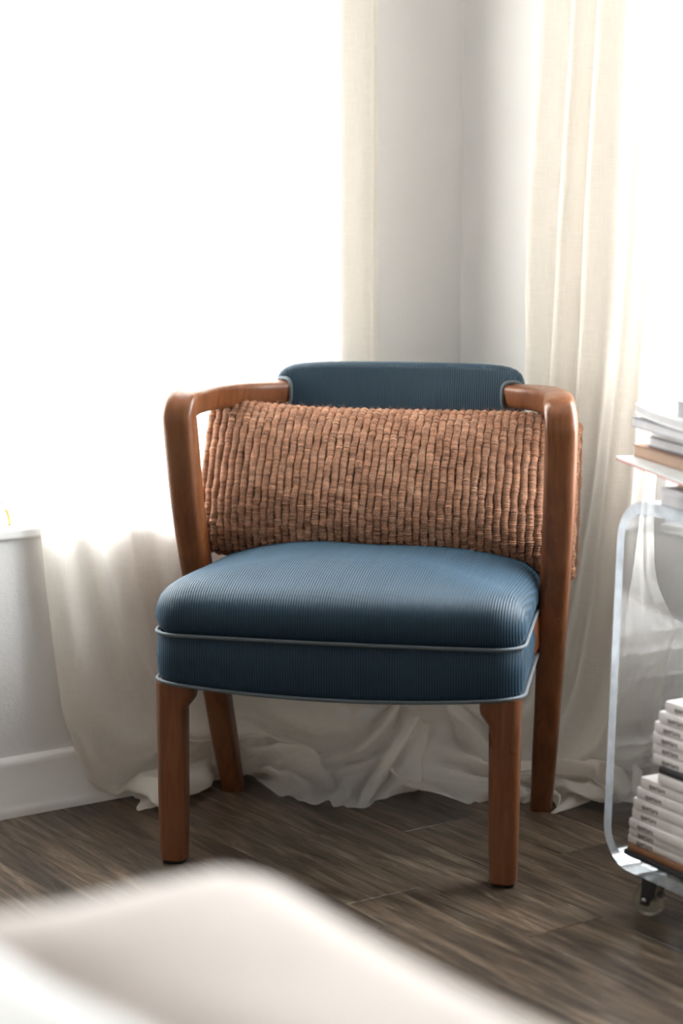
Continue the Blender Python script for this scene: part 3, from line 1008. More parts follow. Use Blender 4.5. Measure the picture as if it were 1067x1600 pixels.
1,1,1,1,0,0,1,0,-1,-1,0,-1,-1,0,1,1,0,-1,-2,0,1,1,0,0,-1,-1,0,3,1,0,-1,0,0,2,0,-1,-1,0,1,-2,0,0,0,-1,0,1,1,0,-3,0,-1,3,0,0,2,0,1,0,-1,0,-2,1,1,-1,-1,
-1,0,1,-1,2,0,1,2,0,0,-2,-1,0,-2,1,0,0,0,0,1,-1,-1,0,1,0,0,0,1,1,0,0,1,0,-1,-2,0,1,-2,0,0,0,0,-1,2,0,1,1,0,-1,0,-1,0,-1,1,0,0,0,0,0,0,0,0,0,0,-2,-1,0,
2,1,0,0,0,0,-1,0,0,1,0,0,-1,0,0,1,-1,4,1,-50,-1,1,-1,-1,0,0,-1,-3,1,0,-2,-1,2,0,1,0,0,-1,0,4,0,1,0,0,-2,-1,1,-1,-1,-1,-1,0,0,1,-1,0,1,-1,0,-1,0,1,1,4,
-1,-1,-1,1,2,4,0,-1,-1,0,-1,-4,-1,1,-2,1,-1,4,-1,1,-5,1,-1,3,-1,1,4,1,0,0,0,-1,-2,-1,1,-4,1,1,1,0,-2,3,-1,3,4,1,-2,-1,0,1,-7,0,1,-1,-1,-3,5,1,0,0,-1,
0,-2,1,-1,1,-1,2,4,1,-1,-2,-1,0,-4,0,1,-1,0,-1,2,0,2,2,1,-2,0,0,0,-1,-1,-2,1,0,2,-1,1,-2,-1,-1,0,-1,1,1,2,0,0,0,0,0,0,0,0,0,-1,-1,0,0,1,0,1,4,1,-50,
-2,1,0,1,0,0,-2,-2,-1,1,-2,1,1,-2,0,-1,1,0,1,4,0,1,1,0,-2,-1,-1,0,-5,1,-1,3,0,0,-2,0,1,0,0,-1,-1,0,1,6,0,-1,-2,-1,1,4,0,-1,-1,0,0,-4,1,1,-1,0,-1,2,0,
0,-4,-1,0,2,1,0,4,-1,1,2,1,-1,-3,0,1,-3,-1,1,-1,0,-1,3,1,1,5,0,-1,-1,0,0,-5,-1,1,-3,1,-2,4,-1,0,2,1,0,-2,-1,0,0,1,2,3,-1,-2,-2,1,1,-4,0,0,0,0,-1,1,0,
3,3,-1,-2,0,0,-1,0,1,-1,0,0,1,-1,-1,-1,-1,1,-2,-1,0,2,1,-1,0,1,0,0,-1,0,0,0,1,0,1,-1,1,1,0,4,2,-51,-1,-1,0,0,1,0,-2,-3,1,1,-2,-1,1,-1,0,0,0,0,0,5,0,2,
1,1,-3,-1,0,1,-4,-1,-3,2,0,1,-1,0,1,-1,1,0,-2,-1,-1,6,0,0,-1,0,0,4,1,1,0,0,-1,-4,-1,2,-3,0,-2,4,0,0,-5,1,0,0,-1,0,6,1,1,1,-1,-1,-1,0,1,-3,1,1,-2,0,-2,
2,-1,2,6,1,0,0,-1,-2,-6,1,4,-3,0,-4,3,0,1,4,-1,-2,-3,1,0,0,-1,3,4,1,-2,-1,-1,0,-6,1,1,0,0,0,1,-1,1,3,1,-2,0,0,0,-1,-1,-2,1,0,2,-1,1,0,-1,-1,-2,-2,0,0,
3,1,2,0,0,-1,0,0,-1,0,-1,0,0,1,1,0,0,5,1,-50,-2,1,0,0,-1,0,-1,0,-1,-1,-3,1,1,-1,0,1,-1,0,0,4,0,2,1,-1,-2,0,0,-1,-4,1,-2,3,0,1,-2,0,1,-1,-1,1,-3,1,-2,
6,0,0,0,0,0,3,0,1,1,-1,-1,-4,0,2,-3,1,-1,3,0,-1,-3,0,0,-1,0,0,5,-1,1,4,1,-1,-4,0,1,-2,-1,1,-2,1,-1,1,0,0,6,-1,2,2,1,-2,-5,-1,2,-5,1,-1,2,-1,-2,5,1,0,
-3,-1,0,-1,0,1,4,1,0,0,0,-1,-5,-1,1,-2,0,-1,1,1,2,4,0,-1,0,-1,0,-2,1,-2,3,0,1,-2,-1,-1,0,1,-1,-3,0,1,2,-1,0,1,0,0,-1,0,0,0,1,-1,0,-1,1,1,0,4,1,-50,0,
1,-1,0,1,1,-3,-3,0,1,-2,0,1,-2,-1,0,0,0,-1,3,0,4,3,1,-2,-1,0,-1,-5,0,-3,3,-1,1,0,0,1,-2,1,1,-4,0,-2,7,-1,0,0,0,0,2,0,2,3,1,-2,-4,0,1,-4,-1,-1,3,0,0,
-2,0,1,-3,1,-1,5,-1,2,4,0,-1,-1,0,-1,-4,1,2,-2,-1,0,1,0,-1,6,1,2,2,0,-3,-3,0,3,-7,-1,-2,1,1,0,6,0,-1,-2,0,0,-2,0,1,4,-1,1,0,0,-2,-5,1,1,-2,0,0,1,-1,2,
4,0,-2,0,1,0,-1,-1,-3,1,0,2,-1,1,0,0,-1,-2,-2,0,0,1,1,1,1,0,0,0,0,0,0,-1,0,0,1,0,0,0,6,1,-50,-3,1,0,0,0,-1,-1,0,0,0,-5,0,0,0,1,1,-1,0,0,3,0,2,3,0,-1,
0,-1,-2,-5,1,-1,1,0,-1,1,0,2,-2,0,2,-4,0,-4,5,-1,1,2,1,0,1,0,2,4,0,-2,-3,-1,2,-5,1,-2,3,0,0,-1,0,1,-4,-1,-2,4,1,2,5,0,-1,-2,0,1,-1,-1,0,-2,1,1,-3,0,
-1,6,0,2,4,0,-1,-3,-1,0,-7,1,1,0,-1,-3,6,0,0,0,0,0,-4,0,0,4,1,2,2,0,-2,-5,-1,2,-3,1,-2,1,0,2,4,0,0,1,-1,0,-3,1,-3,3,0,2,-2,-1,-1,0,1,-3,-2,0,1,1,-1,1,
1,0,1,-1,0,-1,0,1,-1,1,-1,1,1,0,5,0,-51,-1,2,1,-1,0,0,0,-1,0,-2,-4,0,1,0,0,1,-1,0,-1,2,-1,3,4,1,0,0,0,-3,-4,-1,0,-2,0,-1,4,0,0,-3,0,2,-3,1,-3,3,0,2,4,
-1,-2,-1,0,3,5,1,-2,-2,0,1,-5,0,-1,1,-1,0,2,0,2,-7,1,-2,2,-1,0,7,1,1,1,-1,-1,-3,1,0,-1,0,3,-4,0,-3,5,-1,3,5,1,-2,-1,0,1,-7,0,2,-2,0,-3,5,0,0,2,0,-2,
-5,0,1,3,-1,2,3,1,-2,-4,0,2,-4,0,-1,0,-1,1,5,0,0,0,1,0,-2,0,-3,1,-1,1,0,1,1,0,-1,-3,-2,0,0,0,1,2,2,0,-1,-1,0,-1,1,-1,0,-1,1,1,1,0,6,1,-50,-1,2,-1,-1,
-1,0,-1,0,0,-1,-4,0,-1,-1,0,2,-1,1,-1,2,0,4,4,0,0,0,0,-4,-4,0,1,-2,0,-3,4,0,2,-3,0,1,-4,0,-2,3,-1,1,5,1,-1,-2,0,2,6,0,-1,-2,-1,0,-5,0,0,0,1,0,3,0,0,
-6,0,-1,1,0,1,6,-1,0,2,1,0,-3,0,-1,2,-1,4,-9,1,-3,6,0,2,6,0,0,0,0,-2,-7,-1,3,-4,1,-3,4,-1,0,6,1,-1,-6,0,0,1,0,3,4,0,-3,-3,-1,2,-6,0,0,1,1,0,5,0,1,1,
-1,-1,-3,0,-3,1,1,1,0,-1,1,0,1,-3,-2,0,0,0,-1,1,2,0,0,0,0,0,-1,1,-1,0,-1,1,1,0,4,0,-25,-2,1,0,0,0,0,-1,-1,0,-1,-2,0,1,0,0,1,0,-1,-1,0,1,1,3,-1,1,0,1,
-2,-2,-1,1,-1,1,-1,2,0,0,-1,0,0,-3,0,-1,1,0,1,4,0,0,-2,-1,0,4,1,0,-1,0,0,-3,0,0,-1,0,0,3,0,-1,-4,0,1,0,0,-1,3,0,2,2,0,-2,-2,-1,1,0,1,1,-2,0,-1,1,-1,0,
4,1,1,0,0,-1,-3,0,2,-3,0,-2,2,0,1,4,0,-2,-3,-1,0,-1,1,2,4,0,-1,-2,0,0,-4,0,0,1,0,0,2,0,1,0,0,0,-1,0,-2,1,0,1,1,0,0,-1,0,-1,-1,0,-1,0,0,1,1,0,0,-1,0,
-1,1,0,1,0,0,0,0,0,7,0,-50,-2,2,0,-1,0,0,-1,0,0,-1,-4,0,0,0,0,0,-3,0,1,1,-1,2,6,1,2,0,0,-4,-2,0,1,-5,0,-3,4,-1,1,-2,1,-1,-2,0,1,-2,0,1,9,-1,-2,-4,1,1,
6,-1,0,1,1,-1,-6,-1,2,-2,0,0,6,0,-2,-7,1,2,-2,0,-2,5,-1,1,6,1,0,-4,0,-1,0,-1,2,-5,1,-1,1,0,1,8,0,1,2,0,-2,-4,-1,4,-9,2,-3,2,-2,0,9,1,-2,-4,0,0,-3,-1,
3,6,1,-2,-2,0,1,-7,0,0,0,0,-1,6,-1,3,1,1,-1,-3,0,-2,1,-1,0,0,1,1,0,-1,-4,-1,0,0,-2,1,2,3,0,-1,0,0,-1,-1,-1,0,0,1,1,2,-1,6,0,-50,-1,2,0,-1,1,0,0,-1,-1,
-3,-4,0,0,-1,0,2,-1,1,0,0,0,1,5,0,3,2,0,-3,-2,0,3,-7,0,-6,4,0,1,-1,-1,-1,0,1,2,-5,0,-1,8,0,2,-5,0,-2,9,0,1,1,0,-2,-4,0,3,-5,0,-2,8,0,-1,-6,-1,1,-5,1,
-1,4,0,2,8,-1,-1,-4,0,0,-1,1,0,-3,-1,1,-1,1,-1,7,0,3,4,0,-2,-3,0,2,-8,-1,0,-1,1,-2,10,-1,-1,-1,1,-1,-7,0,1,6,-1,1,1,0,-1,-8,1,2,-2,0,-2,5,0,4,2,0,-2,
-3,0,-1,0,0,-2,1,-1,2,2,1,-3,-1,0,-2,-4,0,2,4,-1,0,-1,0,0,1,1,-1,0,-1,2,0,1,8,-1,-50,-2,4,0,-2,-1,-1,0,1,1,-2,-4,0,0,-2,0,1,-1,0,0,-1,0,0,5,-1,4,2,1,
-2,0,-1,2,-9,2,-5,4,-2,1,-1,1,-1,2,-1,2,-7,2,-2,8,-2,0,-3,1,-1,6,0,2,4,0,-1,-4,-1,2,-6,1,-2,6,0,-1,-2,0,2,-7,0,-2,1,0,1,10,0,-1,-2,0,1,-2,0,-1,-1,0,3,
-4,0,-2,7,-1,2,6,1,-1,-2,0,0,-10,0,3,-2,1,-4,7,-1,2,5,0,-4,-8,-1,1,4,1,3,3,0,-2,-7,0,2,-4,0,-2,5,-1,5,2,1,-2,-3,0,-1,0,0,-2,2,0,1,0,0,-2,0,-1,-3,-5,0,
2,5,1,0,-1,0,-2,0,-1,1,0,1,0,2,-1,6,1,-49,0,1,-2,-1,0,1,0,0,0,-4,-3,-1,1,-3,1,0,-1,-1,1,0,1,0,4,0,5,4,0,-2,-1,0,0,-8,0,-3,2,0,-1,0,0,2,6,0,3,-11,1,-7,
7,-1,3,-2,0,-3,5,-1,3,6,1,-1,-2,0,2,-9,0,-2,5,-1,0,1,0,1,-9,1,0,0,0,-2,7,0,1,4,0,0,-5,-1,0,0,0,2,-4,1,-2,3,0,3,9,1,0,0,-1,-2,-7,0,5,-7,0,-5,6,-1,3,10,
1,-5,-8,0,0,-2,-1,5,7,1,-4,-7,-1,3,-6,1,-3,4,0,5,4,0,-1,-4,0,1,0,0,-5,2,-1,1,2,0,-1,0,1,-3,-6,0,1,4,-1,0,0,0,-1,0,1,0,0,-1,1,1,1,8,-1,-50,-2,3,0,-2,0,
0,1,1,0,-2,-2,0,-1,-5,-1,1,0,1,0,-2,-1,0,4,1,5,5,0,-1,-1,0,-1,-8,0,-1,0,0,-4,5,0,1,0,0,3,-9,0,-3,5,0,-1,1,-1,0,2,1,3,8,0,-1,-1,0,0,-9,0,0,3,0,1,6,0,
-3,-9,0,2,-4,0,-2,3,-1,3,12,1,-2,-5,0,0,-3,0,3,-5,0,-2,3,-1,0,9,1,1,2,1,-2,-5,-2,5,-10,2,-2,2,-1,1,13,1,-3,-3,-1,-2,-9,0,3,10,1,-2,-3,-1,3,-11,1,-3,3,
-2,5,6,1,-1,-3,0,-1,0,0,-2,1,0,0,2,0,0,-1,0,-5,-4,0,0,-2,1,2,6,-1,-1,0,-1,0,-1,1,1,1,0,8,0,-50,-2,2,0,-2,0,-1,2,1,1,-3,-2,-1,1,-7,1,-1,0,0,1,-1,1,-1,
3,-2,4,7,1,2,1,1,-5,-10,-1,3,0,1,-3,-13,2,-6,11,-3,5,-1,1,-2,2,-1,1,6,0,0,-4,-1,0,10,1,1,1,0,0,-6,-1,0,-4,1,2,11,1,-4,-8,-2,3,-8,2,-1,1,-1,-1,12,-1,1,
1,1,-1,-5,0,2,-6,0,-1,0,0,-1,9,-1,4,6,1,-2,-3,0,2,-12,0,0,0,1,-3,12,-1,3,3,0,-5,-10,0,2,4,-1,1,1,1,1,-11,0,-1,0,0,8,8,1,-5,-4,0,-1,-1,-1,-2,2,0,-1,3,
0,0,0,-1,-4,-4,1,-1,-4,0,2,6,-1,-1,0,1,0,0,-1,1,2,0,7,0,-50,0,2,0,-2,1,0,1,0,0,-2,-1,0,0,-8,1,-1,1,-1,1,-1,0,-1,0,0,3,8,1,4,1,-1,-6,-7,0,3,-3,0,-1,0,
1,2,-15,5,-7,15,-6,2,-1,0,0,9,0,0,-7,0,-1,9,-1,1,4,1,-1,-4,0,5,-9,0,-2,13,0,-2,-4,0,0,-12,0,0,0,1,-1,6,-1,1,8,0,-1,-4,-1,1,-5,1,2,-1,0,-2,3,0,3,11,1,
-1,-1,0,-1,-10,-1,5,-7,1,-5,8,-1,5,12,2,-7,-7,-3,-1,-5,1,4,8,0,-3,-11,0,4,-4,1,5,11,0,-2,-4,-1,2,-3,1,-6,1,-1,-1,4,1,2,1,-1,-5,-3,-1,-2,1,0,-2,-1,1,2,
1,0,0,-1,0,1,2,0,8,-1,-50,-1,3,0,-2,0,0,1,1,0,-1,0,0,-2,-9,0,1,-1,0,0,-1,0,0,1,0,2,8,-1,3,3,2,-3,-3,-1,6,-10,2,-5,2,-2,0,-11,4,-9,16,-4,5,-8,0,0,4,-1,
1,-1,1,-3,5,0,3,10,0,-1,-1,0,2,-13,0,-2,10,0,1,3,0,-2,-10,0,2,-7,1,-1,1,0,-1,5,-2,2,10,1,-2,-9,-1,2,-4,1,0,2,0,0,12,0,1,2,0,-2,-5,-1,7,-13,2,-5,4,-1,
3,16,2,-1,-1,-1,-6,-12,-1,5,9,0,-3,-6,-1,5,-11,2,1,13,-1,1,-3,1,5,-3,1,-8,-1,-2,3,7,0,-3,-1,0,-1,0,0,-6,-8,2,-7,7,-2,3,-3,-1,3,1,1,0,1,-1,3,-1,-25,1,
2,0,-1,0,0,0,1,0,1,0,0,-3,-4,0,0,-1,0,0,-1,0,1,0,1,0,4,-1,3,2,0,-1,-1,0,2,-6,1,3,7,1,-6,-6,-2,-1,-6,2,-1,5,-1,0,2,-1,0,-1,1,0,1,-1,1,8,1,0,-1,-1,0,-6,
0,-1,2,0,2,4,1,-2,-3,-1,2,-7,0,-1,1,0,0,1,1,-1,7,-1,0,-3,0,1,-3,1,0,0,-1,-1,4,0,2,4,1,-1,-2,-1,2,-7,1,0,0,-1,-1,8,0,1,2,1,-2,-4,-2,0,0,1,0,0,0,3,-8,1,
-2,6,-1,2,0,0,2,-2,0,-3,0,0,0,4,1,1,0,-1,1,0,1,-6,-7,-1,-7,5,1,4,0,-1,3,-1,-1,0,2,1,8,-3,-49,0,4,-1,-3,1,0,0,1,-1,2,1,1,-5,-7,-1,2,-5,2,1,0,-1,0,-2,0,
-2,7,0,8,7,1,-1,0,0,6,-15,3,-4,13,-3,-4,-6,-1,13,-17,10,-14,5,-8,-5,8,-1,2,0,-1,1,0,0,-2,13,0,1,3,1,-1,-5,-1,4,-11,0,1,19,1,-4,-4,-1,-1,-16,1,1,-2,0,
1,-2,0,-3,12,-1,1,4,0,3,-12,0,-2,2,0,-1,4,0,4,15,1,-2,-3,0,0,-13,-1,5,-5,2,-6,11,-2,7,10,3,1,3,1,-11,-17,-4,4,10,0,1,-17,1,-1,4,-1,7,8,1,-1,-8,1,-2,1,
-2,-2,4,0,6,4,2,-4,-1,-2,-3,-6,1,-6,2,3,-6,-2,-3,5,1,-1,1,2,-1,9,-6,-50,0,7,1,-3,1,-1,-2,-1,0,4,4,1,-2,-3,-1,-1,-12,0,-1,0,1,1,0,0,0,0,0,0,11,-1,6,4,
1,-1,-15,0,1,6,0,7,12,3,-5,-30,2,-2,2,0,-7,8,-5,3,1,0,-2,1,0,-1,3,-1,0,16,0,1,3,1,3,-20,1,-2,18,-1,-1,-2,-1,-1,-3,0,2,-19,2,-2,4,-1,3,-6,2,-4,21,-3,1,
-10,0,1,-2,0,0,-1,0,-1,14,0,3,5,1,-3,-7,-2,7,-15,3,-3,4,-1,0,18,0,4,6,4,1,1,0,-8,-13,-4,-2,-6,-1,4,-8,1,7,11,1,7,-3,2,-9,-4,-3,-7,-6,0,15,15,3,-5,1,
-1,0,0,0,-3,-13,-1,-8,2,-2,-4,2,0,0,6,0,7,-7,-49,2,8,-1,-3,1,0,-2,-1,0,6,4,1,0,1,0,-3,-22,2,-1,4,-2,-1,0,0,1,-2,1,9,17,2,10,10,7,-17,-17,-10,7,-7,2,
-3,7,1,-10,-3,-4,17,-15,8,-9,3,-4,-6,9,-3,1,-1,0,1,-1,0,0,14,1,-1,10,-1,0,0,0,7,-23,3,-5,23,-2,-1,-2,-1,-1,-11,-1,1,-14,2,-1,4,-1,1,-2,1,-3,16,-2,3,
-12,1,-1,1,0,0,2,0,3,20,2,-3,-4,-2,2,-17,-1,4,-4,2,0,20,1,-1,2,-1,8,10,6,-5,-3,-4,-5,-7,-3,2,-25,1,6,21,1,3,-9,1,-3,-2,-1,-5,19,0,-6,-14,-2,7,2,0,8,5,
3,14,-5,9,-9,-3,0,-22,-5,-13,-10,18,3,10,2,-50,0,-3,0,9,0,4,1,14,1,-13,-9,-5,5,4,2,-2,-4,-1,-3,-20,2,0,1,0,0,-2,0,0,-1,0,-1,5,-1,23,30,11,-6,-38,-2,0,
24,-5,-16,-5,-6,6,-20,7,0,0,0,-4,6,-3,-2,2,-2,0,0,1,1,-1,-1,-1,13,1,0,19,0,-1,-3,-1,11,11,12,-9,-9,-11,-2,-4,-1,0,-1,-1,0,-26,1,2,-6,3,-2,10,-3,-1,2,
-1,1,1,-1,0,-3,1,-1,10,-1,3,15,2,-2,-2,0,6,-25,0,-1,1,1,2,27,0,-3,-5,-1,10,12,8,-7,-4,-5,-3,-10,-1,-2,-19,-3,10,7,1,9,1,8,-17,7,-8,10,9,11,4,-1,-4,-4,
-1,-4,8,-9,3,16,2,17,-7,-3,1,-21,5,-16,14,10,-47,-3,-12,-2,10,2,3,9,13,8,-12,0,-8,-5,-4,-2,4,6,4,-4,-10,1,-5,-26,-2,-1,2,-1,1,-2,1,8,13,0,-11,-17,3,
14,22,-2,0,-10,-1,8,7,9,-21,-10,-11,14,-10,10,-4,2,-5,-1,1,2,-3,-3,-1,-2,3,-2,1,0,0,-1,2,0,-1,17,0,3,1,-4,11,34,17,-7,-3,-8,-4,-6,-5,-5,-10,-4,-1,-18,
-2,5,-18,7,-5,14,-5,0,-1,-2,0,0,0,0,-1,1,3,18,1,-1,0,-2,0,6,4,2,-21,-4,1,-1,3,1,24,-1,1,6,3,7,4,5,-8,-7,-6,0,-7,-2,3,-15,0,22,2,12,2,1,2,-5,20,8,-1,
-1,12,-4,4,-20,-8,-15,-3,7,-25,11,21,12,16,-5,-4,-14,11,0,-49,2,-4,0,7,3,4,2,17,3,0,-1,0,-4,-3,-3,1,18,10,0,-3,-2,-8,-12,-7,-2,-27,-2,-2,-11,2,-1,-4,
2,9,13,0,-18,17,19,4,5,11,18,16,-21,-16,-13,-16,8,-20,3,14,-19,14,-5,-7,3,4,-3,10,-1,-1,4,-7,3,-16,-3,5,-6,0,2,0,-2,3,-3,0,5,-5,9,35,10,5,15,8,0,5,3,
-8,-10,-11,-11,-20,-14,7,-30,7,1,-3,5,-5,10,-9,-1,3,-2,-1,1,0,2,22,2,0,-10,-4,3,12,7,-1,-23,-4,1,11,1,5,15,4,6,15,7,1,0,0,-6,10,6,0,-16,-8,18,-23,2,6,
1,7,-6,10,-2,2,7,1,7,3,38,-3,-12,-27,6,-15,4,-4,-1,7,6,10,14,12,6,-48,4,-11,1,7,10,2,-11,1,-3,13,10,7,0,1,0,-3,7,5,-4,-9,3,-2,17,-3,-1,0,0,0,-5,-3,0,
-2,-3,0,3,3,4,-9,1,-24,-3,-3,-15,20,27,33,10,15,-7,-6,-22,-1,-17,-15,13,-22,-8,-1,-3,-1,-4,2,7,3,-19,17,5,-16,10,-2,-11,8,0,-1,-1,0,1,-2,-4,2,-11,-1,
3,0,3,32,-8,-2,36,-8,5,10,24,-5,-7,-15,-6,-26,-20,5,-31,7,2,-5,4,-4,6,-8,-2,5,-4,-1,21,-2,1,-5,-1,0,21,2,2,-23,2,-2,6,4,-3,-7,-7,13,25,9,5,10,12,-2,
10,10,-4,-24,-27,13,-9,10,7,10,4,1,-1,10,-12,10,-10,10,0,21,2,-6,-5,-1,-17,11,-6,-2,-5,-1,-5,-50,25,-3,6,-1,8,1,-5,-2,-5,7,18,7,4,2,4,-5,-6,-5,-8,-8,
-5,4,34,25,0,5,6,-6,5,17,-2,-1,-3,1,-5,-21,12,-20,-7,6,3,22,-8,11,20,4,-2,12,-1,-10,4,-6,13,-12,-8,4,-6,-1,-11,-19,5,-18,-26,1,-12,-7,-5,-19,3,1,-10,
1,2,-7,7,0,-3,4,-8,5,-2,-4,4,-10,-5,6,-5,5,7,13,2,25,-14,5,24,15,8,14,24,-2,-4,-9,-4,-24,-18,0,-33,-5,4,-18,6,1,-5,5,-2,8,-5,-1,7,-9,-1,22,-3,1,-2,-4,
-2,12,19,-5,9,0,6,4,-11,4,-4,-2,-4,19,14,10,-22,8,9,-15,-4,6,20,8,0,5,6,-6,11,22,7,-10,-13,11,-26,1,-2,11,13,10,-1,-23,3,-3,1,0,-8,5,-3,10,-6,9,13,11,
2,3,9,-7,-26,-16,0,26,3,5,-25,2,-10,34,10,3,-11,-15,-6,12,15,-1,1,2,1,-2,-7,8,-6,-3,-1,0,-2,-10,-2,-6,7,7,16,3,-9,21,-2,9,-13,0,-12,16,1,-6,2,-1,18,
-15,-4,0,3,-4,3,-16,-2,-13,-16,2,-15,-3,14,-15,17,1,1,12,-1,3,8,-5,-7,-17,-6,5,-14,-1,3,-2,-2,5,-3,-1,27,7,4,4,8,1,0,1,-4,-12,-15,2,-16,-1,3,-12,8,2,
-5,10,0,0,-2,-2,7,-10,1,2,-1,-3,7,-5,-1,1,0,0,6,0,12,-12,9,-2,11,-5,-3,-12,3,2,17,-4,7,3,9,-1,5,3,-2,4,8,5,-8,-4,1,-6,9,36,-9,-26,-9,1,-16,-3,7,8,5,
-2,12,-6,-20,-6,-5,26,-12,7,26,23,-3,17,19,-3,-15,-27,11,-29,-12,-5,33,14,-8,-26,-17,-1,12,24,-4,13,12,-19,13,-1,31,-22,-28,-4,15,32,-6,4,19,1,-4,6,7,
-12,11,0,16,-24,-2,-10,20,1,-5,4,0,15,-33,4,-10,9,-16,13,0,-10,-1,-23,-1,-8,-12,4,-10,1,10,-22,0,4,-31,10,10,-17,13,-8,13,-1,-6,13,-17,-8,-2,-23,-2,
23,-1,4,24,8,4,14,12,-1,-2,-3,0,-13,-9,1,-22,-9,3,-20,4,3,-18,9,6,2,-4,-9,8,23,-3,0,-22,-4,4,13,1,8,1,6,-15,1,3,9,-1,5,-8,-1,12,3,-3,6,13,-5,0,24,14,
-2,18,10,13,-34,13,39,5,-20,8,10,19,-11,-4,-28,-7,-14,3,-10,26,0,-7,0,12,8,1,-7,10,-26,-16,-15,36,18,-12,0,22,6,-17,-9,20,23,7,-34,9,-4,3,-4,-6,17,
-27,-22,-9,-6,26,6,21,-8,-1,0,-9,2,0,0,2,4,22,3,-2,26,3,5,-8,2,-9,7,-5,-2,12,-7,5,-19,13,-12,10,3,3,4,-8,6,-17,-8,7,-19,-6,-12,-8,0,13,-10,-4,-12,-12,
8,-37,-4,3,-31,24,11,-1,25,-2,3,-5,-5,1,-14,-13,9,-26,0,14,-6,1,14,-1,0,5,11,0,0,3,0,-2,1,-1,-7,0,4,-32,5,-19,4,34,-2,11,4,-7,8,14,-3,4,3,-1,3,3,0,-2,
2,0,-2,-1,6,-11,-4,11,-13,-12,18,-2,-16,32,10,-5,45,-21,-11,-25,-12,-14,-9,15,14,9,-4,-11,-5,1,15,15,13,-21,-10,20,-13,8,13,16,-10,-49,3,5,14,-14,-11,
4,16,-11,3,-12,19,-7,-12,-2,6,0,13,9,12,-9,-6,0,-1,-17,-7,-10,13,-6,-2,-1,10,-2,-2,6,-2,0,7,2,13,-2,2,15,5,8,22,12,4,-3,1,-24,-8,-24,1,-3,16,6,8,13,8,
-5,9,5,13,4,4,-5,9,-2,4,-6,-7,2,-15,-9,-3,-22,-5,-24,-16,-6,-22,4,4,-13,7,6,4,25,0,-11,4,-9,-17,21,1,6,0,0,10,-2,-4,-12,-3,-6,-8,-5,3,19,-2,7,-4,2,2,
-6,-1,0,-6,-1,-3,-3,4,-8,1,6,4,0,-11,-5,21,-27,3,7,-16,3,13,-9,-1,5,-5,-5,-6,-4,8,-42,28,18,27,4,-21,-13,-25,6,8,22,14,-7,-15,-23,5,22,6,-24,-24,0,5,
-22,28,47,-9,-9,-4,20,-4,-31,-18,-5,1,27,-21,-4,19,0,-1,3,5,4,-14,17,-5,-25,-10,18,-5,9,5,-19,1,22,-11,-3,8,1,-14,-4,-1,-7,-15,0,1,-4,2,6,-19,-5,-9,
32,1,31,19,20,-30,-21,-18,-4,0,18,-1,2,1,-2,6,-4,-11,-5,-6,-3,-6,-2,1,1,-2,9,11,-6,2,12,20,11,2,7,2,-2,9,5,-25,-6,-1,-7,-5,6,-1,-22,-3,-17,-3,-8,-16,
15,-3,6,16,-1,5,15,-1,-18,1,4,-1,6,-13,8,8,-1,-3,3,9,-3,-17,2,18,-32,-9,28,-17,-17,3,5,8,2,0,15,-1,-4,18,-1,0,14,-7,0,-13,-45,17,5,-3,-14,14,15,33,
-11,0,-18,2,1,11,24,-9,-16,-13,23,32,-1,-11,-13,6,-15,-9,14,15,-37,11,47,2,-17,-3,8,13,-26,-1,-18,-32,4,-6,8,7,-4,21,14,4,-3,-21,-1,-5,38,-3,-16,-22,
-2,8,-8,13,22,-24,-19,26,-13,-2,-2,-2,-3,10,-9,13,-29,5,-9,-18,-1,13,30,11,2,-25,-12,-5,-19,4,-30,14,-4,3,29,-2,5,4,6,4,4,6,1,-5,5,2,-15,-6,-3,-12,3,
-4,-11,1,-4,-4,15,-2,-6,12,-2,-4,6,-5,4,7,-2,6,6,-2,6,5,-2,4,3,1,3,-1,9,-12,-12,19,-10,-26,5,17,-27,-17,26,-5,3,-2,-7,-33,-11,35,-21,6,-11,36,-9,13,
13,-7,6,5,-6,-4,3,8,-3,2,-50,-1,-13,1,1,12,8,14,5,1,16,6,3,-11,-20,3,14,17,-7,-13,5,21,7,-2,4,-3,-11,-17,2,3,-11,-22,26,10,-19,11,46,0,4,6,5,-15,-33,
-16,-4,-14,8,16,6,18,-28,-24,-2,1,13,37,-6,16,-11,-5,-1,-6,16,-8,-7,-9,14,-16,-9,-6,4,-3,7,-8,-27,16,-32,19,-10,-5,1,-2,1,5,6,0,5,-22,5,-22,-10,13,0,
-1,9,-1,-6,11,0,-1,25,-1,1,-6,-3,0,-12,-1,-1,7,2,-2,-5,-1,2,4,0,3,11,3,0,4,2,5,-3,4,-6,-8,6,-8,-14,10,15,-27,-2,25,-14,-12,22,2,-1,-12,4,-2,-14,2,-11,
9,9,44,-10,-19,30,-21,43,-41,1,-7,-22,-3,-5,-20,5,4,-18,-5,-5,5,-50,-6,-9,3,23,18,3,-11,7,-2,-5,-5,3,9,8,8,-26,-1,-6,20,-5,-3,11,-4,-3,-6,6,14,18,-11,
8,16,-7,0,-32,9,-16,-8,-4,42,-39,9,35,26,7,-4,-12,-13,-36,-17,24,14,9,-8,-17,-15,-15,-7,23,8,-21,16,8,8,26,4,0,4,-5,5,-22,-30,-9,-8,17,-3,36,-23,6,4,
-10,-9,-6,-9,9,-18,3,-3,10,16,-15,-18,-2,7,5,-7,1,-12,1,-4,-13,-5,14,28,-2,-6,12,1,4,4,0,6,9,1,2,2,1,-1,-5,1,-5,-14,6,-7,-30,4,19,-22,1,31,-11,-8,12,
8,6,-17,-5,-1,-34,11,-4,8,-5,13,-7,7,10,-26,23,-29,7,23,14,-7,-21,-4,1,-2,-8,3,3,-10,6,-5,-10,-2,-8,-8,-47,-13,27,4,24,10,3,-19,3,3,-2,-11,-4,7,1,-2,
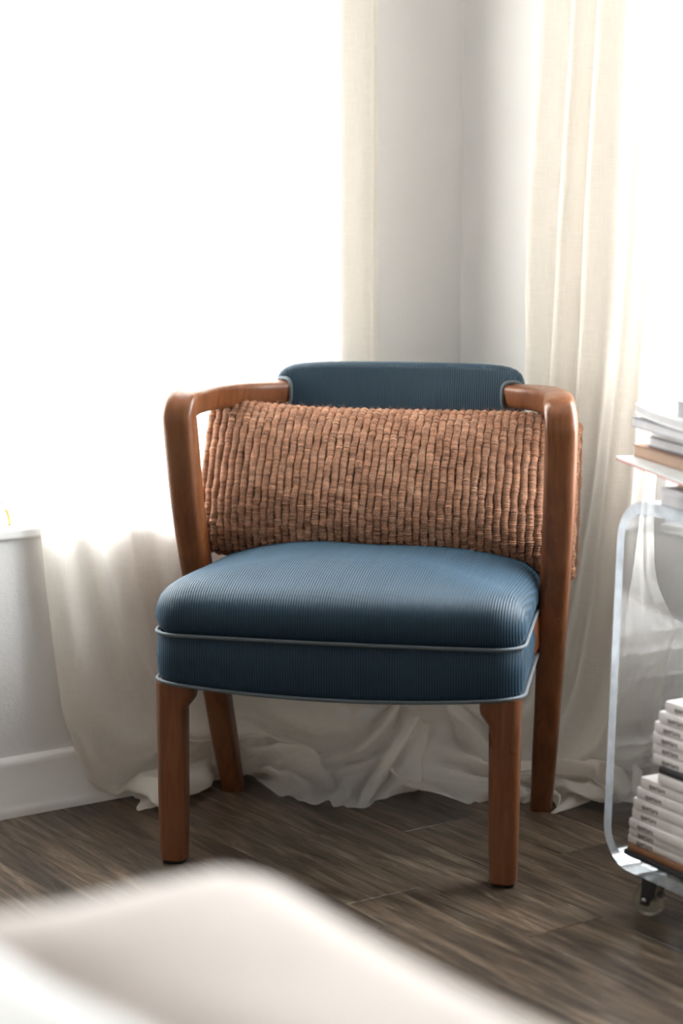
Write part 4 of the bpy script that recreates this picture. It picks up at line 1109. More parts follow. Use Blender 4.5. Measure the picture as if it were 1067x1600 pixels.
-11,-1,7,-1,-4,-10,23,-5,1,9,6,1,-21,4,6,-20,-6,-3,27,-14,12,-6,9,-15,9,4,5,-22,-15,34,-8,12,25,15,-24,14,-16,5,16,18,18,-26,-32,-5,0,14,-22,-31,6,2,
-16,24,14,-21,21,0,6,-5,15,11,8,5,-8,-18,8,31,11,6,6,8,-1,-28,-14,4,27,18,-27,-11,-8,0,-12,9,-30,-18,-13,-5,3,2,3,8,5,0,-5,-14,1,-4,-16,3,10,-21,2,22,
-11,4,23,-4,1,11,0,1,-7,-2,0,-26,13,5,-27,-1,-4,-5,-3,9,2,-3,-15,0,34,1,-9,3,-24,14,10,16,-8,-16,1,-6,-2,0,-1,-1,-5,3,4,-14,16,-21,2,-12,10,1,-25,0,
13,16,-18,2,-8,8,-2,-4,7,1,1,1,3,3,-1,-6,-4,-3,-9,-4,1,10,4,1,-11,5,-15,7,-7,16,2,0,-1,-2,5,18,5,13,6,-21,-13,-3,14,-5,-12,-1,4,9,18,5,-16,-17,1,-22,
-8,-7,38,4,0,-27,-4,-2,25,-5,-1,-4,-13,9,-17,27,-10,13,-2,0,-1,7,14,17,-2,4,3,-17,-14,-9,16,19,10,-2,-7,-2,4,-9,-6,-23,7,4,9,1,3,1,-13,-35,-6,13,-10,
2,4,-2,1,19,4,1,4,4,1,-8,-7,-1,-12,-2,0,-12,5,-1,-10,12,-3,0,5,-1,4,-11,1,-4,14,-11,11,11,10,-11,-9,-13,11,3,15,-11,-11,-6,3,10,2,-1,-12,-6,2,15,-1,6,
-20,-1,-3,2,-1,-2,6,23,-22,-28,6,-13,6,-7,-7,18,3,2,-3,-19,12,-24,7,-1,27,2,-18,-10,-4,4,-9,0,3,1,12,-5,16,-1,7,-3,-10,24,-3,17,-20,-6,-16,6,-1,1,0,9,
0,3,21,-28,12,-30,15,-17,13,6,-14,-8,4,5,1,-12,0,19,11,22,-23,-26,-29,8,9,3,11,6,17,3,2,-10,-20,0,0,28,3,1,-12,12,1,32,-15,23,9,-5,-24,-13,19,20,-10,
-8,-5,-9,-17,2,-9,-5,-1,-16,8,-6,-11,2,8,2,0,-8,-1,-5,-7,22,0,-9,11,-1,-7,1,-5,2,-1,1,0,-4,3,2,-4,-7,2,9,-9,10,9,7,-2,-24,-4,-3,3,-5,1,8,-8,9,8,17,
-17,-28,-6,2,22,4,0,-18,-22,24,-8,11,-19,5,-1,-1,2,-2,15,-6,13,-10,-2,14,-4,-30,-14,7,-7,19,-8,19,-10,-13,2,-19,7,11,3,-10,-35,-1,3,7,1,0,7,1,-2,5,20,
-14,-2,-8,22,-12,-10,3,12,8,10,-10,-28,-2,-4,25,-31,24,-19,1,-4,17,3,14,-10,10,-15,1,-20,-9,5,9,-3,14,11,-5,-10,-20,24,-6,-5,16,2,-9,19,14,3,-13,-22,
8,-12,11,9,-2,-5,-19,8,18,23,14,4,4,26,8,-7,-11,1,1,-1,-16,-8,8,-21,-12,-13,-5,-3,-11,-3,11,13,-7,-5,-33,-1,-2,-6,-1,1,12,3,3,19,-7,13,17,1,-4,-6,1,
-8,-5,-2,6,-33,-1,-10,13,-9,9,7,-11,14,2,21,-24,-18,-2,1,10,1,-1,-3,-18,25,-20,4,-6,-3,3,-13,18,1,2,-8,4,40,29,0,-8,-19,-5,13,-11,-1,-11,-8,-19,-9,
-10,-8,-2,5,19,-7,-27,13,17,23,-13,-8,-21,2,-5,-4,2,-4,-2,1,-1,0,10,-15,4,21,-4,-2,-22,-2,25,17,9,-1,-25,15,14,13,-5,-19,-11,0,6,23,-11,-6,-23,-1,12,
6,-13,-19,7,36,2,10,3,3,-5,-5,2,-3,-3,-10,-10,-27,-15,-2,-10,36,-11,11,-2,23,-12,-8,-19,-7,19,-5,-13,20,27,10,17,14,5,-5,-11,20,-1,13,3,10,-42,-15,
-10,-10,-22,-37,2,12,29,-2,14,19,-1,0,5,-1,-13,-11,4,-18,-19,1,-4,-9,-9,15,-18,4,-12,4,-12,9,20,-12,16,-4,19,-24,-3,3,-1,-9,-3,1,12,-7,17,-32,-11,10,
8,14,-22,2,-3,-1,13,0,3,-13,3,30,22,-5,16,-12,-3,-9,14,14,6,-15,6,-20,19,1,0,7,-3,18,-9,-4,-1,-28,-5,-13,37,-3,-10,8,-15,12,-5,-6,7,-9,-17,-2,-34,6,
-16,-12,32,-15,-16,10,-13,2,4,18,-15,-5,-11,36,0,1,-32,-11,0,15,6,45,12,-3,5,29,12,-12,-14,-4,12,2,10,-2,-1,-7,-9,-12,-8,-12,3,12,-7,-19,-14,-33,-8,1,
38,4,4,-31,-1,-9,-17,-12,-26,-9,28,9,0,39,19,-11,-11,-28,6,-1,15,25,-8,-1,8,0,-8,-16,12,-1,-19,-13,0,-4,-10,1,1,-3,1,0,3,-3,3,-10,-7,8,-5,0,-6,33,-15,
17,-3,8,-12,3,13,-9,-21,-4,1,17,2,6,-29,-20,21,8,9,-10,-10,4,-14,24,1,0,-10,0,5,-8,-1,47,2,-17,-12,19,-9,0,-5,5,-19,27,19,28,-31,7,-2,11,10,-17,7,5,5,
2,4,8,-38,-26,7,21,16,-26,15,2,-13,-6,9,5,14,-18,9,-1,-20,23,-16,-2,-3,-29,28,-31,-10,-1,17,-7,-4,-22,19,4,15,-12,3,-27,-6,-20,-26,-4,-2,-15,11,-10,
19,-6,-5,1,-6,-5,-5,18,10,29,-6,-12,-11,-6,20,9,-3,-22,-22,14,-6,-1,6,2,2,11,19,-3,-15,3,-4,-14,-7,-9,33,-4,7,-14,22,1,9,-18,7,-8,12,8,-35,0,-1,2,-2,
-2,7,-4,1,15,-13,-5,-6,-9,4,13,15,-21,7,-17,15,11,-5,5,-3,19,-19,-11,-2,0,5,3,1,-12,-20,26,-9,0,0,0,16,-23,5,-5,1,17,3,1,-17,-3,4,-4,-14,26,22,10,7,4,
1,0,-24,-2,9,3,-10,-5,12,14,7,-41,-5,6,29,-17,-8,-4,10,-6,27,21,-2,-41,-13,15,11,4,-20,7,-2,-1,28,17,-23,-8,8,-11,-2,0,12,18,-17,22,-8,12,-21,-17,9,
26,-14,-17,-27,-18,22,-7,-20,-19,7,-3,-1,0,-3,-23,-14,25,-2,11,3,7,7,-20,-21,-13,16,25,-1,12,-1,0,-6,8,-19,-25,-8,11,12,-10,-10,-12,-2,-1,-3,-14,7,2,
-1,-12,17,24,-10,19,-3,-10,5,8,-3,-2,-5,11,20,-19,5,4,-4,3,-1,-7,0,-34,6,9,11,0,-2,-27,-1,-13,33,-13,15,-3,11,-13,4,8,-7,-14,-1,0,5,-9,19,-25,-11,11,
13,14,-17,-12,-2,-7,32,6,2,-30,-2,-1,8,-1,1,-3,10,39,-14,-14,-25,-16,-4,-3,27,-17,25,-10,14,-10,-3,0,-17,8,-6,21,-6,16,2,9,-9,7,-9,-14,-8,15,12,-14,
-13,-5,8,18,9,2,-8,0,2,8,11,-21,25,-6,-14,-17,13,-3,22,-11,12,-13,4,-19,6,20,19,5,-5,3,4,18,9,-15,-35,-6,0,33,-4,-42,-21,-30,19,-16,7,41,14,-12,-11,
-37,-2,-29,-9,2,-8,5,-6,-1,0,0,-8,17,17,-25,1,2,-2,-2,-8,10,14,3,-12,-20,-20,28,1,9,-9,11,-7,22,-9,-6,13,-6,11,13,-5,-5,-18,-5,8,9,-5,5,-29,4,-10,21,
-7,9,3,-3,3,-3,16,-19,-9,-1,1,3,1,8,-22,-20,21,10,8,-7,-12,14,-22,21,-4,11,-13,-1,-7,16,-4,9,-22,4,-8,10,-14,12,-34,8,9,26,0,4,-10,4,-31,-23,-9,31,5,
-11,13,23,6,1,-16,4,-15,18,-1,18,-2,5,2,18,2,0,-11,2,1,-15,-9,-9,17,4,8,22,2,1,-16,12,-13,20,6,-25,-9,10,0,27,-2,0,-2,-16,13,-22,0,-15,6,7,-5,-21,5,
12,-5,-30,-30,-8,4,1,2,-16,-5,-16,-15,-1,33,33,-8,19,-12,3,-2,9,12,21,2,-12,-35,-11,-1,17,-18,6,-22,10,0,-27,-4,5,-10,27,6,-15,-5,-33,30,-1,-3,14,-27,
15,6,10,-8,-6,-10,12,-1,5,-1,-4,0,-6,2,-2,1,2,-8,10,9,8,-10,3,8,-7,-14,1,0,-5,-17,25,-9,-1,3,3,19,-25,-2,-12,14,17,9,-15,4,-3,7,-22,2,-4,13,-2,0,-4,5,
-10,-23,-7,16,0,-6,10,6,15,4,6,-9,-44,4,4,15,-18,-2,2,-1,-21,4,12,9,-16,11,15,6,-19,-15,27,5,4,10,16,11,-2,-12,2,-3,-3,6,3,15,-4,0,12,-3,-2,5,-1,-2,
-33,5,6,13,8,-14,18,0,8,-16,5,-17,17,-5,-15,-2,9,15,-6,-2,4,-9,1,-16,-6,-31,4,-15,-14,-8,21,22,-6,17,-22,8,-7,11,2,12,-2,-4,-2,-1,-3,-6,-5,7,2,4,-7,
-3,1,5,5,-7,8,-1,0,-11,-15,3,-2,2,1,-2,-3,3,-2,0,-6,7,-5,1,0,14,0,-3,-8,-5,7,1,7,-9,0,1,-2,-4,0,5,-9,-9,11,7,6,-6,-9,6,-10,10,-2,1,10,0,0,-5,-4,6,-12,
1,-2,4,2,-3,5,13,-26,6,-3,-1,-8,1,-9,3,-10,-2,10,19,7,-22,-8,5,22,4,-14,16,-4,19,-34,-7,-4,0,2,10,-1,12,-13,0,-1,1,-22,0,6,-2,-2,4,1,-1,13,7,-6,21,
-14,4,10,-2,-7,-17,30,-6,12,16,9,-17,1,5,4,5,5,6,-5,22,1,-20,-8,-8,-1,-13,-11,-9,-8,1,10,26,-13,-7,-32,8,-24,-1,2,9,8,-14,9,-36,1,4,-19,-9,19,18,-6,
32,13,-2,6,-7,25,-24,-8,-2,-21,-10,-13,-3,-7,-1,13,16,-15,1,-3,1,-1,11,-6,1,-16,12,-15,-1,-2,20,1,-1,-3,-7,9,1,13,-13,-11,-1,0,-3,-13,23,-12,-3,2,6,
21,-23,-5,-11,10,35,15,-13,-31,-15,18,10,7,-14,12,1,-4,-6,3,0,11,-19,-33,-1,4,2,-8,21,-8,17,-7,5,0,-8,15,19,6,-13,-35,-12,9,-28,27,-20,27,-2,26,6,-4,
-14,-10,-10,0,17,1,-6,26,2,-3,-9,-1,8,-24,-6,18,-20,10,-11,-7,-10,23,4,12,36,-4,-7,-22,-8,-10,-9,4,-3,-8,-1,-19,3,17,-3,10,-3,3,-4,8,-6,1,1,12,-7,-11,
8,2,9,13,-16,2,-14,-7,-12,2,-7,-6,17,10,3,0,5,-7,0,3,-11,-28,3,33,8,-22,30,-21,10,-13,10,6,5,-9,2,8,2,-15,-15,14,-1,-19,-9,-4,5,9,-8,5,-10,6,8,1,0,5,
-4,4,1,8,-9,-21,-2,6,-9,-15,20,14,19,-16,-19,0,-5,41,7,-3,-28,-10,8,14,11,-16,3,4,2,10,-4,3,7,-3,2,-13,-34,-23,-10,11,-12,27,-1,1,-21,16,-4,14,-14,8,
-37,14,-3,12,12,-9,27,-11,19,6,8,-22,-8,-5,11,-8,6,3,-28,-2,14,-15,-4,12,-5,3,2,9,8,-12,4,-8,9,11,-3,-10,7,-4,-20,3,11,8,-5,0,45,-5,-13,4,-8,19,-7,-2,
-14,-17,21,-9,-2,14,1,2,10,3,8,-11,-13,-4,-11,-1,-3,8,-2,-2,3,-20,-9,-12,8,-10,15,16,-6,-12,-13,1,-10,18,-6,-14,-25,12,29,16,-18,20,-8,14,-33,-1,0,19,
17,16,-31,-16,-18,3,-11,11,3,16,-16,40,-10,-3,-20,-3,17,-10,23,-21,-8,-16,3,9,-11,17,-5,10,-5,-10,13,-15,33,0,2,-14,-8,8,4,5,-12,13,4,-1,-23,-4,16,
-21,10,16,-2,-15,18,22,-15,-47,-2,8,3,-15,2,11,-3,-15,15,-18,30,-21,27,1,-2,5,-24,13,-9,11,-13,-4,10,-1,-5,-16,14,11,8,9,11,4,8,-3,2,11,3,3,-8,-1,1,
-1,3,13,0,-5,-18,-13,-11,0,-2,-7,-1,24,-9,-8,-14,9,1,13,17,-23,21,-2,-11,-2,23,24,4,3,17,2,-34,-11,-15,12,-4,-5,1,1,-4,-1,-4,0,2,-6,-3,0,-11,-15,-17,
-12,4,19,5,0,20,-8,-4,-28,9,-5,-17,-2,9,2,6,-18,27,10,6,-15,-1,-11,34,-18,13,-20,12,12,-7,1,-8,1,-2,-2,-12,-4,-8,21,3,7,-28,4,-1,-4,-8,-6,12,24,-16,
12,-12,11,4,-2,2,-12,14,-3,-7,1,31,-25,2,17,6,7,-5,26,-1,2,3,24,-6,-5,
])
DRAPE_RIGHT = (64, 56, [
44,-345,2000,-20,-16,0,-26,-10,0,-13,-5,0,-24,-14,0,12,-21,0,25,-13,0,25,-12,0,12,-7,0,17,-22,0,-6,-27,0,-17,-23,0,-22,-17,0,-11,-8,0,-24,-16,0,-19,
-20,0,17,-20,0,27,-10,0,13,-4,0,27,-9,0,11,-19,0,-20,-19,0,-25,-14,0,-12,-6,0,-24,-16,0,2,-24,0,23,-15,0,24,-15,0,12,-8,0,14,-24,0,-6,-27,0,-9,-27,0,
-13,-25,0,-8,-11,0,-19,-21,0,-14,-24,0,16,-20,0,26,-11,0,13,-5,0,2,-22,0,-21,-18,0,-25,-13,0,-14,-21,0,11,-9,0,25,-13,0,24,-14,0,12,-23,0,-14,-24,0,
-12,-8,0,-27,-8,0,-27,-8,0,26,-6,0,28,-4,0,14,-1,0,16,-14,0,-21,-18,0,0,0,-51,0,0,0,0,0,0,0,0,0,0,0,0,0,-1,0,0,1,0,0,-1,0,0,0,0,0,1,0,-1,0,0,1,1,0,-1,
0,0,-1,1,0,1,0,0,1,-1,0,1,1,0,0,1,0,0,0,0,-1,0,0,0,-3,0,-2,3,0,1,-2,0,0,0,0,1,-1,0,0,1,0,1,-1,0,0,1,0,-1,-1,0,0,1,0,-1,0,0,-1,0,0,1,1,0,-1,-1,0,1,0,0,
1,0,0,1,1,0,0,1,0,0,-1,0,-1,-2,0,-1,2,0,0,-1,0,1,0,0,0,-1,0,0,1,0,0,-1,0,-3,-1,0,0,7,1,-2,4,0,2,-2,2,7,3,-2,-1,0,1,-6,-11,2,-1,7,-3,-16,-8,2,26,-9,-2,
0,0,-52,0,-1,1,0,1,0,0,0,0,0,0,0,-1,0,0,1,0,0,-1,-1,0,1,1,0,0,0,0,0,1,-1,-1,-1,0,0,2,1,0,-1,0,0,0,0,1,-1,-1,1,1,0,0,2,1,0,0,0,0,-1,0,-2,-1,-1,-1,1,1,
2,-1,0,-1,0,0,1,0,0,0,-1,0,0,1,0,0,-1,0,0,1,0,0,-1,-1,-2,0,0,-1,2,1,0,-1,0,2,0,-1,-1,1,1,1,-1,-1,2,1,0,1,0,1,-1,-1,0,-1,0,-1,-2,1,1,2,-1,0,1,-1,-1,-1,
1,0,1,0,1,-1,0,-1,-4,-1,1,3,-5,0,2,-2,1,1,18,0,8,-6,2,-13,-3,0,-8,-7,-1,-1,1,-1,-5,2,1,4,4,0,0,0,-51,0,0,-1,0,0,0,0,0,0,0,-1,0,0,1,0,0,0,0,0,-1,1,0,1,
-1,0,1,0,0,-1,1,-1,2,0,-1,0,-1,1,0,0,0,0,0,1,-1,1,1,2,0,0,0,-1,0,0,0,0,-1,0,-2,-1,1,-1,1,-1,1,0,0,0,-1,0,0,-1,1,2,0,-1,0,1,0,0,0,0,0,0,0,-2,0,1,0,0,0,
-3,1,-1,2,0,0,0,0,1,0,-1,-1,2,0,1,2,1,0,-1,1,-1,0,-1,0,-2,-1,1,0,1,-1,0,-1,0,1,0,1,0,-1,0,0,1,-1,0,-1,1,-3,0,0,0,-1,0,0,-1,0,1,6,0,-8,0,1,8,-6,-1,-13,
-2,2,0,1,0,0,1,0,1,4,-1,-1,0,-51,1,0,0,-1,1,0,1,-1,0,0,0,0,0,-1,0,0,1,0,-1,-1,-1,1,1,1,1,0,0,-2,1,0,0,0,0,0,1,0,-1,0,0,0,0,0,2,0,0,1,0,0,0,0,0,0,0,0,
0,0,0,-3,0,0,0,0,0,0,-1,0,1,0,0,1,0,-1,0,0,1,0,0,0,1,1,0,0,-1,0,-2,-1,0,-1,1,0,-2,1,0,2,-1,0,1,0,0,-1,1,0,2,-1,0,1,2,0,1,-1,0,-2,-1,0,-1,0,0,-1,1,0,1,
-1,0,1,-1,0,1,1,0,0,0,0,-1,-1,0,-4,-1,0,0,-1,0,0,1,0,1,3,0,1,-2,0,-8,-7,2,-4,3,0,-1,1,0,1,0,-1,0,4,1,0,0,-26,0,0,0,0,0,1,0,0,0,0,0,0,0,0,0,0,-1,0,0,1,
0,-1,0,0,1,0,0,0,0,-1,-1,1,0,0,-1,1,0,1,0,1,-1,0,0,0,-1,0,1,0,1,1,1,0,0,0,-1,-1,0,0,0,-1,-1,0,1,1,-1,0,0,0,0,-1,0,0,1,0,0,0,0,0,0,0,0,0,1,0,-1,-1,-1,
0,1,0,-1,1,1,2,-1,-1,-1,0,0,0,0,1,2,-1,-1,0,1,0,-1,0,1,1,0,-1,-2,0,0,0,0,0,0,0,1,2,-1,-1,-1,0,0,0,0,0,0,-1,0,-2,1,0,0,0,0,0,0,0,0,1,0,1,-2,1,-5,-2,0,
-1,1,0,0,1,0,0,0,0,0,0,0,0,0,-51,0,-1,0,0,1,-1,-1,0,0,2,0,0,-1,-1,1,-1,1,0,0,-1,0,1,1,0,0,1,-1,0,0,1,-1,1,0,0,0,-1,0,0,0,-1,0,0,2,0,1,2,1,0,-1,0,-1,0,
0,1,0,-1,-1,-3,-1,1,1,1,-1,0,-1,0,-1,1,1,2,-1,0,0,0,-1,1,0,0,0,1,1,0,-1,-1,-2,0,1,-2,0,0,-1,1,0,2,-1,0,0,0,0,0,0,-1,2,1,1,2,1,0,0,0,-1,-2,-2,1,-1,1,0,
0,0,0,0,-1,-1,1,0,1,1,0,0,-1,0,0,-1,-1,0,-3,0,0,0,-1,0,-1,1,0,1,0,0,2,-3,0,-12,1,2,1,-1,-1,-1,1,1,2,0,0,-1,1,0,0,0,-51,0,0,0,0,0,0,0,0,0,0,-1,0,-1,1,
-1,1,0,0,0,-1,1,0,1,-1,0,0,1,-1,1,0,-1,1,0,0,0,0,1,0,0,-1,0,0,3,-1,0,0,2,0,0,0,0,1,0,-1,-1,-2,1,-3,1,0,0,-1,0,0,0,0,1,0,-1,0,0,1,2,0,0,0,1,0,0,0,-1,
-1,0,1,-2,-1,0,-1,0,0,-1,1,0,3,0,0,-1,0,0,0,0,0,3,0,0,1,1,0,-1,-1,0,-1,-1,0,-2,0,0,0,1,0,1,-1,0,2,0,0,-1,0,0,1,0,0,-3,-2,0,-2,0,0,0,0,0,0,1,1,-1,-2,
-1,-4,2,2,-4,-2,0,0,0,-1,0,0,0,0,0,0,0,0,0,-1,0,-51,1,0,0,0,1,0,0,-1,0,0,0,0,0,-1,0,0,0,0,-1,0,-1,0,1,1,1,1,0,0,0,0,-2,1,0,1,0,0,-1,0,0,1,1,0,1,-1,0,
1,1,0,1,0,0,-1,0,0,-1,-1,0,-2,-1,0,0,1,0,1,0,0,0,-1,0,0,-1,-1,1,1,1,0,0,0,1,1,0,0,-1,0,-4,0,0,-1,1,0,1,-1,0,1,0,0,0,0,0,0,1,0,3,0,-1,1,1,1,0,-1,0,-1,
0,0,-3,0,-1,0,-1,1,1,0,0,1,-1,0,1,1,0,-1,-1,0,-2,-1,0,-2,1,0,-1,-1,0,0,-1,0,-1,-1,1,-1,-2,0,-5,4,0,0,0,0,0,0,1,0,0,-1,0,0,0,0,0,-52,0,0,1,-1,0,0,1,0,
0,0,0,0,0,-1,0,0,0,0,0,0,0,0,1,0,0,1,0,-1,0,0,0,1,0,-1,0,0,0,0,0,0,0,0,3,0,-1,1,1,0,-1,0,1,1,0,0,-2,-1,0,-2,0,-1,0,-1,1,0,0,0,0,0,0,1,0,0,2,0,0,0,1,0,
0,0,0,-1,0,0,-3,-1,-1,-1,2,1,1,-2,-1,2,0,1,-1,1,0,0,0,0,4,0,0,0,1,0,-1,-1,0,-1,-1,-1,-2,1,1,1,0,0,0,-1,0,2,0,-1,-1,0,0,1,0,1,-3,-2,0,-3,0,0,0,1,1,1,
-1,-1,-2,-5,0,-2,2,1,-4,3,0,0,0,0,0,0,0,1,0,0,0,0,0,0,0,-51,0,-1,-1,0,1,1,0,0,0,0,-1,0,0,1,0,-1,-1,0,1,1,0,0,0,0,0,1,0,-1,0,-1,-1,2,0,1,0,1,0,-1,0,-1,
0,0,3,0,0,0,1,0,1,0,0,-1,1,0,-1,-3,0,-2,1,0,0,0,0,1,-1,0,-1,0,0,0,0,0,3,1,0,0,0,0,0,0,0,-2,-1,0,-2,1,0,-2,0,0,3,-1,0,1,1,-1,-1,0,0,1,-1,0,3,2,1,0,0,
-1,-1,-1,1,-2,-1,0,-1,1,0,0,-1,0,1,0,-1,1,0,1,1,0,0,-1,-1,-1,-3,-2,1,-2,2,0,0,0,0,0,-2,0,-2,-4,1,-1,2,0,-2,3,0,1,0,0,-1,0,-1,0,1,1,0,-1,0,-1,0,-51,0,
0,0,1,0,-1,-1,0,0,1,0,1,-1,-1,0,1,0,0,0,0,0,0,2,0,0,0,0,-1,1,0,-1,0,0,0,0,-1,0,0,1,1,0,0,2,0,0,1,1,0,0,1,0,0,-1,0,-3,-1,-1,-1,0,1,0,-1,0,0,0,0,1,0,0,
0,0,0,1,0,0,1,2,0,-1,-1,0,0,-1,-1,-3,0,1,-2,2,0,4,-1,0,-1,-1,0,0,1,0,1,0,0,3,0,0,0,2,0,-1,-3,-1,-1,0,1,-2,2,0,0,-1,-1,1,-1,1,2,0,0,0,0,0,-1,-1,0,-4,
-1,0,-1,0,0,-2,1,0,2,-1,0,-1,-6,1,-1,3,-1,-2,3,0,-1,0,0,0,1,1,0,-1,-1,0,1,1,0,0,-51,0,0,0,-1,0,0,1,0,0,1,-1,-1,-1,0,1,-1,0,0,1,1,0,0,1,0,-1,0,-1,-1,1,
1,0,1,0,0,-1,0,1,0,-1,-1,1,0,3,0,1,1,1,0,-1,0,0,1,-1,0,-3,-2,0,-2,1,0,0,0,-1,1,0,1,0,0,0,1,-1,0,2,2,0,1,0,0,-1,-1,-1,-3,-1,1,-2,1,0,-1,0,0,5,-1,0,-2,
1,0,-1,1,0,2,-2,0,3,2,0,0,0,0,-1,-1,0,-2,0,0,-2,0,0,2,-1,0,0,0,0,1,0,0,1,0,0,-1,-1,0,-5,0,0,0,0,0,-1,1,0,-2,1,1,2,-9,-1,-2,6,1,-1,0,0,0,0,0,1,0,0,0,0,
0,0,-1,-1,-1,-1,-51,1,1,0,0,0,0,0,0,0,0,0,0,0,0,-1,0,-1,1,0,2,0,-1,0,0,1,1,0,-1,0,0,0,0,0,0,0,0,-1,1,0,1,-1,0,3,1,-1,-1,0,1,1,0,0,-1,0,0,-2,-1,0,-1,0,
0,0,0,0,0,-1,-1,0,0,1,1,0,0,2,1,-1,0,1,1,-1,-1,0,-2,-1,0,-2,1,0,0,0,0,4,0,0,-2,0,0,0,1,0,1,-1,0,3,2,-1,0,-1,1,-2,-2,0,-1,0,0,-1,2,0,0,-1,0,2,-2,0,1,1,
0,0,0,0,-2,-2,0,-4,0,0,0,1,1,-3,1,0,0,1,-1,0,2,1,0,-3,-1,0,-1,0,0,0,0,0,-1,0,0,0,0,-1,0,1,0,0,-26,0,-1,0,0,1,0,0,0,0,0,-1,1,0,0,0,0,0,-1,0,1,0,0,1,0,
0,-1,1,-1,1,-1,0,1,1,0,-1,0,0,0,0,0,0,0,2,0,0,0,1,-1,0,0,0,0,-1,0,-1,-1,0,-2,1,0,1,-1,1,-1,1,0,0,0,-1,2,0,0,1,0,1,0,1,-1,-2,-1,1,0,0,-1,-2,0,1,1,0,-1,
2,-1,0,-1,1,0,-1,0,1,2,0,-1,1,0,1,0,0,0,-1,0,-1,-1,0,0,0,0,0,1,-1,0,-1,1,0,1,-1,0,0,1,0,-1,-1,0,-1,0,0,-1,0,0,0,1,0,-1,1,1,0,-1,0,0,-2,0,0,0,0,0,0,-1,
0,0,1,0,1,0,0,0,0,0,0,-51,0,0,0,0,0,0,-1,0,0,1,0,0,-1,-1,0,0,1,0,1,1,0,0,1,0,-1,0,-1,-1,1,1,0,0,-1,0,0,0,0,0,1,1,0,0,3,0,0,0,1,0,0,0,0,-1,-1,0,-3,-1,
0,0,0,0,0,0,0,0,0,0,0,0,0,1,-1,0,2,2,0,0,1,0,-1,-3,-1,-2,0,1,-3,2,0,1,-1,0,5,0,0,-4,1,0,0,0,-1,3,-1,1,2,2,0,0,-1,-1,-2,-2,1,-2,0,0,-1,1,0,1,0,0,1,-1,
0,2,0,0,0,0,0,-2,-2,0,-5,0,0,0,1,0,-2,2,1,0,0,0,0,-1,-1,1,-1,0,0,0,0,0,0,1,0,0,-1,0,-1,0,0,0,0,-1,0,-51,0,0,0,1,0,0,0,0,0,1,-1,-1,-1,0,1,0,0,0,0,2,0,
0,1,0,-1,0,0,-1,0,0,0,0,0,0,0,0,0,1,-1,0,-1,0,4,2,1,1,1,0,-1,-1,0,-1,-1,0,-3,-1,0,-1,1,0,1,-1,0,-1,0,0,0,0,0,3,0,0,1,2,0,0,-1,0,-3,-2,0,-2,0,0,-1,2,0,
2,-2,0,3,1,0,-3,1,0,1,0,0,3,-1,0,2,2,0,-1,-1,0,-2,-2,0,-2,1,0,-1,1,0,2,-2,0,1,-1,0,1,1,0,0,0,0,-4,-2,0,-3,1,0,0,0,1,-2,2,-1,0,1,0,0,-2,1,1,-1,0,0,-1,
-1,0,0,0,1,0,0,-1,0,0,1,0,0,0,0,-51,0,0,0,-1,0,0,1,0,0,0,0,0,0,0,0,-1,-1,0,2,3,0,-1,1,0,-1,-1,0,-1,1,0,0,0,0,0,0,0,0,0,0,2,-1,0,2,2,0,0,0,0,0,0,0,-1,
-2,0,-3,-1,0,-2,1,0,1,-1,0,0,1,0,0,1,0,3,-2,0,2,2,0,0,1,0,-4,-2,0,-2,0,0,-1,1,0,3,-2,0,3,1,-1,-4,1,1,0,0,0,5,-1,0,0,2,0,0,-1,0,-3,-1,0,-1,0,-1,-1,0,1,
1,-1,0,1,0,0,2,0,0,0,0,0,-5,-2,0,-2,2,1,-1,0,-1,-1,1,1,0,-1,0,1,-1,-1,0,1,0,2,-2,0,-1,0,0,0,0,0,1,0,0,-1,2,1,-1,0,-52,1,-1,1,0,0,0,-1,1,0,1,-1,0,-1,0,
-1,1,0,0,0,4,1,0,0,0,-1,-1,0,-1,2,0,0,-1,0,0,0,0,-1,1,0,2,-2,0,3,3,0,0,0,1,0,-2,-1,-2,-1,0,-3,0,0,0,1,0,1,-1,0,-1,1,0,-1,0,0,4,0,0,1,2,0,0,-2,0,-4,-2,
0,-1,1,0,-2,0,0,6,0,0,0,-1,0,-3,2,0,0,0,0,5,0,-1,1,1,1,-1,-2,0,-4,-1,-1,0,1,1,0,0,0,1,-1,0,1,-1,0,1,1,0,0,0,0,-5,-2,0,-2,1,0,-1,1,0,-1,1,0,1,-1,0,0,0,
1,-1,2,0,3,-3,-1,0,0,-1,0,0,1,0,0,0,0,-1,0,-1,0,-51,0,0,-1,1,0,1,0,0,0,0,-1,0,0,0,0,0,1,0,0,3,0,0,1,0,-1,-1,0,-2,0,0,1,0,0,0,1,0,0,0,0,3,-1,0,2,1,0,0,
1,0,-1,-2,0,-2,-1,0,-3,0,0,0,1,0,0,-1,-1,-1,1,1,1,0,1,4,0,-1,1,2,0,-1,-2,0,-4,-1,0,-3,1,0,1,0,0,5,-2,0,-1,1,0,-3,2,0,1,-2,0,5,1,0,1,1,0,-1,-1,0,-3,-1,
0,-2,0,0,0,0,0,2,-1,0,0,0,0,2,0,-1,-1,-1,0,-5,-1,1,-2,1,0,-1,1,1,1,0,0,0,1,0,-1,1,-1,0,0,0,4,-3,0,1,-1,0,-1,0,0,1,0,0,0,0,0,-1,0,-51,1,0,0,0,-1,0,0,0,
0,0,1,0,-1,-1,0,1,1,0,-1,4,0,1,-1,0,-2,-1,0,0,2,0,-1,0,0,0,0,0,0,0,0,3,-1,0,2,3,0,0,-1,0,-1,-2,0,-2,-1,0,-1,0,0,-2,1,0,1,-1,0,0,1,0,-1,0,0,5,0,0,1,2,
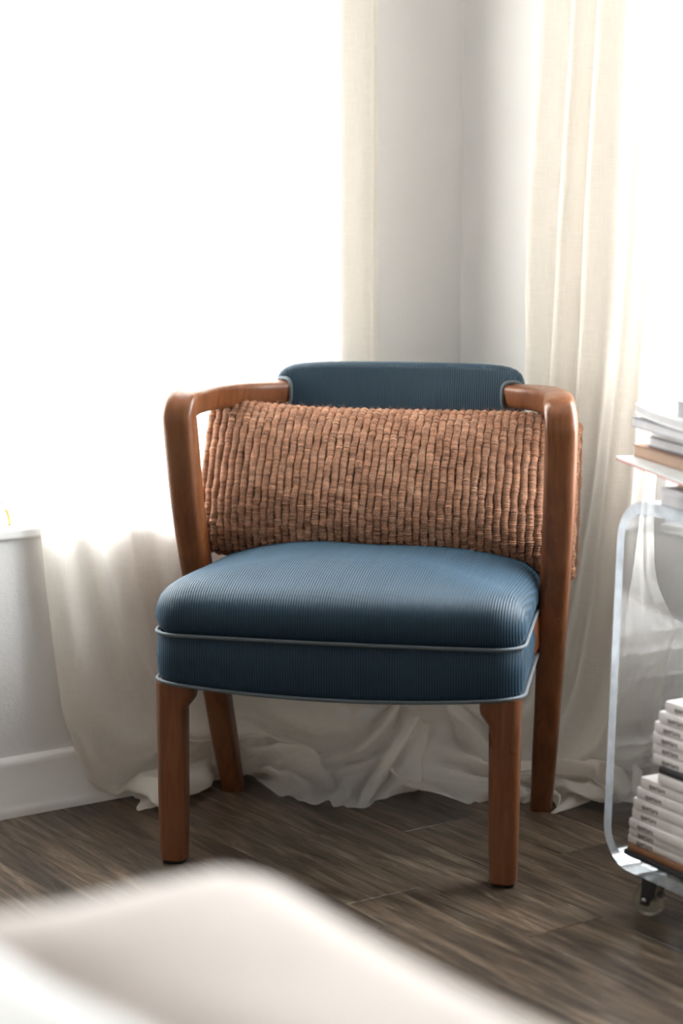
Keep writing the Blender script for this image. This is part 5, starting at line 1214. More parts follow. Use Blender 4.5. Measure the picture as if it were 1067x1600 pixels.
0,-2,-2,0,-5,-1,0,0,0,0,0,0,0,7,0,0,-3,0,0,-2,2,0,2,-2,0,3,2,0,1,-1,0,-2,-1,0,-3,-1,0,-1,1,0,0,0,0,3,-1,0,0,0,-1,1,0,1,-2,-2,0,-5,1,0,-1,1,1,0,1,-1,
-1,0,0,-1,1,0,0,2,1,1,-3,0,7,-3,-1,-2,1,0,1,-1,1,-1,0,-1,0,-1,0,-1,0,-51,1,-1,0,-1,1,-1,0,0,1,1,-1,0,0,0,0,0,2,0,0,4,0,-1,-1,0,-1,-1,0,-1,1,0,1,-1,0,
0,1,0,-1,1,1,5,-2,-2,1,2,1,0,0,0,-2,-3,0,-2,-1,-1,-2,1,1,-1,1,0,1,0,0,-2,1,0,1,-1,0,6,2,0,-1,0,0,-2,-3,-1,-4,0,1,-1,2,0,2,-3,0,6,2,0,-5,-1,0,-1,1,0,3,
0,0,4,1,0,0,0,0,-2,-3,0,-4,1,0,0,0,0,1,0,0,1,-1,-1,1,-1,1,1,1,0,-2,-2,0,-5,1,1,-1,1,-1,-1,1,1,0,2,0,0,-1,0,-1,2,0,4,-5,-1,6,-1,0,-2,0,-1,0,0,0,0,-1,1,
-3,-5,1,-1,1,-51,0,-1,0,1,-1,0,0,1,-1,0,0,1,0,0,0,1,1,0,-2,5,0,1,-2,0,-2,-1,0,0,1,0,0,0,0,-1,0,0,0,0,0,5,-1,0,1,3,0,0,0,0,-3,-4,0,-2,0,0,-1,0,0,-1,1,
0,0,0,0,-1,3,1,2,-3,-1,5,2,0,0,0,0,-3,-3,0,-5,1,0,-1,0,1,5,-2,-1,5,2,0,-6,1,0,0,0,0,3,-2,0,4,2,0,-2,0,0,-2,-2,-1,-3,0,1,0,0,0,0,0,0,2,-2,0,1,1,0,0,-1,
0,-2,-1,0,-4,2,0,-1,1,0,-1,0,0,-1,2,1,0,2,0,0,-1,0,11,-8,-1,0,2,0,-2,2,0,2,-2,1,-2,0,-1,4,1,1,0,0,-26,0,0,0,0,0,1,0,0,0,-1,0,-1,1,0,0,0,2,0,-1,1,1,1,
-1,0,-1,0,-1,-1,0,0,1,-1,1,-1,2,0,1,-1,-1,2,0,1,1,1,0,0,0,0,-3,-2,-1,-1,0,1,1,1,-1,-1,0,1,0,-1,0,-1,2,0,1,-2,-1,3,2,0,0,0,1,-2,-2,0,-2,0,0,0,1,-1,3,
-1,1,1,1,-1,-3,0,0,1,-1,1,1,0,-1,1,1,1,1,0,-1,-2,-1,1,-1,0,-1,0,1,0,0,-2,0,1,1,1,0,-1,0,0,0,-1,-2,0,1,-2,0,-1,0,1,1,0,1,0,-1,1,0,0,1,0,1,-3,0,7,-1,-1,
-2,0,0,0,0,0,0,-1,0,0,-1,1,4,9,1,-1,0,-51,0,0,0,1,-1,0,-1,1,0,1,0,0,0,-1,0,0,5,0,0,1,0,0,-1,0,-2,0,0,-1,1,1,0,-1,-1,0,1,0,0,-1,0,6,1,0,0,1,0,-1,-1,0,
-4,-3,0,-3,0,0,1,1,0,0,0,0,0,1,0,-1,1,0,4,-2,0,3,3,1,0,-1,-1,-6,-4,0,-3,3,0,0,-2,1,8,0,-2,1,1,1,-6,1,0,2,-1,0,3,0,0,3,2,0,-2,-2,0,-2,-2,0,-3,1,0,0,0,
0,0,0,0,2,-2,0,2,0,-1,-1,0,1,-5,-1,0,-2,2,1,-1,1,0,-1,2,0,-1,4,0,0,0,1,7,-9,-2,14,1,1,-8,2,-1,-1,-2,0,-1,1,1,0,-4,-2,8,2,1,-2,0,-51,1,0,0,0,-1,-1,1,1,
1,0,-1,0,0,1,0,0,5,0,-1,1,0,0,-1,0,-1,-1,0,-1,0,0,0,0,0,0,2,0,1,-2,0,5,1,0,0,2,0,0,-3,0,-7,-3,0,-7,5,2,6,-2,-1,1,-1,-1,-2,1,1,1,0,-1,5,0,0,2,2,0,-1,
-2,0,-5,-1,0,-3,0,1,2,0,-1,7,0,0,-2,-1,0,-5,3,1,4,-3,-1,4,1,0,0,1,0,0,-1,0,-5,-1,0,-1,1,0,-1,-1,0,2,-1,0,1,0,0,2,0,0,-3,-2,0,-4,1,0,-1,3,0,-1,1,0,-2,
4,1,0,1,1,1,-5,-2,14,-7,0,4,2,1,-8,4,-1,9,-4,2,0,-14,1,15,11,4,-24,-10,-3,-1,1,-51,0,0,0,1,-2,0,-1,1,0,2,-1,0,-1,2,0,-1,5,1,0,0,-1,0,-2,0,-2,0,0,0,1,
0,1,0,0,-2,1,1,2,-2,-1,5,3,0,1,1,1,-3,-5,-1,-11,1,1,-1,1,0,6,0,-1,1,-1,0,-2,2,0,2,-2,0,5,1,0,2,2,0,-2,-4,0,-7,-1,0,-1,2,0,4,-3,0,7,3,0,-5,-2,0,-4,4,0,
6,-3,-1,2,2,1,0,0,0,-1,-2,0,-4,-1,-1,-2,0,1,1,0,0,1,-1,0,1,0,-1,2,0,1,-6,-1,0,-2,2,0,-2,1,1,-2,6,1,0,1,0,3,-6,-1,6,-5,-1,13,1,1,-6,0,-1,-1,-1,0,18,7,
5,0,9,3,-11,-10,-7,21,1,10,-2,0,-51,0,0,0,2,0,1,3,-7,-1,-7,9,1,4,0,-1,-2,5,0,2,-2,1,0,0,-1,-3,-1,0,0,1,0,-1,0,0,0,1,0,3,-3,0,5,4,1,0,1,0,-6,-7,-1,-12,
6,3,4,-3,-2,4,1,-1,2,-2,0,-3,5,1,6,-4,0,3,2,0,0,1,0,-3,-4,-1,-6,1,0,2,-2,0,4,0,0,6,3,1,-8,-1,-1,-2,1,1,7,-2,-1,2,1,0,0,0,0,-3,-1,0,-4,-1,0,0,0,0,-1,1,
0,3,-2,0,0,0,0,3,0,0,-8,0,1,-2,2,0,-2,3,0,-2,7,2,2,-4,-1,8,-11,-2,6,-1,1,9,6,1,-11,-1,-2,13,-5,2,6,10,4,-2,-11,-1,18,14,13,-5,3,-3,-2,1,-51,-1,1,0,1,
-6,0,-3,9,1,1,-4,-1,5,4,0,-3,3,1,1,-2,-1,0,-1,0,-3,1,1,1,-1,-1,0,1,0,0,-1,0,4,0,0,3,4,0,0,-2,0,-11,-5,0,-6,5,2,4,-3,-1,2,2,0,2,-2,0,-2,7,1,7,-6,-2,3,
2,0,0,-1,0,-6,-4,0,-5,2,1,5,-3,-1,6,2,0,2,2,0,-10,0,0,0,0,0,8,0,0,1,0,0,0,0,1,-3,-3,-1,-4,0,0,-1,1,0,1,-1,1,2,-1,-1,0,0,0,2,-1,0,-9,4,0,-2,2,1,-3,6,2,
3,-5,-1,2,-3,-1,14,-6,-1,3,1,0,3,1,1,-7,-2,0,21,4,6,1,9,5,-1,-2,-4,0,-5,-1,8,9,8,-2,1,-51,-1,0,0,-1,0,0,1,-5,0,5,7,0,-2,1,0,-2,4,0,1,-2,0,0,0,1,-2,0,
-1,-1,0,0,-1,1,1,2,-2,0,5,0,-1,3,4,1,-4,-5,-1,-14,0,2,1,1,-1,6,1,0,-1,0,0,0,0,-1,0,3,1,9,-3,-1,1,2,1,-1,-2,-1,-7,-3,0,-4,1,1,10,-1,-1,4,1,0,-2,-1,0,
-9,3,1,4,-3,-1,7,2,1,-1,0,0,-1,-1,-1,-4,-2,0,-3,0,0,0,0,0,0,0,0,3,-2,-1,0,1,1,-2,-1,0,-8,6,2,-1,2,0,0,6,2,4,-8,-3,13,-8,-1,2,0,1,3,0,0,-1,0,0,10,0,2,
9,11,6,-1,-5,-1,3,9,7,2,12,5,0,-9,-5,-3,2,-51,-1,1,0,-1,8,2,-1,5,1,7,-11,-2,-1,1,-1,-1,0,0,1,-1,0,0,1,0,-5,1,0,2,-1,1,-2,3,0,4,-4,-1,5,1,1,1,7,1,-9,
-12,-2,-12,11,4,6,-6,-2,7,2,-2,-10,-1,2,6,2,-1,0,-2,0,10,1,-1,1,0,0,-3,-3,0,-9,-2,0,2,-1,0,11,2,0,2,3,1,-8,-3,-1,-5,4,1,6,-4,-1,4,1,0,0,0,0,0,-1,0,-6,
-2,0,-3,1,0,0,-1,0,1,0,0,4,-1,0,0,0,0,-9,3,1,-3,6,1,-1,3,1,0,1,0,23,-12,2,11,-4,3,1,0,-1,-11,1,-6,-5,-3,-1,21,15,10,0,4,0,1,0,2,-2,2,0,0,0,1,-15,-5,
-4,-6,5,-50,-2,1,0,1,7,2,0,-3,-1,9,-2,-1,-3,-1,-1,2,-7,0,-1,1,0,-1,6,0,-4,1,1,0,-1,-1,-1,2,1,7,-3,-1,4,4,1,-1,-1,0,-17,-5,1,-4,7,2,14,-3,-4,-7,-3,2,
10,4,-1,-8,3,1,5,-7,-2,7,3,1,0,1,0,-6,-6,-1,-7,2,1,8,-2,-1,9,4,1,0,1,0,-13,-3,0,-2,2,0,10,-3,-1,2,1,0,-1,0,0,-2,-2,0,-6,-1,0,0,0,1,0,1,0,1,-1,-1,3,-1,
0,-3,0,0,-8,5,1,-2,4,2,1,3,0,11,-21,-2,0,1,0,-2,-1,0,17,9,4,19,8,9,-7,7,-3,0,10,5,-3,7,6,0,0,-3,0,-10,-5,-12,-20,-10,-23,5,-3,-11,9,-22,0,5,4,6,-12,
-7,5,-8,0,-12,6,2,14,4,-2,-6,8,3,-2,4,3,-4,-15,-4,7,3,-2,0,1,0,1,1,0,3,-2,0,2,3,0,-2,-5,0,-9,2,1,-1,0,1,1,-2,-1,-4,0,1,9,3,-2,-2,2,1,4,-4,-1,4,3,0,-2,
-3,0,-3,-2,0,-3,1,0,7,0,0,2,3,1,0,-2,-1,-7,1,0,0,-1,-1,5,0,1,0,0,0,1,0,0,-2,-1,-1,-4,-1,1,0,1,-1,0,-1,0,1,0,0,2,0,1,-4,0,0,-2,3,1,0,3,0,1,-8,-1,6,-3,
-1,-5,1,1,7,2,0,2,1,-1,-11,15,6,18,2,5,-3,5,3,3,-6,-5,-6,-16,-7,-4,-3,-1,-1,0,-1,-6,7,1,-20,8,-44,-4,9,3,17,-6,-4,0,0,-2,11,1,0,-10,5,-1,6,-4,-1,-2,2,
0,2,2,1,-8,-3,0,0,-2,-1,0,3,2,14,-4,-3,1,7,3,-14,-15,-4,-12,14,7,11,-13,-6,-9,-1,3,12,5,-3,-1,3,1,-2,4,1,11,-8,-3,-4,-3,1,-4,-3,-1,-2,3,0,0,-1,1,15,4,
-1,2,3,2,-9,-5,-2,-10,3,1,6,-3,0,9,1,-1,-1,-1,0,0,1,0,-6,-4,0,-5,1,0,1,0,0,1,0,0,3,-2,0,-4,0,0,-4,3,1,-3,4,1,6,-11,-1,11,-7,1,-7,5,1,2,1,-2,15,15,4,0,
24,13,8,-7,-2,-2,6,6,-11,-28,-12,-16,-17,-5,-13,-6,2,7,16,0,1,5,-5,5,6,-1,-30,21,-36,34,-15,-12,5,-4,4,-4,10,4,-25,10,0,11,0,-5,4,-4,-2,-4,-12,-2,4,9,
1,-6,3,1,0,1,1,2,-7,-3,19,10,4,-3,-11,-5,-25,-1,4,0,-1,-1,-3,0,1,17,1,-4,4,11,4,-7,-10,-4,-2,-1,1,19,1,0,-12,-3,1,4,3,-1,-13,-6,0,15,-1,-2,7,7,3,-8,
-6,-3,-9,2,1,-2,3,0,10,-5,-1,4,1,1,-1,0,0,0,-1,0,-10,-2,-1,-1,1,0,0,-2,1,3,-1,-1,1,1,0,-8,2,1,0,1,0,4,-7,0,-1,0,2,-11,7,1,15,-4,-3,19,24,13,0,13,7,2,
-21,-11,-9,-17,-3,-25,-18,1,6,6,-3,-4,-3,-1,18,24,-3,2,2,0,-14,-5,1,-3,0,0,24,25,-31,-25,0,-4,-17,13,8,0,-1,-2,10,-4,-3,-5,-2,-6,-1,-8,-4,4,11,5,-7,
-11,-5,3,-3,-3,-1,8,5,24,-10,-7,-7,-5,-1,-19,-2,2,-9,10,7,6,-10,-5,6,-3,-4,17,16,3,-3,-9,-3,-12,7,4,18,-14,-6,-12,2,4,2,-1,-4,-8,-5,0,6,0,-1,18,9,3,1,
0,0,-19,-5,-2,-4,2,1,2,-2,0,15,-1,-1,-1,-1,-1,1,1,1,-6,-3,-1,-9,-1,1,1,0,0,0,1,-1,0,0,1,-5,1,1,-3,2,0,-5,3,3,-2,5,3,3,-5,-3,17,-6,-3,18,27,16,-5,-15,
-6,-15,-27,-7,-9,-8,2,7,4,1,11,5,-5,-16,-2,1,10,20,0,1,8,3,0,-3,-1,-13,3,-1,26,-20,3,-5,24,-43,-2,13,17,3,6,10,-1,-2,-5,14,2,-1,-22,-1,-4,-7,-2,1,4,
-15,-14,-10,-2,2,9,10,4,12,-12,-12,10,1,2,-32,-4,3,-1,0,1,3,-2,-2,3,-2,-3,23,4,-3,4,4,2,-4,-4,-2,2,-9,-3,-2,1,2,-13,-4,-2,7,0,0,4,2,0,17,9,5,-1,0,-1,
-13,-10,-4,-14,5,2,1,-1,-1,15,-5,-2,4,1,1,-2,0,0,-5,-3,-1,-7,-1,0,-3,1,1,0,0,-1,-1,1,1,-5,1,2,-1,1,0,-3,4,2,-4,6,4,8,-9,-5,36,7,6,7,9,5,-4,-27,-8,-6,
-8,1,11,14,3,2,6,1,-6,-4,-3,-14,-1,-3,5,-7,-2,10,-1,5,-7,8,7,-19,8,11,34,1,10,-1,20,6,-28,42,-8,-5,-6,-6,5,5,7,10,-5,-6,-6,-8,-9,25,17,3,-19,-11,-7,
-12,-16,-10,15,16,10,12,-8,-17,-2,-4,3,-28,1,11,2,-1,-5,0,1,1,0,-4,-1,24,1,-9,14,12,3,-12,-17,-9,-9,-3,1,-12,1,6,8,-1,-3,30,2,-2,5,3,2,2,2,2,-2,-3,-2,
-5,-4,-3,-26,1,0,0,-1,0,11,-2,-1,13,-2,0,-2,-1,-1,0,0,0,-18,-3,0,-2,1,1,2,0,-1,-2,0,1,-4,1,1,-2,3,1,-3,3,1,-2,4,4,19,-13,-8,23,-2,5,-6,-10,-1,-5,-7,
-1,2,2,0,8,3,0,5,15,2,0,-6,0,-15,6,-2,1,-6,-3,16,9,6,-12,22,4,3,-16,1,3,-22,-4,-29,7,4,3,-16,9,-37,30,18,20,17,-25,-16,-12,-9,13,3,1,7,4,-10,-26,-16,
9,22,6,0,8,14,1,-10,-12,-16,-20,-4,16,2,-1,-4,3,-3,-8,-3,3,8,3,-2,-7,31,-3,-18,11,5,3,-10,-12,-6,-22,-5,4,4,1,0,24,2,-4,16,4,3,0,1,1,0,0,1,2,1,1,-11,
-4,-4,-27,-3,-1,2,-1,-1,23,-5,-3,1,-1,1,-2,1,-1,-1,-1,0,-18,-2,0,-2,1,1,1,-1,-1,-1,1,1,-7,4,4,-5,7,6,2,-1,-4,12,-6,-2,29,-11,-2,14,3,9,0,0,-2,-1,-1,
-1,-1,-1,0,-2,-2,-1,-5,-2,-3,0,3,-1,-11,1,3,7,-6,-2,-1,3,-1,2,20,6,-7,-32,1,-8,-13,3,11,9,2,3,-6,-2,-32,28,-13,-43,27,2,8,8,5,6,-10,-13,-12,0,-3,16,
18,5,10,2,-15,8,3,4,-26,-17,1,-10,-4,8,3,-1,2,-1,1,-2,11,2,-16,27,-2,-19,11,1,-1,-1,-2,0,-9,-6,-3,-3,-4,2,21,3,1,7,2,2,2,1,2,2,2,3,-1,-1,-2,-11,-4,-6,
-16,-4,-3,-15,-1,-1,10,-3,-2,15,-3,0,1,0,0,-1,0,-1,-8,-2,0,-16,0,1,0,0,1,-4,1,1,-6,6,6,-8,5,6,21,-6,-4,29,-1,9,24,-4,4,1,0,-2,1,2,2,-2,1,4,-1,-2,-7,
-1,-1,-2,-1,0,-1,-2,-1,-1,0,-1,1,-11,-29,1,3,21,16,3,0,-6,10,5,-4,-16,-19,2,7,11,-8,-8,-9,-8,-23,1,-7,-14,23,-3,5,4,0,-39,32,10,3,-2,9,13,13,-28,13,6,
3,-16,-11,-4,18,11,9,-26,-18,-19,-7,-6,10,8,0,-5,30,6,-9,25,-1,-1,14,-3,5,2,0,3,1,0,0,1,0,2,0,0,-1,-2,0,-5,-6,0,-7,-5,-2,-4,-9,-3,-5,-14,-6,-8,-13,-4,
-4,-4,-2,1,5,-1,-1,7,-1,1,0,0,1,-6,0,1,-11,-1,1,-5,0,1,-8,4,8,-2,0,1,2,0,-3,17,-2,-1,19,1,3,31,0,8,9,6,12,0,-4,-4,0,2,7,3,2,6,0,-1,1,-3,-1,-12,1,2,4,
0,2,5,0,0,2,1,3,5,-10,10,15,0,0,-2,11,-21,-28,3,0,10,-13,7,-6,0,-9,-19,-18,-21,-13,-32,20,-4,0,4,1,2,1,0,8,5,0,-19,17,1,1,-2,-10,16,11,7,-17,-9,0,16,
8,1,-17,-12,-9,0,-1,0,19,3,-11,5,1,1,-4,-5,-2,0,1,-1,2,0,1,-1,0,-1,-1,-1,0,-2,-1,-1,-5,-2,1,-3,-2,0,-2,-2,1,0,0,0,0,0,0,1,0,-1,-1,0,1,-4,0,3,-2,0,2,
-3,-2,3,-3,2,9,-1,1,-1,1,0,-3,2,1,-2,10,-3,-12,16,-1,-2,13,1,6,5,3,6,-4,-6,-5,-3,-2,-2,0,-1,0,2,1,1,4,6,6,0,0,0,1,1,0,1,4,6,0,3,10,-2,1,3,0,1,1,-2,0,
2,3,-13,-21,-18,-4,-13,-13,-3,1,12,7,-2,-14,-6,4,14,8,-3,-9,6,2,1,5,1,0,-7,-3,0,1,1,14,0,1,-28,42,0,-2,-6,-1,-11,-24,1,13,-2,4,-7,-24,9,6,-11,10,9,-5,
8,1,-1,0,-2,0,-1,-6,2,-6,-4,0,-5,-6,4,-7,-9,6,-11,-1,2,-3,2,5,-6,5,5,-4,3,3,-3,2,3,-3,-1,0,0,-10,-2,3,-2,0,1,2,1,-3,11,3,-4,9,2,-2,20,10,0,12,-1,-7,
13,0,1,12,2,4,5,-1,3,8,1,8,2,2,4,1,1,2,0,-1,0,0,1,0,-1,-3,-7,-7,-3,-8,2,0,-2,-1,-5,-6,0,0,0,0,0,0,1,-6,2,-6,-3,-3,-7,-4,-5,-5,-3,-2,-23,6,-10,0,11,8,
16,2,10,-4,0,-15,-17,-6,-3,15,4,3,-16,2,0,-8,9,1,3,4,1,2,-5,-3,8,6,2,10,-8,-3,-24,20,-26,7,-17,8,2,-4,6,-5,-2,-2,-6,-3,1,2,5,3,4,3,0,-3,0,-1,-1,0,0,
-1,0,-1,-1,1,0,-2,-2,0,4,-4,5,-2,-1,1,-6,-2,-1,-8,-3,-2,-6,0,-3,-1,-2,0,2,1,-1,14,4,-6,7,2,-2,7,2,-1,2,0,-1,-1,0,-1,-4,-6,-6,5,2,-2,4,1,-2,4,0,1,2,1,
0,2,0,0,2,0,0,1,-1,-2,1,0,-3,0,-1,-2,1,0,-2,2,-1,4,-8,-5,-2,-6,-2,-2,-2,-1,0,-5,-2,1,-2,0,1,-4,3,6,-1,3,7,1,6,6,11,-3,11,-6,-6,-23,14,17,-13,-27,10,9,
14,3,-1,14,2,1,-3,1,-5,0,12,2,3,-19,-10,-2,13,7,0,2,0,10,-15,-6,-15,10,-51,3,-2,2,18,3,2,11,2,3,16,1,7,-16,-12,6,-28,-2,-1,-14,-4,9,-7,-3,5,-11,-7,17,
-2,-7,13,9,-2,10,6,-3,7,3,0,1,4,-1,5,5,-1,2,2,0,2,-6,5,-8,-2,1,-2,-4,2,-4,-2,1,-5,-2,1,-4,-3,0,-3,-2,0,-1,-3,-1,-2,-3,-1,-3,-3,0,-1,-1,0,-1,0,0,-1,0,
1,1,0,0,1,0,0,2,0,1,2,1,0,1,3,13,15,2,4,0,7,5,4,5,3,4,0,1,1,4,6,2,8,8,5,-1,-2,-5,-10,3,-31,0,-2,-20,25,4,-24,12,9,5,-13,-17,-8,32,-2,2,-23,3,4,-30,16,
7,13,-2,-10,-2,-7,2,25,13,8,16,-3,9,8,-16,15,-43,3,-21,-40,28,-22,14,-36,-3,5,-12,2,4,-5,2,14,-4,-6,35,8,-8,-3,7,12,-14,14,1,1,1,-1,14,5,-11,-3,1,-4,
-16,-3,2,-16,-2,1,-11,0,0,-1,-3,8,-11,-3,5,-5,-4,7,2,-7,14,0,-3,6,1,-4,11,2,-3,10,2,-1,8,2,1,1,1,0,-1,-3,3,-3,-6,1,-6,-12,2,-10,4,4,5,1,1,4,0,0,0,0,1,
1,0,2,2,2,1,2,0,1,2,-1,-10,-13,8,5,-13,5,2,-6,3,1,1,0,1,3,-13,12,12,-8,-9,-20,22,32,-23,25,8,-4,6,3,0,-6,-4,-6,-1,-11,0,-16,6,22,-12,-2,-13,4,-5,0,34,
17,10,-19,7,31,6,-2,2,-6,1,-1,-15,-7,-24,-7,-5,-10,22,8,37,51,-14,-81,-11,58,-3,-41,-15,6,12,-19,8,-10,-5,37,-11,-9,11,10,-7,-8,27,-6,-8,-8,6,-1,-29,
15,-4,-14,2,3,-7,1,3,7,-2,10,8,-3,6,-3,-1,1,8,1,2,2,4,-8,-1,0,-2,-2,0,-1,-6,-1,-1,-8,-1,-1,-10,-3,2,-8,-4,5,-1,-1,4,-3,-5,11,3,-2,10,9,-3,20,-4,-3,3,
0,0,0,6,3,3,7,4,-1,6,4,-3,-4,-2,-1,-1,-1,-1,-3,-3,1,-4,-6,11,1,14,6,-1,8,-16,-4,8,-22,12,-14,-34,1,-1,2,-1,-20,25,3,2,23,-5,-5,5,-14,10,-7,-4,6,-11,7,
12,-27,-3,17,24,2,9,12,1,-9,3,15,3,13,31,-12,12,-13,-21,-5,22,21,7,-9,7,-18,-13,-17,-23,-22,-48,-10,-16,21,-11,37,12,-8,-12,11,-2,-28,4,9,-5,12,-5,8,
-3,6,2,1,-6,16,1,-7,26,-14,0,15,-1,-3,11,-2,-1,-6,0,0,-5,1,1,-12,0,3,-14,-1,5,-13,-3,10,-6,0,10,-1,0,5,-3,-1,11,0,0,12,4,1,10,5,2,12,3,1,6,5,2,2,11,
15,1,7,3,-2,0,-1,-4,-2,-1,-1,-6,-4,-3,-10,-6,-5,-6,-1,5,4,4,4,2,2,2,-5,-2,-4,-7,-4,-6,-11,-22,-15,-5,-9,-12,-3,3,0,0,2,3,10,19,20,-4,-7,-20,-8,1,-18,
-5,-1,8,4,8,-3,7,0,10,4,-12,17,12,-23,-19,18,-4,-5,-25,3,2,-15,17,3,-5,25,7,24,9,23,-9,-30,-3,31,-20,-7,-6,1,-11,-53,-19,-28,4,-23,3,-9,29,3,17,13,-4,
8,-9,-19,-7,-3,15,-9,7,15,2,1,4,0,-7,8,4,-2,9,-4,7,-10,2,2,-7,7,2,-11,5,0,-5,10,0,-5,11,-1,-2,13,-2,3,7,-1,-3,2,0,-2,6,0,-5,1,-1,-5,-3,-2,-2,-6,-2,0,
-6,-1,-1,-7,-1,10,-16,-13,15,-18,5,18,0,2,2,5,4,-6,6,5,-5,5,2,2,0,-5,-8,-5,-5,-7,-3,-3,-5,2,7,9,8,7,-8,-3,11,21,8,4,25,11,-13,12,-5,11,-7,5,-7,-9,-11,
-5,-5,-2,3,11,14,5,-7,-14,-25,17,3,0,1,-14,2,-12,1,4,20,-8,-5,-17,26,-22,1,-8,5,-16,-2,-5,0,-25,18,-3,3,8,17,-4,-1,-4,26,-16,8,-4,-33,-46,6,-17,44,-4,
-6,-4,-27,3,11,-2,35,-37,-1,-2,4,-16,18,3,2,-12,17,-1,1,-1,-1,-2,12,12,-3,16,5,2,0,7,4,15,2,-1,6,6,2,3,1,1,-3,-8,1,-3,-13,2,-4,-3,0,-2,-4,0,-5,7,5,6,
9,4,2,9,2,-4,-2,-1,-1,-2,0,-5,-3,-2,-6,7,-8,-14,-7,-4,1,-7,-4,6,-10,-6,4,-1,-1,-2,6,4,3,13,12,5,3,2,1,4,-5,-9,-3,4,9,-5,-5,-20,8,10,3,-17,1,3,24,1,19,
-1,-4,-9,4,0,14,-2,-21,2,-20,-1,-5,25,12,13,-21,-1,-3,-2,-3,-3,-12,0,-23,5,1,3,5,-9,-14,13,-18,6,-18,7,-5,9,-9,-4,-15,14,-6,8,2,25,8,9,-5,8,-35,13,
-28,9,-17,0,13,-1,5,1,-16,-1,-7,17,-1,4,-7,10,-5,-5,-19,14,16,3,-1,9,0,1,0,-1,-3,-8,0,0,1,1,-3,-2,1,5,-10,-2,2,6,2,1,16,13,2,12,9,-2,1,-1,0,0,-8,1,-1,
-12,-3,-10,0,-2,-3,4,7,8,8,4,5,10,2,1,12,1,-4,5,-1,-4,2,1,-3,1,-1,0,-2,0,3,-8,-2,6,-19,-5,0,-5,-7,-4,4,6,4,4,3,2,-9,-7,-6,13,0,5,-17,5,-7,19,6,9,-7,
-9,-3,-7,-3,-3,-7,-1,-6,8,4,8,10,-4,2,-15,2,-7,11,-5,4,9,-3,0,2,-1,-2,-11,-1,-3,-16,3,-18,7,-5,10,-3,12,-24,2,-7,2,11,-11,8,-16,9,5,4,-3,5,-33,-38,
-20,1,8,4,4,-11,-2,-8,10,-10,7,-9,17,-6,3,2,-12,19,-8,9,-6,-13,2,9,7,9,5,-14,-10,-2,15,-2,-4,11,-5,-2,0,0,-4,9,5,-3,-6,7,3,-15,-5,6,-6,15,6,8,-5,2,6,
0,2,15,1,0,10,-7,-1,3,-9,-8,-6,-4,-4,-4,0,-1,-5,1,0,-2,6,5,-3,3,1,4,0,1,2,3,2,5,1,3,7,10,1,7,-9,-4,4,-6,-7,-1,-4,-2,0,12,-1,7,-1,-4,-3,4,-18,-20,-3,3,
2,0,5,-2,-3,10,0,-8,14,16,-4,-1,-16,12,20,2,8,5,-20,-11,8,-15,0,-3,3,3,-4,8,0,-2,4,-8,-14,0,5,-19,-20,9,-20,31,-10,16,-14,-1,-3,0,24,-4,-19,-15,1,17,
-33,-37,-19,3,-1,0,-7,4,-3,6,-8,4,-8,20,-6,14,-11,-6,2,-13,7,-7,27,11,-9,-12,-3,4,4,-4,20,9,-17,15,10,-8,15,8,-3,4,2,1,-3,0,12,-9,-5,10,-6,-6,-12,-12,
-6,-6,7,-2,-4,7,-2,-1,8,2,2,-2,4,2,1,5,3,-2,0,-1,-9,-2,1,-10,-2,2,-9,-4,5,0,0,0,1,0,-1,3,0,-2,7,1,-3,4,1,-2,5,2,1,2,2,2,0,3,3,-6,-2,1,-2,1,4,-5,4,17,
-1,-10,-11,-4,-13,-7,12,26,5,25,17,-8,-7,-3,7,-21,-21,0,-33,12,19,-6,-7,18,-1,-1,7,5,-1,0,4,2,-3,13,8,-9,-19,4,-15,1,-8,-23,14,-30,7,10,-2,-10,2,3,2,
16,25,-7,-32,-39,-19,-3,6,0,2,-5,-1,1,-7,9,17,-10,3,-35,44,-4,22,-20,2,-1,-10,0,8,5,-9,-3,-3,9,-3,-1,23,0,0,1,0,2,-8,1,2,-5,6,8,-23,16,9,-10,23,6,11,
16,8,9,7,4,6,8,2,3,-8,-3,-4,-2,-2,-16,-10,-4,-11,-3,1,2,-1,1,6,15,6,2,2,10,12,2,1,-9,0,0,0,-2,0,1,1,4,5,-4,-2,-7,-4,-3,-7,-2,-2,-4,-1,-4,-2,3,3,4,-9,
5,-3,2,-7,-3,5,4,4,-13,14,16,-43,-10,-23,-9,-13,5,8,16,0,8,1,-1,24,-30,-8,22,10,16,-8,13,-6,-8,8,-11,-9,1,1,-17,-4,9,22,1,10,13,-19,-3,9,4,-9,-6,13,
11,-16,-9,-14,-1,-11,13,-31,-39,-7,-5,4,-11,3,-4,7,6,0,1,-12,-3,16,8,-5,-16,-3,20,-11,15,-9,-3,-22,4,15,8,-1,7,2,1,-1,0,-1,6,-1,-3,5,-1,-1,1,4,-2,7,0,
1,0,-4,-1,-8,1,1,-13,4,1,-4,13,7,-15,21,9,-8,21,7,12,19,6,15,4,0,1,-5,-1,-11,-18,17,6,14,4,4,2,7,15,2,1,3,1,-1,-7,-3,-6,-12,0,0,0,0,1,0,0,0,0,-1,0,-3,
-2,-2,-2,10,-5,0,-30,14,2,-15,0,-9,7,-5,-23,8,-23,15,-10,-15,9,12,2,4,13,20,-1,13,3,18,-18,-12,-6,7,-14,7,-4,9,-5,8,-1,0,5,16,-13,-17,1,8,7,14,-18,6,
1,5,-1,5,-3,4,-2,16,-21,-8,-37,-35,-35,-11,13,-8,11,-22,13,20,-6,0,-17,21,-10,-25,3,-12,15,-13,14,9,2,-2,-5,22,3,-19,-3,-2,4,4,5,-6,-8,-3,14,-5,0,16,
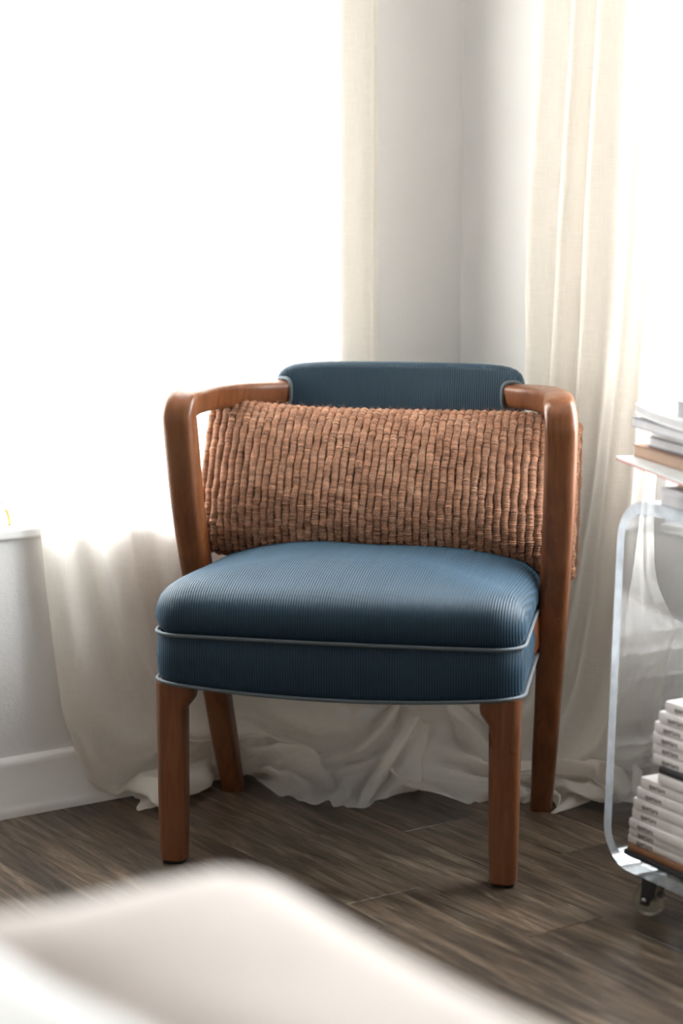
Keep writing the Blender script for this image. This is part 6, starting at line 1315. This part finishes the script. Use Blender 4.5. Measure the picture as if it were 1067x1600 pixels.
1,0,8,2,2,12,2,0,4,2,0,0,-4,-1,-6,-3,-1,-8,-4,-2,-8,-1,0,-5,0,0,0,6,3,-11,10,4,-4,24,11,-9,1,-10,1,-17,0,-12,-18,6,9,-2,-1,-10,2,10,19,2,2,-7,0,2,-9,
1,0,2,-1,0,1,-1,0,2,-4,6,8,-13,0,-10,37,-3,14,9,4,-8,1,-8,10,28,-1,7,7,16,-23,-20,-17,1,-28,1,2,-21,-5,-13,13,13,-4,11,2,-1,37,13,14,11,4,4,-3,-5,33,
4,8,12,-5,4,-1,-4,8,-32,3,-19,-21,5,9,14,0,3,7,-28,-35,2,-9,2,-14,-6,7,9,-4,0,8,-9,18,-5,22,-27,7,21,-18,-1,10,2,2,-1,1,20,-13,11,-9,-3,-4,-9,5,5,-29,
8,5,-17,1,1,-2,-5,-2,7,-11,-4,16,-4,-2,20,5,2,19,3,1,6,4,2,4,-4,-2,-5,-7,-2,-18,-4,-2,-13,-1,0,-4,3,0,12,16,-3,-10,15,-3,-1,-5,4,-2,-15,7,10,-25,10,2,
10,9,21,-4,-1,2,3,7,6,0,0,-3,-10,0,-10,-3,-7,-17,13,-2,8,-3,-6,-1,4,-5,6,5,4,-4,2,5,-10,-9,11,-17,13,3,-2,13,2,-7,38,23,1,14,-1,15,0,4,10,-17,-6,21,
-3,-4,-1,2,0,-22,14,5,-20,0,-9,16,6,-3,23,0,9,-3,-13,17,-34,9,-9,8,9,-50,9,-4,-6,-7,-3,-22,14,-29,40,9,-11,26,-2,13,-29,9,6,-2,-14,-24,25,-22,7,-5,
-16,6,-9,-8,3,-2,5,4,-3,15,-3,-4,7,-1,-1,1,6,2,-15,11,5,-16,6,3,-7,-5,-1,4,-5,-2,7,-10,-5,20,1,1,22,7,2,15,2,0,2,-4,-1,-5,-9,-2,-17,7,-1,-3,-7,9,19,
26,-11,-26,16,-2,3,-2,-4,-11,-43,15,-22,13,22,23,-8,-7,-5,-5,1,7,-1,5,24,7,8,-11,1,5,-13,2,-3,-24,0,-1,2,-2,-1,0,-17,-7,13,19,-25,25,11,16,-6,15,-13,
6,-9,-8,-7,-8,18,-16,10,4,-13,13,-7,-16,2,22,-3,28,15,26,-1,0,1,0,11,1,-8,17,20,0,-2,0,7,-9,0,-24,22,-5,-43,-2,9,35,5,-12,42,26,-31,22,-60,1,-60,-22,
20,-7,66,18,-3,-16,5,19,-31,9,-11,2,13,5,10,12,1,3,-3,-3,-1,-7,-6,-5,-8,-5,-3,-7,-8,-7,-3,-5,-5,-6,-2,0,-11,6,0,-15,5,3,-8,11,5,-12,3,1,-3,-10,-4,13,
-6,-3,20,-4,0,17,6,1,13,-11,2,-19,-10,2,-26,3,5,29,2,11,-21,23,23,-17,21,-11,18,-31,-6,-24,-17,10,18,0,-1,-2,24,-2,-15,-17,-5,8,-2,-4,8,3,4,-1,2,3,-2,
5,6,-3,26,13,-8,0,11,-12,-13,-4,16,0,2,-1,4,9,3,10,-10,6,-8,20,12,4,8,-7,1,-8,16,-3,-12,-23,12,4,-2,1,13,21,1,-1,-17,6,-2,8,3,2,12,-4,3,0,10,19,-26,
-21,12,28,-26,-40,5,-1,25,-2,60,2,-19,-52,-41,3,27,-2,25,-15,7,-27,6,-1,-5,0,-3,10,-1,1,15,6,6,12,11,8,5,6,4,0,4,4,-3,-3,-2,1,-8,-7,1,-8,-6,-4,-4,-3,
-3,-5,-4,-9,1,0,-13,15,6,-16,4,8,-4,3,3,1,-22,4,3,-6,13,9,-4,-11,7,12,11,-3,-9,-9,-3,8,0,-10,9,-9,-1,18,-13,19,6,11,-21,3,15,14,-14,-4,-15,15,-1,22,
-4,9,13,-2,3,2,-1,0,-1,-1,1,0,-9,6,-4,7,0,1,-4,2,-1,0,-1,2,-2,-6,8,-11,8,-8,4,-5,-20,1,5,13,1,-3,-11,-4,0,24,-5,3,-16,5,1,-1,6,-2,-5,0,0,-1,-3,0,14,7,
0,-3,-25,16,23,7,-37,-1,-44,33,10,-10,18,9,0,-31,-12,81,-5,-52,-35,-21,-8,4,-17,42,1,-1,-9,3,0,-14,3,2,-11,-1,1,1,-3,1,11,0,1,8,5,4,18,9,8,15,13,10,8,
11,9,5,4,2,0,3,2,-1,-7,-6,-4,-14,-8,-10,-14,-20,-10,13,13,-1,28,-11,4,-6,-9,8,1,-7,-34,-26,12,10,16,2,13,-25,-8,-12,-4,17,-22,15,2,-9,14,-6,22,-13,8,
-17,18,31,25,2,27,-8,12,1,2,2,-4,8,-6,2,-6,-4,0,26,-4,-8,-12,1,2,7,4,9,-4,-2,-3,6,-12,4,6,-5,-6,-1,1,-2,-2,-14,-4,12,2,8,-5,6,18,-30,3,-7,23,-14,-3,
-42,8,5,3,-15,5,21,16,3,-6,2,-12,5,23,66,8,-19,-2,-11,33,-56,-6,-11,-15,-10,-50,4,43,-11,-44,3,9,2,-12,8,-5,-9,0,0,-1,-1,5,8,1,4,2,2,1,-8,1,0,-16,1,1,
-7,2,3,-12,3,4,-9,2,4,-2,-2,2,9,-2,-2,8,-5,-3,16,0,0,15,10,16,-7,1,30,25,-1,-7,-10,8,12,-5,19,-16,7,6,-35,26,-33,-29,-44,-17,22,-15,15,-16,15,-3,7,6,
-5,16,18,-3,6,-12,25,-17,2,-6,-1,-18,16,-2,-12,5,19,-11,3,31,-9,8,10,20,8,14,-1,-5,-14,21,-18,-1,7,-7,18,0,1,7,1,14,1,-10,-15,-10,-18,-3,8,13,9,1,-20,
-18,-18,22,-2,-1,13,-1,18,-14,14,2,11,-11,-3,0,-7,7,-26,-3,5,12,-2,-2,-8,-4,65,20,-20,-3,19,5,-15,-55,24,-7,-4,45,-13,-11,-33,-51,37,-24,-31,11,-6,-7,
-11,6,4,0,1,10,-16,2,10,-7,-4,6,6,-1,-1,14,-1,-2,6,-1,2,7,-1,3,-3,-2,4,-9,-22,-10,4,0,1,-8,0,1,-20,8,8,-10,3,12,17,2,11,-29,-3,-9,7,-3,29,13,-6,1,-5,
14,-8,-8,8,-13,10,-22,-29,8,-19,10,12,11,-5,22,8,-4,-37,26,-5,-17,-2,9,-3,12,2,6,4,1,7,3,-7,1,-7,0,22,-8,11,-1,-1,-12,-31,17,19,-1,-14,6,19,7,0,-20,
-4,9,-7,-4,15,-4,29,3,24,10,3,8,-33,-12,24,12,13,-28,-21,8,-10,-16,-8,4,-4,12,13,16,3,9,5,-20,14,-22,16,-6,6,-2,4,21,121,13,8,-97,8,-28,-3,28,-2,-48,
-15,8,5,-12,-6,-4,2,-1,-39,-14,-7,-8,-3,5,17,-5,14,8,-10,14,13,-17,-6,7,12,-1,17,-22,3,12,-5,0,3,4,-26,-16,-3,0,-3,7,20,43,-2,4,5,4,7,8,20,-28,-2,-11,
0,-17,4,-16,-26,7,-22,-5,0,7,1,-21,34,9,13,-5,15,16,-9,-17,-17,15,4,9,-24,2,1,-20,-34,-13,22,15,22,6,24,-4,11,4,0,2,2,-1,6,8,0,9,10,0,13,-4,3,-5,-28,
-4,-23,4,19,-6,-13,-18,21,1,-23,7,-34,19,3,-3,5,-13,16,3,-8,37,-7,-1,-13,10,32,16,-18,-20,1,16,-1,-16,8,-3,10,-9,-5,-2,13,-25,11,-12,15,11,-16,-30,
-21,-1,19,19,11,
])
def unpack(d):
    nv, nu, steps = d
    e = np.array(steps).reshape(nv, nu, 3)
    return np.cumsum(np.cumsum(e, axis=1), axis=0) * 0.0005

def make_curtain(d, label, top, squeeze):
    co = unpack(d)
    nv, nu = co.shape[:2]
    up = []
    steps = 26
    for k in range(steps, 0, -1):
        z = 1.0 + (top - 1.0) * k / steps
        row = co[0].copy()
        row[:, 2] = z
        a, b = squeeze(z)
        row[:, 1] = a + row[:, 1] * b
        t = np.linspace(0, 1, nu)
        row[:, 0] += 0.004 * np.sin(t * 40 + z * 2.1) * min(1, (z - 1) * 2)
        up.append(row)
    co = np.concatenate([np.array(up), co])
    nv = co.shape[0]
    m = grid_mesh('curtain', [[Vector(v) for v in row] for row in co])
    du = np.concatenate([[0], np.cumsum(np.linalg.norm(np.diff(co[steps], axis=0), axis=1))])
    dv = np.concatenate([[0], np.cumsum(np.linalg.norm(np.diff(co[:, nu // 2], axis=0), axis=1))])
    uv = m.uv_layers.new(name='UVMap')
    vi = np.empty(len(m.loops), dtype=np.int32)
    m.loops.foreach_get('vertex_index', vi)
    uvs = np.stack([du[vi % nu], dv[vi // nu]], axis=1)
    uv.data.foreach_set('uv', uvs.astype(np.float32).ravel())
    o = link('curtain', m, M['curtain'])
    sub = o.modifiers.new('soften', 'SUBSURF')
    sub.levels = sub.render_levels = 1
    tag(o, label, 'curtain')
    return o
make_curtain(DRAPE_LEFT, 'sheer white linen curtain hanging in front of the left window behind the armchair', RH - 0.08, lambda z: (0, 1))
make_curtain(DRAPE_RIGHT, 'cream linen curtain to the right of the corner, behind the clear cart', RH - 0.08, lambda z: (-0.122 * (z - 1), 1 - 0.19 * (z - 1)))

# ------------------------------------------------------------------ acrylic cart (local x along its length towards the camera, local y to the wall)
CA = math.atan2(-0.997, -0.077)
CART_O = (-0.3865 - 0.0035, -0.796 - 0.045)
cart = tag(empty('acrylic_cart', (*CART_O, 0), CA), 'clear acrylic magazine cart with rounded ends on wheels by the right curtain', 'cart')
CL, CD, CZ0, CZ1, CT, CR = 0.56, 0.30, 0.072, 0.624, 0.018, 0.062
TAPER = 0.022
def cart_loop():
    def outline(off, n=12):
        pts = []
        x0, x1, z0, z1, r = off, CL - off, CZ0 + off, CZ1 - off, CR - off
        for cx, cz, a0 in ((x0 + r, z0 + r, PI), (x1 - r, z0 + r, 1.5 * PI), (x1 - r, z1 - r, 0), (x0 + r, z1 - r, 0.5 * PI)):
            for i in range(n + 1):
                a = a0 + PI / 2 * i / n
                x, z = cx + r * math.cos(a), cz + r * math.sin(a)
                k = (z - CZ0) / (CZ1 - CZ0)
                x += TAPER * k * (1 - 2 * x / CL)
                pts.append((x, z))
        return pts
    a, b = outline(0), outline(CT)
    n = len(a)
    V = [Vector((x, 0, z)) for x, z in a] + [Vector((x, 0, z)) for x, z in b] + [Vector((x, CD, z)) for x, z in a] + [Vector((x, CD, z)) for x, z in b]
    Fc = []
    for i in range(n):
        j = (i + 1) % n
        Fc += [(i, j, n + j, n + i), (2 * n + j, 2 * n + i, 3 * n + i, 3 * n + j), (j, i, 2 * n + i, 2 * n + j), (n + i, n + j, 3 * n + j, 3 * n + i)]
    bm = bmesh.new()
    bm.from_mesh(mesh_of('frame', V, Fc))
    return from_bm('frame', bm)
o = link('frame', cart_loop(), M['acrylic'], cart)
o.data.materials.append(M['acrylic_edge'])
for p in o.data.polygons:
    if abs(p.normal.y) > 0.9:
        p.material_index = 1
shade_auto(o, 40)

def caster(x, y, yaw):
    root = empty('caster')
    root.parent = cart
    root.location = (x, y, 0)
    root.rotation_euler = (0, 0, yaw)
    r, hw = 0.0262, 0.0105
    prof = [(0.006, -hw), (r * 0.80, -hw), (r * 0.94, -hw * 0.8), (r, -hw * 0.35), (r, hw * 0.35), (r * 0.94, hw * 0.8), (r * 0.80, hw), (0.006, hw)]
    rows = [[Vector((q * math.cos(a), w, r + q * math.sin(a))) for q, w in prof] for a in [2 * PI * i / 40 for i in range(41)]]
    o = link('wheel', grid_mesh('wheel', rows), M['wheel'], root)
    bm = bmesh.new()
    bm.from_mesh(o.data)
    bmesh.ops.remove_doubles(bm, verts=bm.verts, dist=1e-6)
    bmesh.ops.recalc_face_normals(bm, faces=bm.faces)
    bm.to_mesh(o.data)
    bm.free()
    for p in o.data.polygons:
        p.use_smooth = True
    bm = bmesh.new()
    for sy in (-1, 1):                 # two cheeks, wide above, narrow at the axle
        ya, yb = sy * 0.0125 - 0.0011, sy * 0.0125 + 0.0011
        poly = [(-0.007, r - 0.007), (0.007, r - 0.007), (0.028, CZ0 - 0.004), (-0.004, CZ0 - 0.004)]
        vs = [[bm.verts.new((px, yy, pz)) for px, pz in poly] for yy in (ya, yb)]
        bm.faces.new(vs[0])
        bm.faces.new(vs[1][::-1])
        for i in range(4):
            bm.faces.new((vs[0][i], vs[0][(i + 1) % 4], vs[1][(i + 1) % 4], vs[1][i]))
    add_box(bm, -0.010, 0.032, -0.0165, 0.0165, CZ0 - 0.005, CZ0 - 0.0005, 0.001)
    link('fork', from_bm('fork', bm), M['metal'], root, False)
    link('axle', mesh_of('axle', *sweep([Vector((0, -0.016, r)), Vector((0, 0.016, r))], lambda t: (0.0045, 0.0045), 14, 2)), M['axle'], root)
for x, y in ((0.070, 0.035), (0.070, CD - 0.035), (CL - 0.115, 0.035), (CL - 0.115, CD - 0.035)):
    caster(x, y, 0.25)

# magazines standing in a pile on the cart's lower shelf; spines face the camera
LW, LH = 0.215, 0.275
def magazine(name, th, cover, w=LW, d=LH):
    """bound copy: wrap-round cover with spine at local y = 0, page block inside; local x along the spine"""
    root = empty(name)
    c = 0.0009
    prof = [(d, 0.0), (0.003, 0.0), (0.0008, 0.0006), (0.0, th * 0.25), (0.0, th * 0.75), (0.0008, th - 0.0006), (0.003, th), (d, th)]
    inn = [(d, c), (0.0035, c), (c + 0.0004, c + 0.0012), (c, th * 0.3), (c, th * 0.7), (c + 0.0004, th - c - 0.0012), (0.0035, th - c), (d, th - c)]
    V = [Vector((x, y, z)) for x in (0, w) for y, z in prof] + [Vector((x, y, z)) for x in (0, w) for y, z in inn]
    n = len(prof)
    Fc = []
    for i in range(n - 1):
        Fc.append((i, i + 1, n + i + 1, n + i))
        Fc.append((2 * n + i, 3 * n + i, 3 * n + i + 1, 2 * n + i + 1))
        Fc.append((i + 1, i, 2 * n + i, 2 * n + i + 1))
        Fc.append((n + i, n + i + 1, 3 * n + i + 1, 3 * n + i))
    Fc += [(0, n, 3 * n, 2 * n), (n - 1, 3 * n - 1, 4 * n - 1, 2 * n - 1)]
    bm = bmesh.new()
    bm.from_mesh(mesh_of('cover', V, Fc))
    o = link('cover', from_bm('cover', bm), cover, root)
    shade_auto(o, 50)
    link('pages', box_mesh('pages', 0.0012, w - 0.0012, 0.0016, d - 0.0015, c + 0.0001, th - c - 0.0001), M['paper'], root, False)
    return root

txt = bpy.data.curves.new('spine_lettering', 'FONT')
txt.body = 'aperture'
txt.size = 0.0115
txt.extrude = 0.00008
txt.offset = 0.0001
txt.space_character = 0.92
txt.align_y = 'CENTER'
txt.materials.append(M['ink'])
_t = bpy.data.objects.new('spine_lettering', txt)
COL.objects.link(_t)
bpy.context.view_layer.update()
LETTERS = bpy.data.meshes.new_from_object(_t.evaluated_get(bpy.context.evaluated_depsgraph_get()))
bpy.data.objects.remove(_t)
LETTERS.name = 'spine_lettering'
if not LETTERS.materials:
    LETTERS.materials.append(M['ink'])
SH = CZ0 + CT
def order(i):
    return ['first', 'second', 'third', 'fourth', 'fifth', 'sixth', 'seventh'][i]
PILE = []   # bottom to top: kind, thickness, local x of the spine's end
PILE += [('black', 0.0095, 0.030), ('brown', 0.0105, 0.038)]
for t_, x_ in zip((0.0125, 0.0120, 0.0140, 0.0160, 0.0160, 0.0165, 0.0165), (0.036, 0.039, 0.042, 0.044, 0.049, 0.055, 0.061)):
    PILE.append(('titled', t_, x_))
PILE += [('plain', 0.0150, 0.104), ('band', 0.0105, 0.104)]
for t_, x_ in zip((0.0155, 0.0160, 0.0160, 0.0160, 0.0165, 0.0160, 0.0165), (0.088, 0.086, 0.089, 0.094, 0.104, 0.113, 0.150)):
    PILE.append(('titled', t_, x_))
z = SH + 0.0005
low = 0
high = 0
for i, (kind, th, x0) in enumerate(PILE):
    if kind == 'titled':
        mg = magazine('magazine', th, M['white_cover'])
        if i < 9:
            lab = f'white magazine with dark spine title, {order(low)} above the brown one in the cart'
            if low == 6:
                lab = 'white magazine with dark spine title, directly under the plain white one in the cart'
            low += 1
        else:
            lab = f'white magazine with dark spine title, {order(high)} above the black one in the upper pile'
            if high == 6:
                lab = 'white magazine with dark spine title, topmost in the pile inside the cart'
            high += 1
        tag(mg, lab, 'magazine', 'magazines inside the clear cart')
        tx = bpy.data.objects.new('spine_lettering', LETTERS)
        COL.objects.link(tx)
        tx.parent = mg
        tx.location = (0.0195, -0.0001, th / 2 - 0.0005)
        tx.rotation_euler = (PI / 2, 0, 0)
    elif kind == 'black':
        mg = tag(magazine('book', th, M['black_cover'], 0.235, 0.26), 'black book at the very bottom of the pile inside the cart', 'book', 'magazines inside the clear cart')
    elif kind == 'brown':
        mg = tag(magazine('book', th, M['brown_cover'], 0.225, 0.26), 'brown book second from the bottom inside the cart', 'book', 'magazines inside the clear cart')
    elif kind == 'band':
        mg = tag(magazine('book', th, M['black_cover'], 0.2, 0.26), 'thin black book halfway up the pile inside the cart', 'book', 'magazines inside the clear cart')
    else:
        mg = tag(magazine('book', th, M['white_cover'], 0.2, 0.26), 'plain white book right under the thin black book in the cart', 'book', 'magazines inside the clear cart')
    a = CA + random.uniform(-0.02, 0.02)
    off = Vector((x0 + 0.012, 0.008 + random.uniform(-0.002, 0.004), 0))
    p = Matrix.Rotation(CA, 3, 'Z') @ off
    mg.location = (CART_O[0] + p.x, CART_O[1] + p.y, z)
    mg.rotation_euler = (0, 0, a)
    z += th + 0.0004

# magazines and books heaped on the cart's top; each lies a little askew
def lying_book(name, th, w, d, cover, paper=None, curl=0.0, top=None, plate=0.0016):
    """local x along the long edge we see, y across; two cover boards, a page block, spine on the far side"""
    root = empty(name)
    def lift(x):
        return curl * math.exp(-x / 0.05)
    def slab(nm, x0, x1, y0, y1, z0, z1, mat):
        n = 14
        rows = []
        for i in range(n + 1):
            x = x0 + (x1 - x0) * (i / n) ** 1.5
            rows.append([Vector((x, y, z + lift(x))) for y, z in ((y0, z0), (y1, z0), (y1, z1), (y0, z1))])
        m = grid_mesh(nm, rows, True)
        bm = bmesh.new()
        bm.from_mesh(m)
        bm.verts.ensure_lookup_table()
        bm.faces.new([bm.verts[i] for i in range(4)])
        bm.faces.new([bm.verts[n * 4 + i] for i in range(4)])
        o = link(nm, from_bm(nm, bm), mat, root)
        shade_auto(o, 30)
        return o
    p = min(plate, th * 0.3)
    slab('cover', 0, w, 0, d, 0, p, cover)
    slab('cover', 0, w, 0, d, th - p, th, top or cover)
    slab('pages', 0.0015, w - 0.0015, 0.0015, d - 0.002, p, th - p, paper or M['paper'])
    slab('spine', 0, w, d - 0.0015, d + 0.0005, p, th - p, cover)
    return root
HEAP = [  # name, far left corner x, y, thickness, length, width, turn from the cart, cover, paper, curl, label
    ('book', -0.401, -0.960, 0.022, 0.24, 0.17, -0.20, 'slate_cover', 'grey_cover', 0, 'thick grey-edged book lying directly on the top of the cart'),
    ('magazine', -0.426, -0.985, 0.008, 0.25, 0.19, -0.22, 'grey_cover', 'grey_cover', 0, 'thin grey magazine second from the bottom of the heap on the cart'),
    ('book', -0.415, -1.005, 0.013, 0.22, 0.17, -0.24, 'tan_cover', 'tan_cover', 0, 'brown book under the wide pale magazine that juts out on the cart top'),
    ('magazine', -0.346, -0.805, 0.006, 0.31, 0.24, -0.36, 'red_line', 'pale_cover', 0, 'wide pale magazine with red edge jutting out furthest to the left'),
    ('book', -0.328, -0.822, 0.017, 0.25, 0.20, -0.30, 'brown_cover', 'tan_cover', 0, 'brown-covered book with shaded tan page edges on the jutting red-edged magazine'),  # page colour is a darker tan with the heap's shade put in
    ('book', -0.325, -0.850, 0.014, 0.25, 0.19, -0.28, 'slate_cover', 'grey_cover', 0, 'dark-covered grey book in the middle of the heap on the cart top'),
    ('magazine', -0.318, -0.846, 0.014, 0.27, 0.21, -0.30, 'white_cover', 'paper', 0, 'white magazine just above the dark-covered book on the cart top'),
    ('magazine', -0.352, -0.844, 0.014, 0.28, 0.21, -0.34, 'slate_cover', 'grey_cover', 0, 'grey-edged magazine just under the curling white one on the heap'),
    ('magazine', -0.348, -0.846, 0.014, 0.28, 0.21, -0.36, 'pale_cover', 'grey_cover', 0.006, 'glossy white magazine with a curling corner near the top of the heap'),
    ('book', -0.395, -0.978, 0.021, 0.22, 0.15, -0.28, 'slate_cover', 'slate_cover', 0, 'small dark slate book topmost on the heap on the cart'),
]
z = CZ1 + 0.0006
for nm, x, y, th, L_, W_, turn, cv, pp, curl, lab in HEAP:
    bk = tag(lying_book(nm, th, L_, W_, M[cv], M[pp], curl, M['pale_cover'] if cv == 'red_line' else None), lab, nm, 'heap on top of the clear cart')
    bk.location = (x, y, z)
    bk.rotation_euler = (0, 0, CA + turn)
    z += th + 0.0006

# latch on the left window's frame and the scrap of cord on its sill
latch = link('window_latch', box_mesh('window_latch', 0.480, 0.508, 0.050, 0.062, 0.505, 0.523, 0.0045, 3), M['frame'], window_1)
link('latch_screw', mesh_of('latch_screw', *sweep([Vector((0.487, 0.0505, 0.511)), Vector((0.487, 0.0494, 0.511))], lambda t: (0.0018, 0.0018), 10, 2)), M['axle'], latch)
pts = catmull([(-0.9000, 0.1320, 0.5260), (-0.8990, 0.1270, 0.5200), (-0.9010, 0.1180, 0.5110), (-0.9050, 0.1080, 0.5052), (-0.9075, 0.1030, 0.5045)], 24)
tag(link('cord_scrap', mesh_of('cord_scrap', *sweep(pts, lambda t: (0.0021, 0.0021), 8, 2)), M['orange']), 'short orange cord lying on the left window sill', 'cord')

# ------------------------------------------------------------------ bed in the foreground
BX0, BX1, BY0, BY1 = -3.30, -1.70, -3.98, -1.935
bed = tag(empty('bed', (0, 0, 0)), 'low bed under the pale duvet in the foreground', 'bed')
link('bed_base', box_mesh('bed_base', BX0 + 0.02, BX1 - 0.02, BY0 + 0.02, BY1 - 0.02, 0.06, 0.30, 0.02, 3), M['bedbase'], bed)
link('mattress', box_mesh('mattress', BX0, BX1, BY0, BY1, 0.302, 0.555, 0.05, 5), M['mattress'], bed)
for x in (BX0 + 0.1, BX1 - 0.1):
    for y in (BY0 + 0.1, BY1 - 0.1):
        link('leg', mesh_of('leg', *sweep([Vector((x, y, 0)), Vector((x, y, 0.062))], lambda t: (0.022 + 0.006 * t, 0.022 + 0.006 * t), 16, 2)), M['wood'], bed)

def soft_cover(name, x0, x1, y0, y1, top, drop, rad, nx, ny, relief, thick, mat):
    """cloth lying on the bed and rolling over its edges; relief(x, y) lifts or sinks it"""
    rows = []
    for j in range(ny + 1):
        row = []
        for i in range(nx + 1):
            # a running coordinate goes past the edge and then down
            def fold(t, a, b):
                L = b - a + 2 * drop
                s = t * L - drop
                if s < 0:
                    q = min(-s, rad * PI / 2)
                    return a + rad - rad * math.sin(q / rad) - 0.0, rad - rad * math.cos(q / rad) + max(0, -s - rad * PI / 2)
                if s > b - a:
                    q = min(s - (b - a), rad * PI / 2)
                    return b - rad + rad * math.sin(q / rad), rad - rad * math.cos(q / rad) + max(0, s - (b - a) - rad * PI / 2)
                return a + rad + (b - a - 2 * rad) * s / (b - a), 0.0
            x, dx = fold(i / nx, x0, x1)
            y, dy = fold(j / ny, y0, y1)
            # corner: combine the two falls
            z = top - max(dx, dy) - 0.35 * min(dx, dy) + relief(x, y) * (1 if max(dx, dy) < rad else 0.3)
            k = max(dx, dy)
            if k > rad * 0.5:
                x += 0.010 * math.sin(y * 21 + k * 6) * (1 if dx > 0 else 0) * min(1, k * 4)
                y += 0.010 * math.sin(x * 23 + k * 5) * (1 if dy > 0 else 0) * min(1, k * 4)
            row.append(Vector((x, y, z)))
        rows.append(row)
    o = link(name, grid_mesh(name, rows), mat)
    md = o.modifiers.new('thickness', 'SOLIDIFY')
    md.thickness = thick
    md.offset = 1
    return o
def duvet_relief(x, y):
    v = 0.006 * math.sin(7.3 * x + 3.1 * y) + 0.004 * math.sin(11 * y - 4 * x + 1.2) + 0.004 * math.sin(23 * x + 9 * y)
    v -= 0.022 * min(1, max(0, (-1.95 - y) / 0.08)) * math.exp(-((x + 1.885 + 0.10 * (y + 2.0)) / 0.035) ** 2)
    v += 0.012 * math.exp(-((x + 1.90) / 0.09) ** 2 - ((y + 1.95) / 0.05) ** 2)
    v += 0.010 * math.exp(-((x + 1.76) / 0.06) ** 2 - ((y + 2.0) / 0.12) ** 2)
    return v
dv = soft_cover('duvet', BX0 - 0.03, BX1 + 0.035, BY0 - 0.03, BY1 + 0.03, 0.589, 0.34, 0.05, 130, 150, duvet_relief, 0.03, M['duvet'])
tag(dv, 'pale beige-white duvet with soft folds filling the blurred foreground', 'duvet')
def blanket_relief(x, y):
    return 0.006 * math.sin(9 * x - 5 * y) + 0.005 * math.sin(17 * y + 2)
bl = soft_cover('blanket', BX0 + 0.2, -1.898, BY0 + 0.5, -2.012, 0.648, 0.05, 0.03, 90, 90, blanket_relief, 0.012, M['blanket'])
tag(bl, 'folded white blanket on the duvet at the lower left corner, blurred', 'blanket')
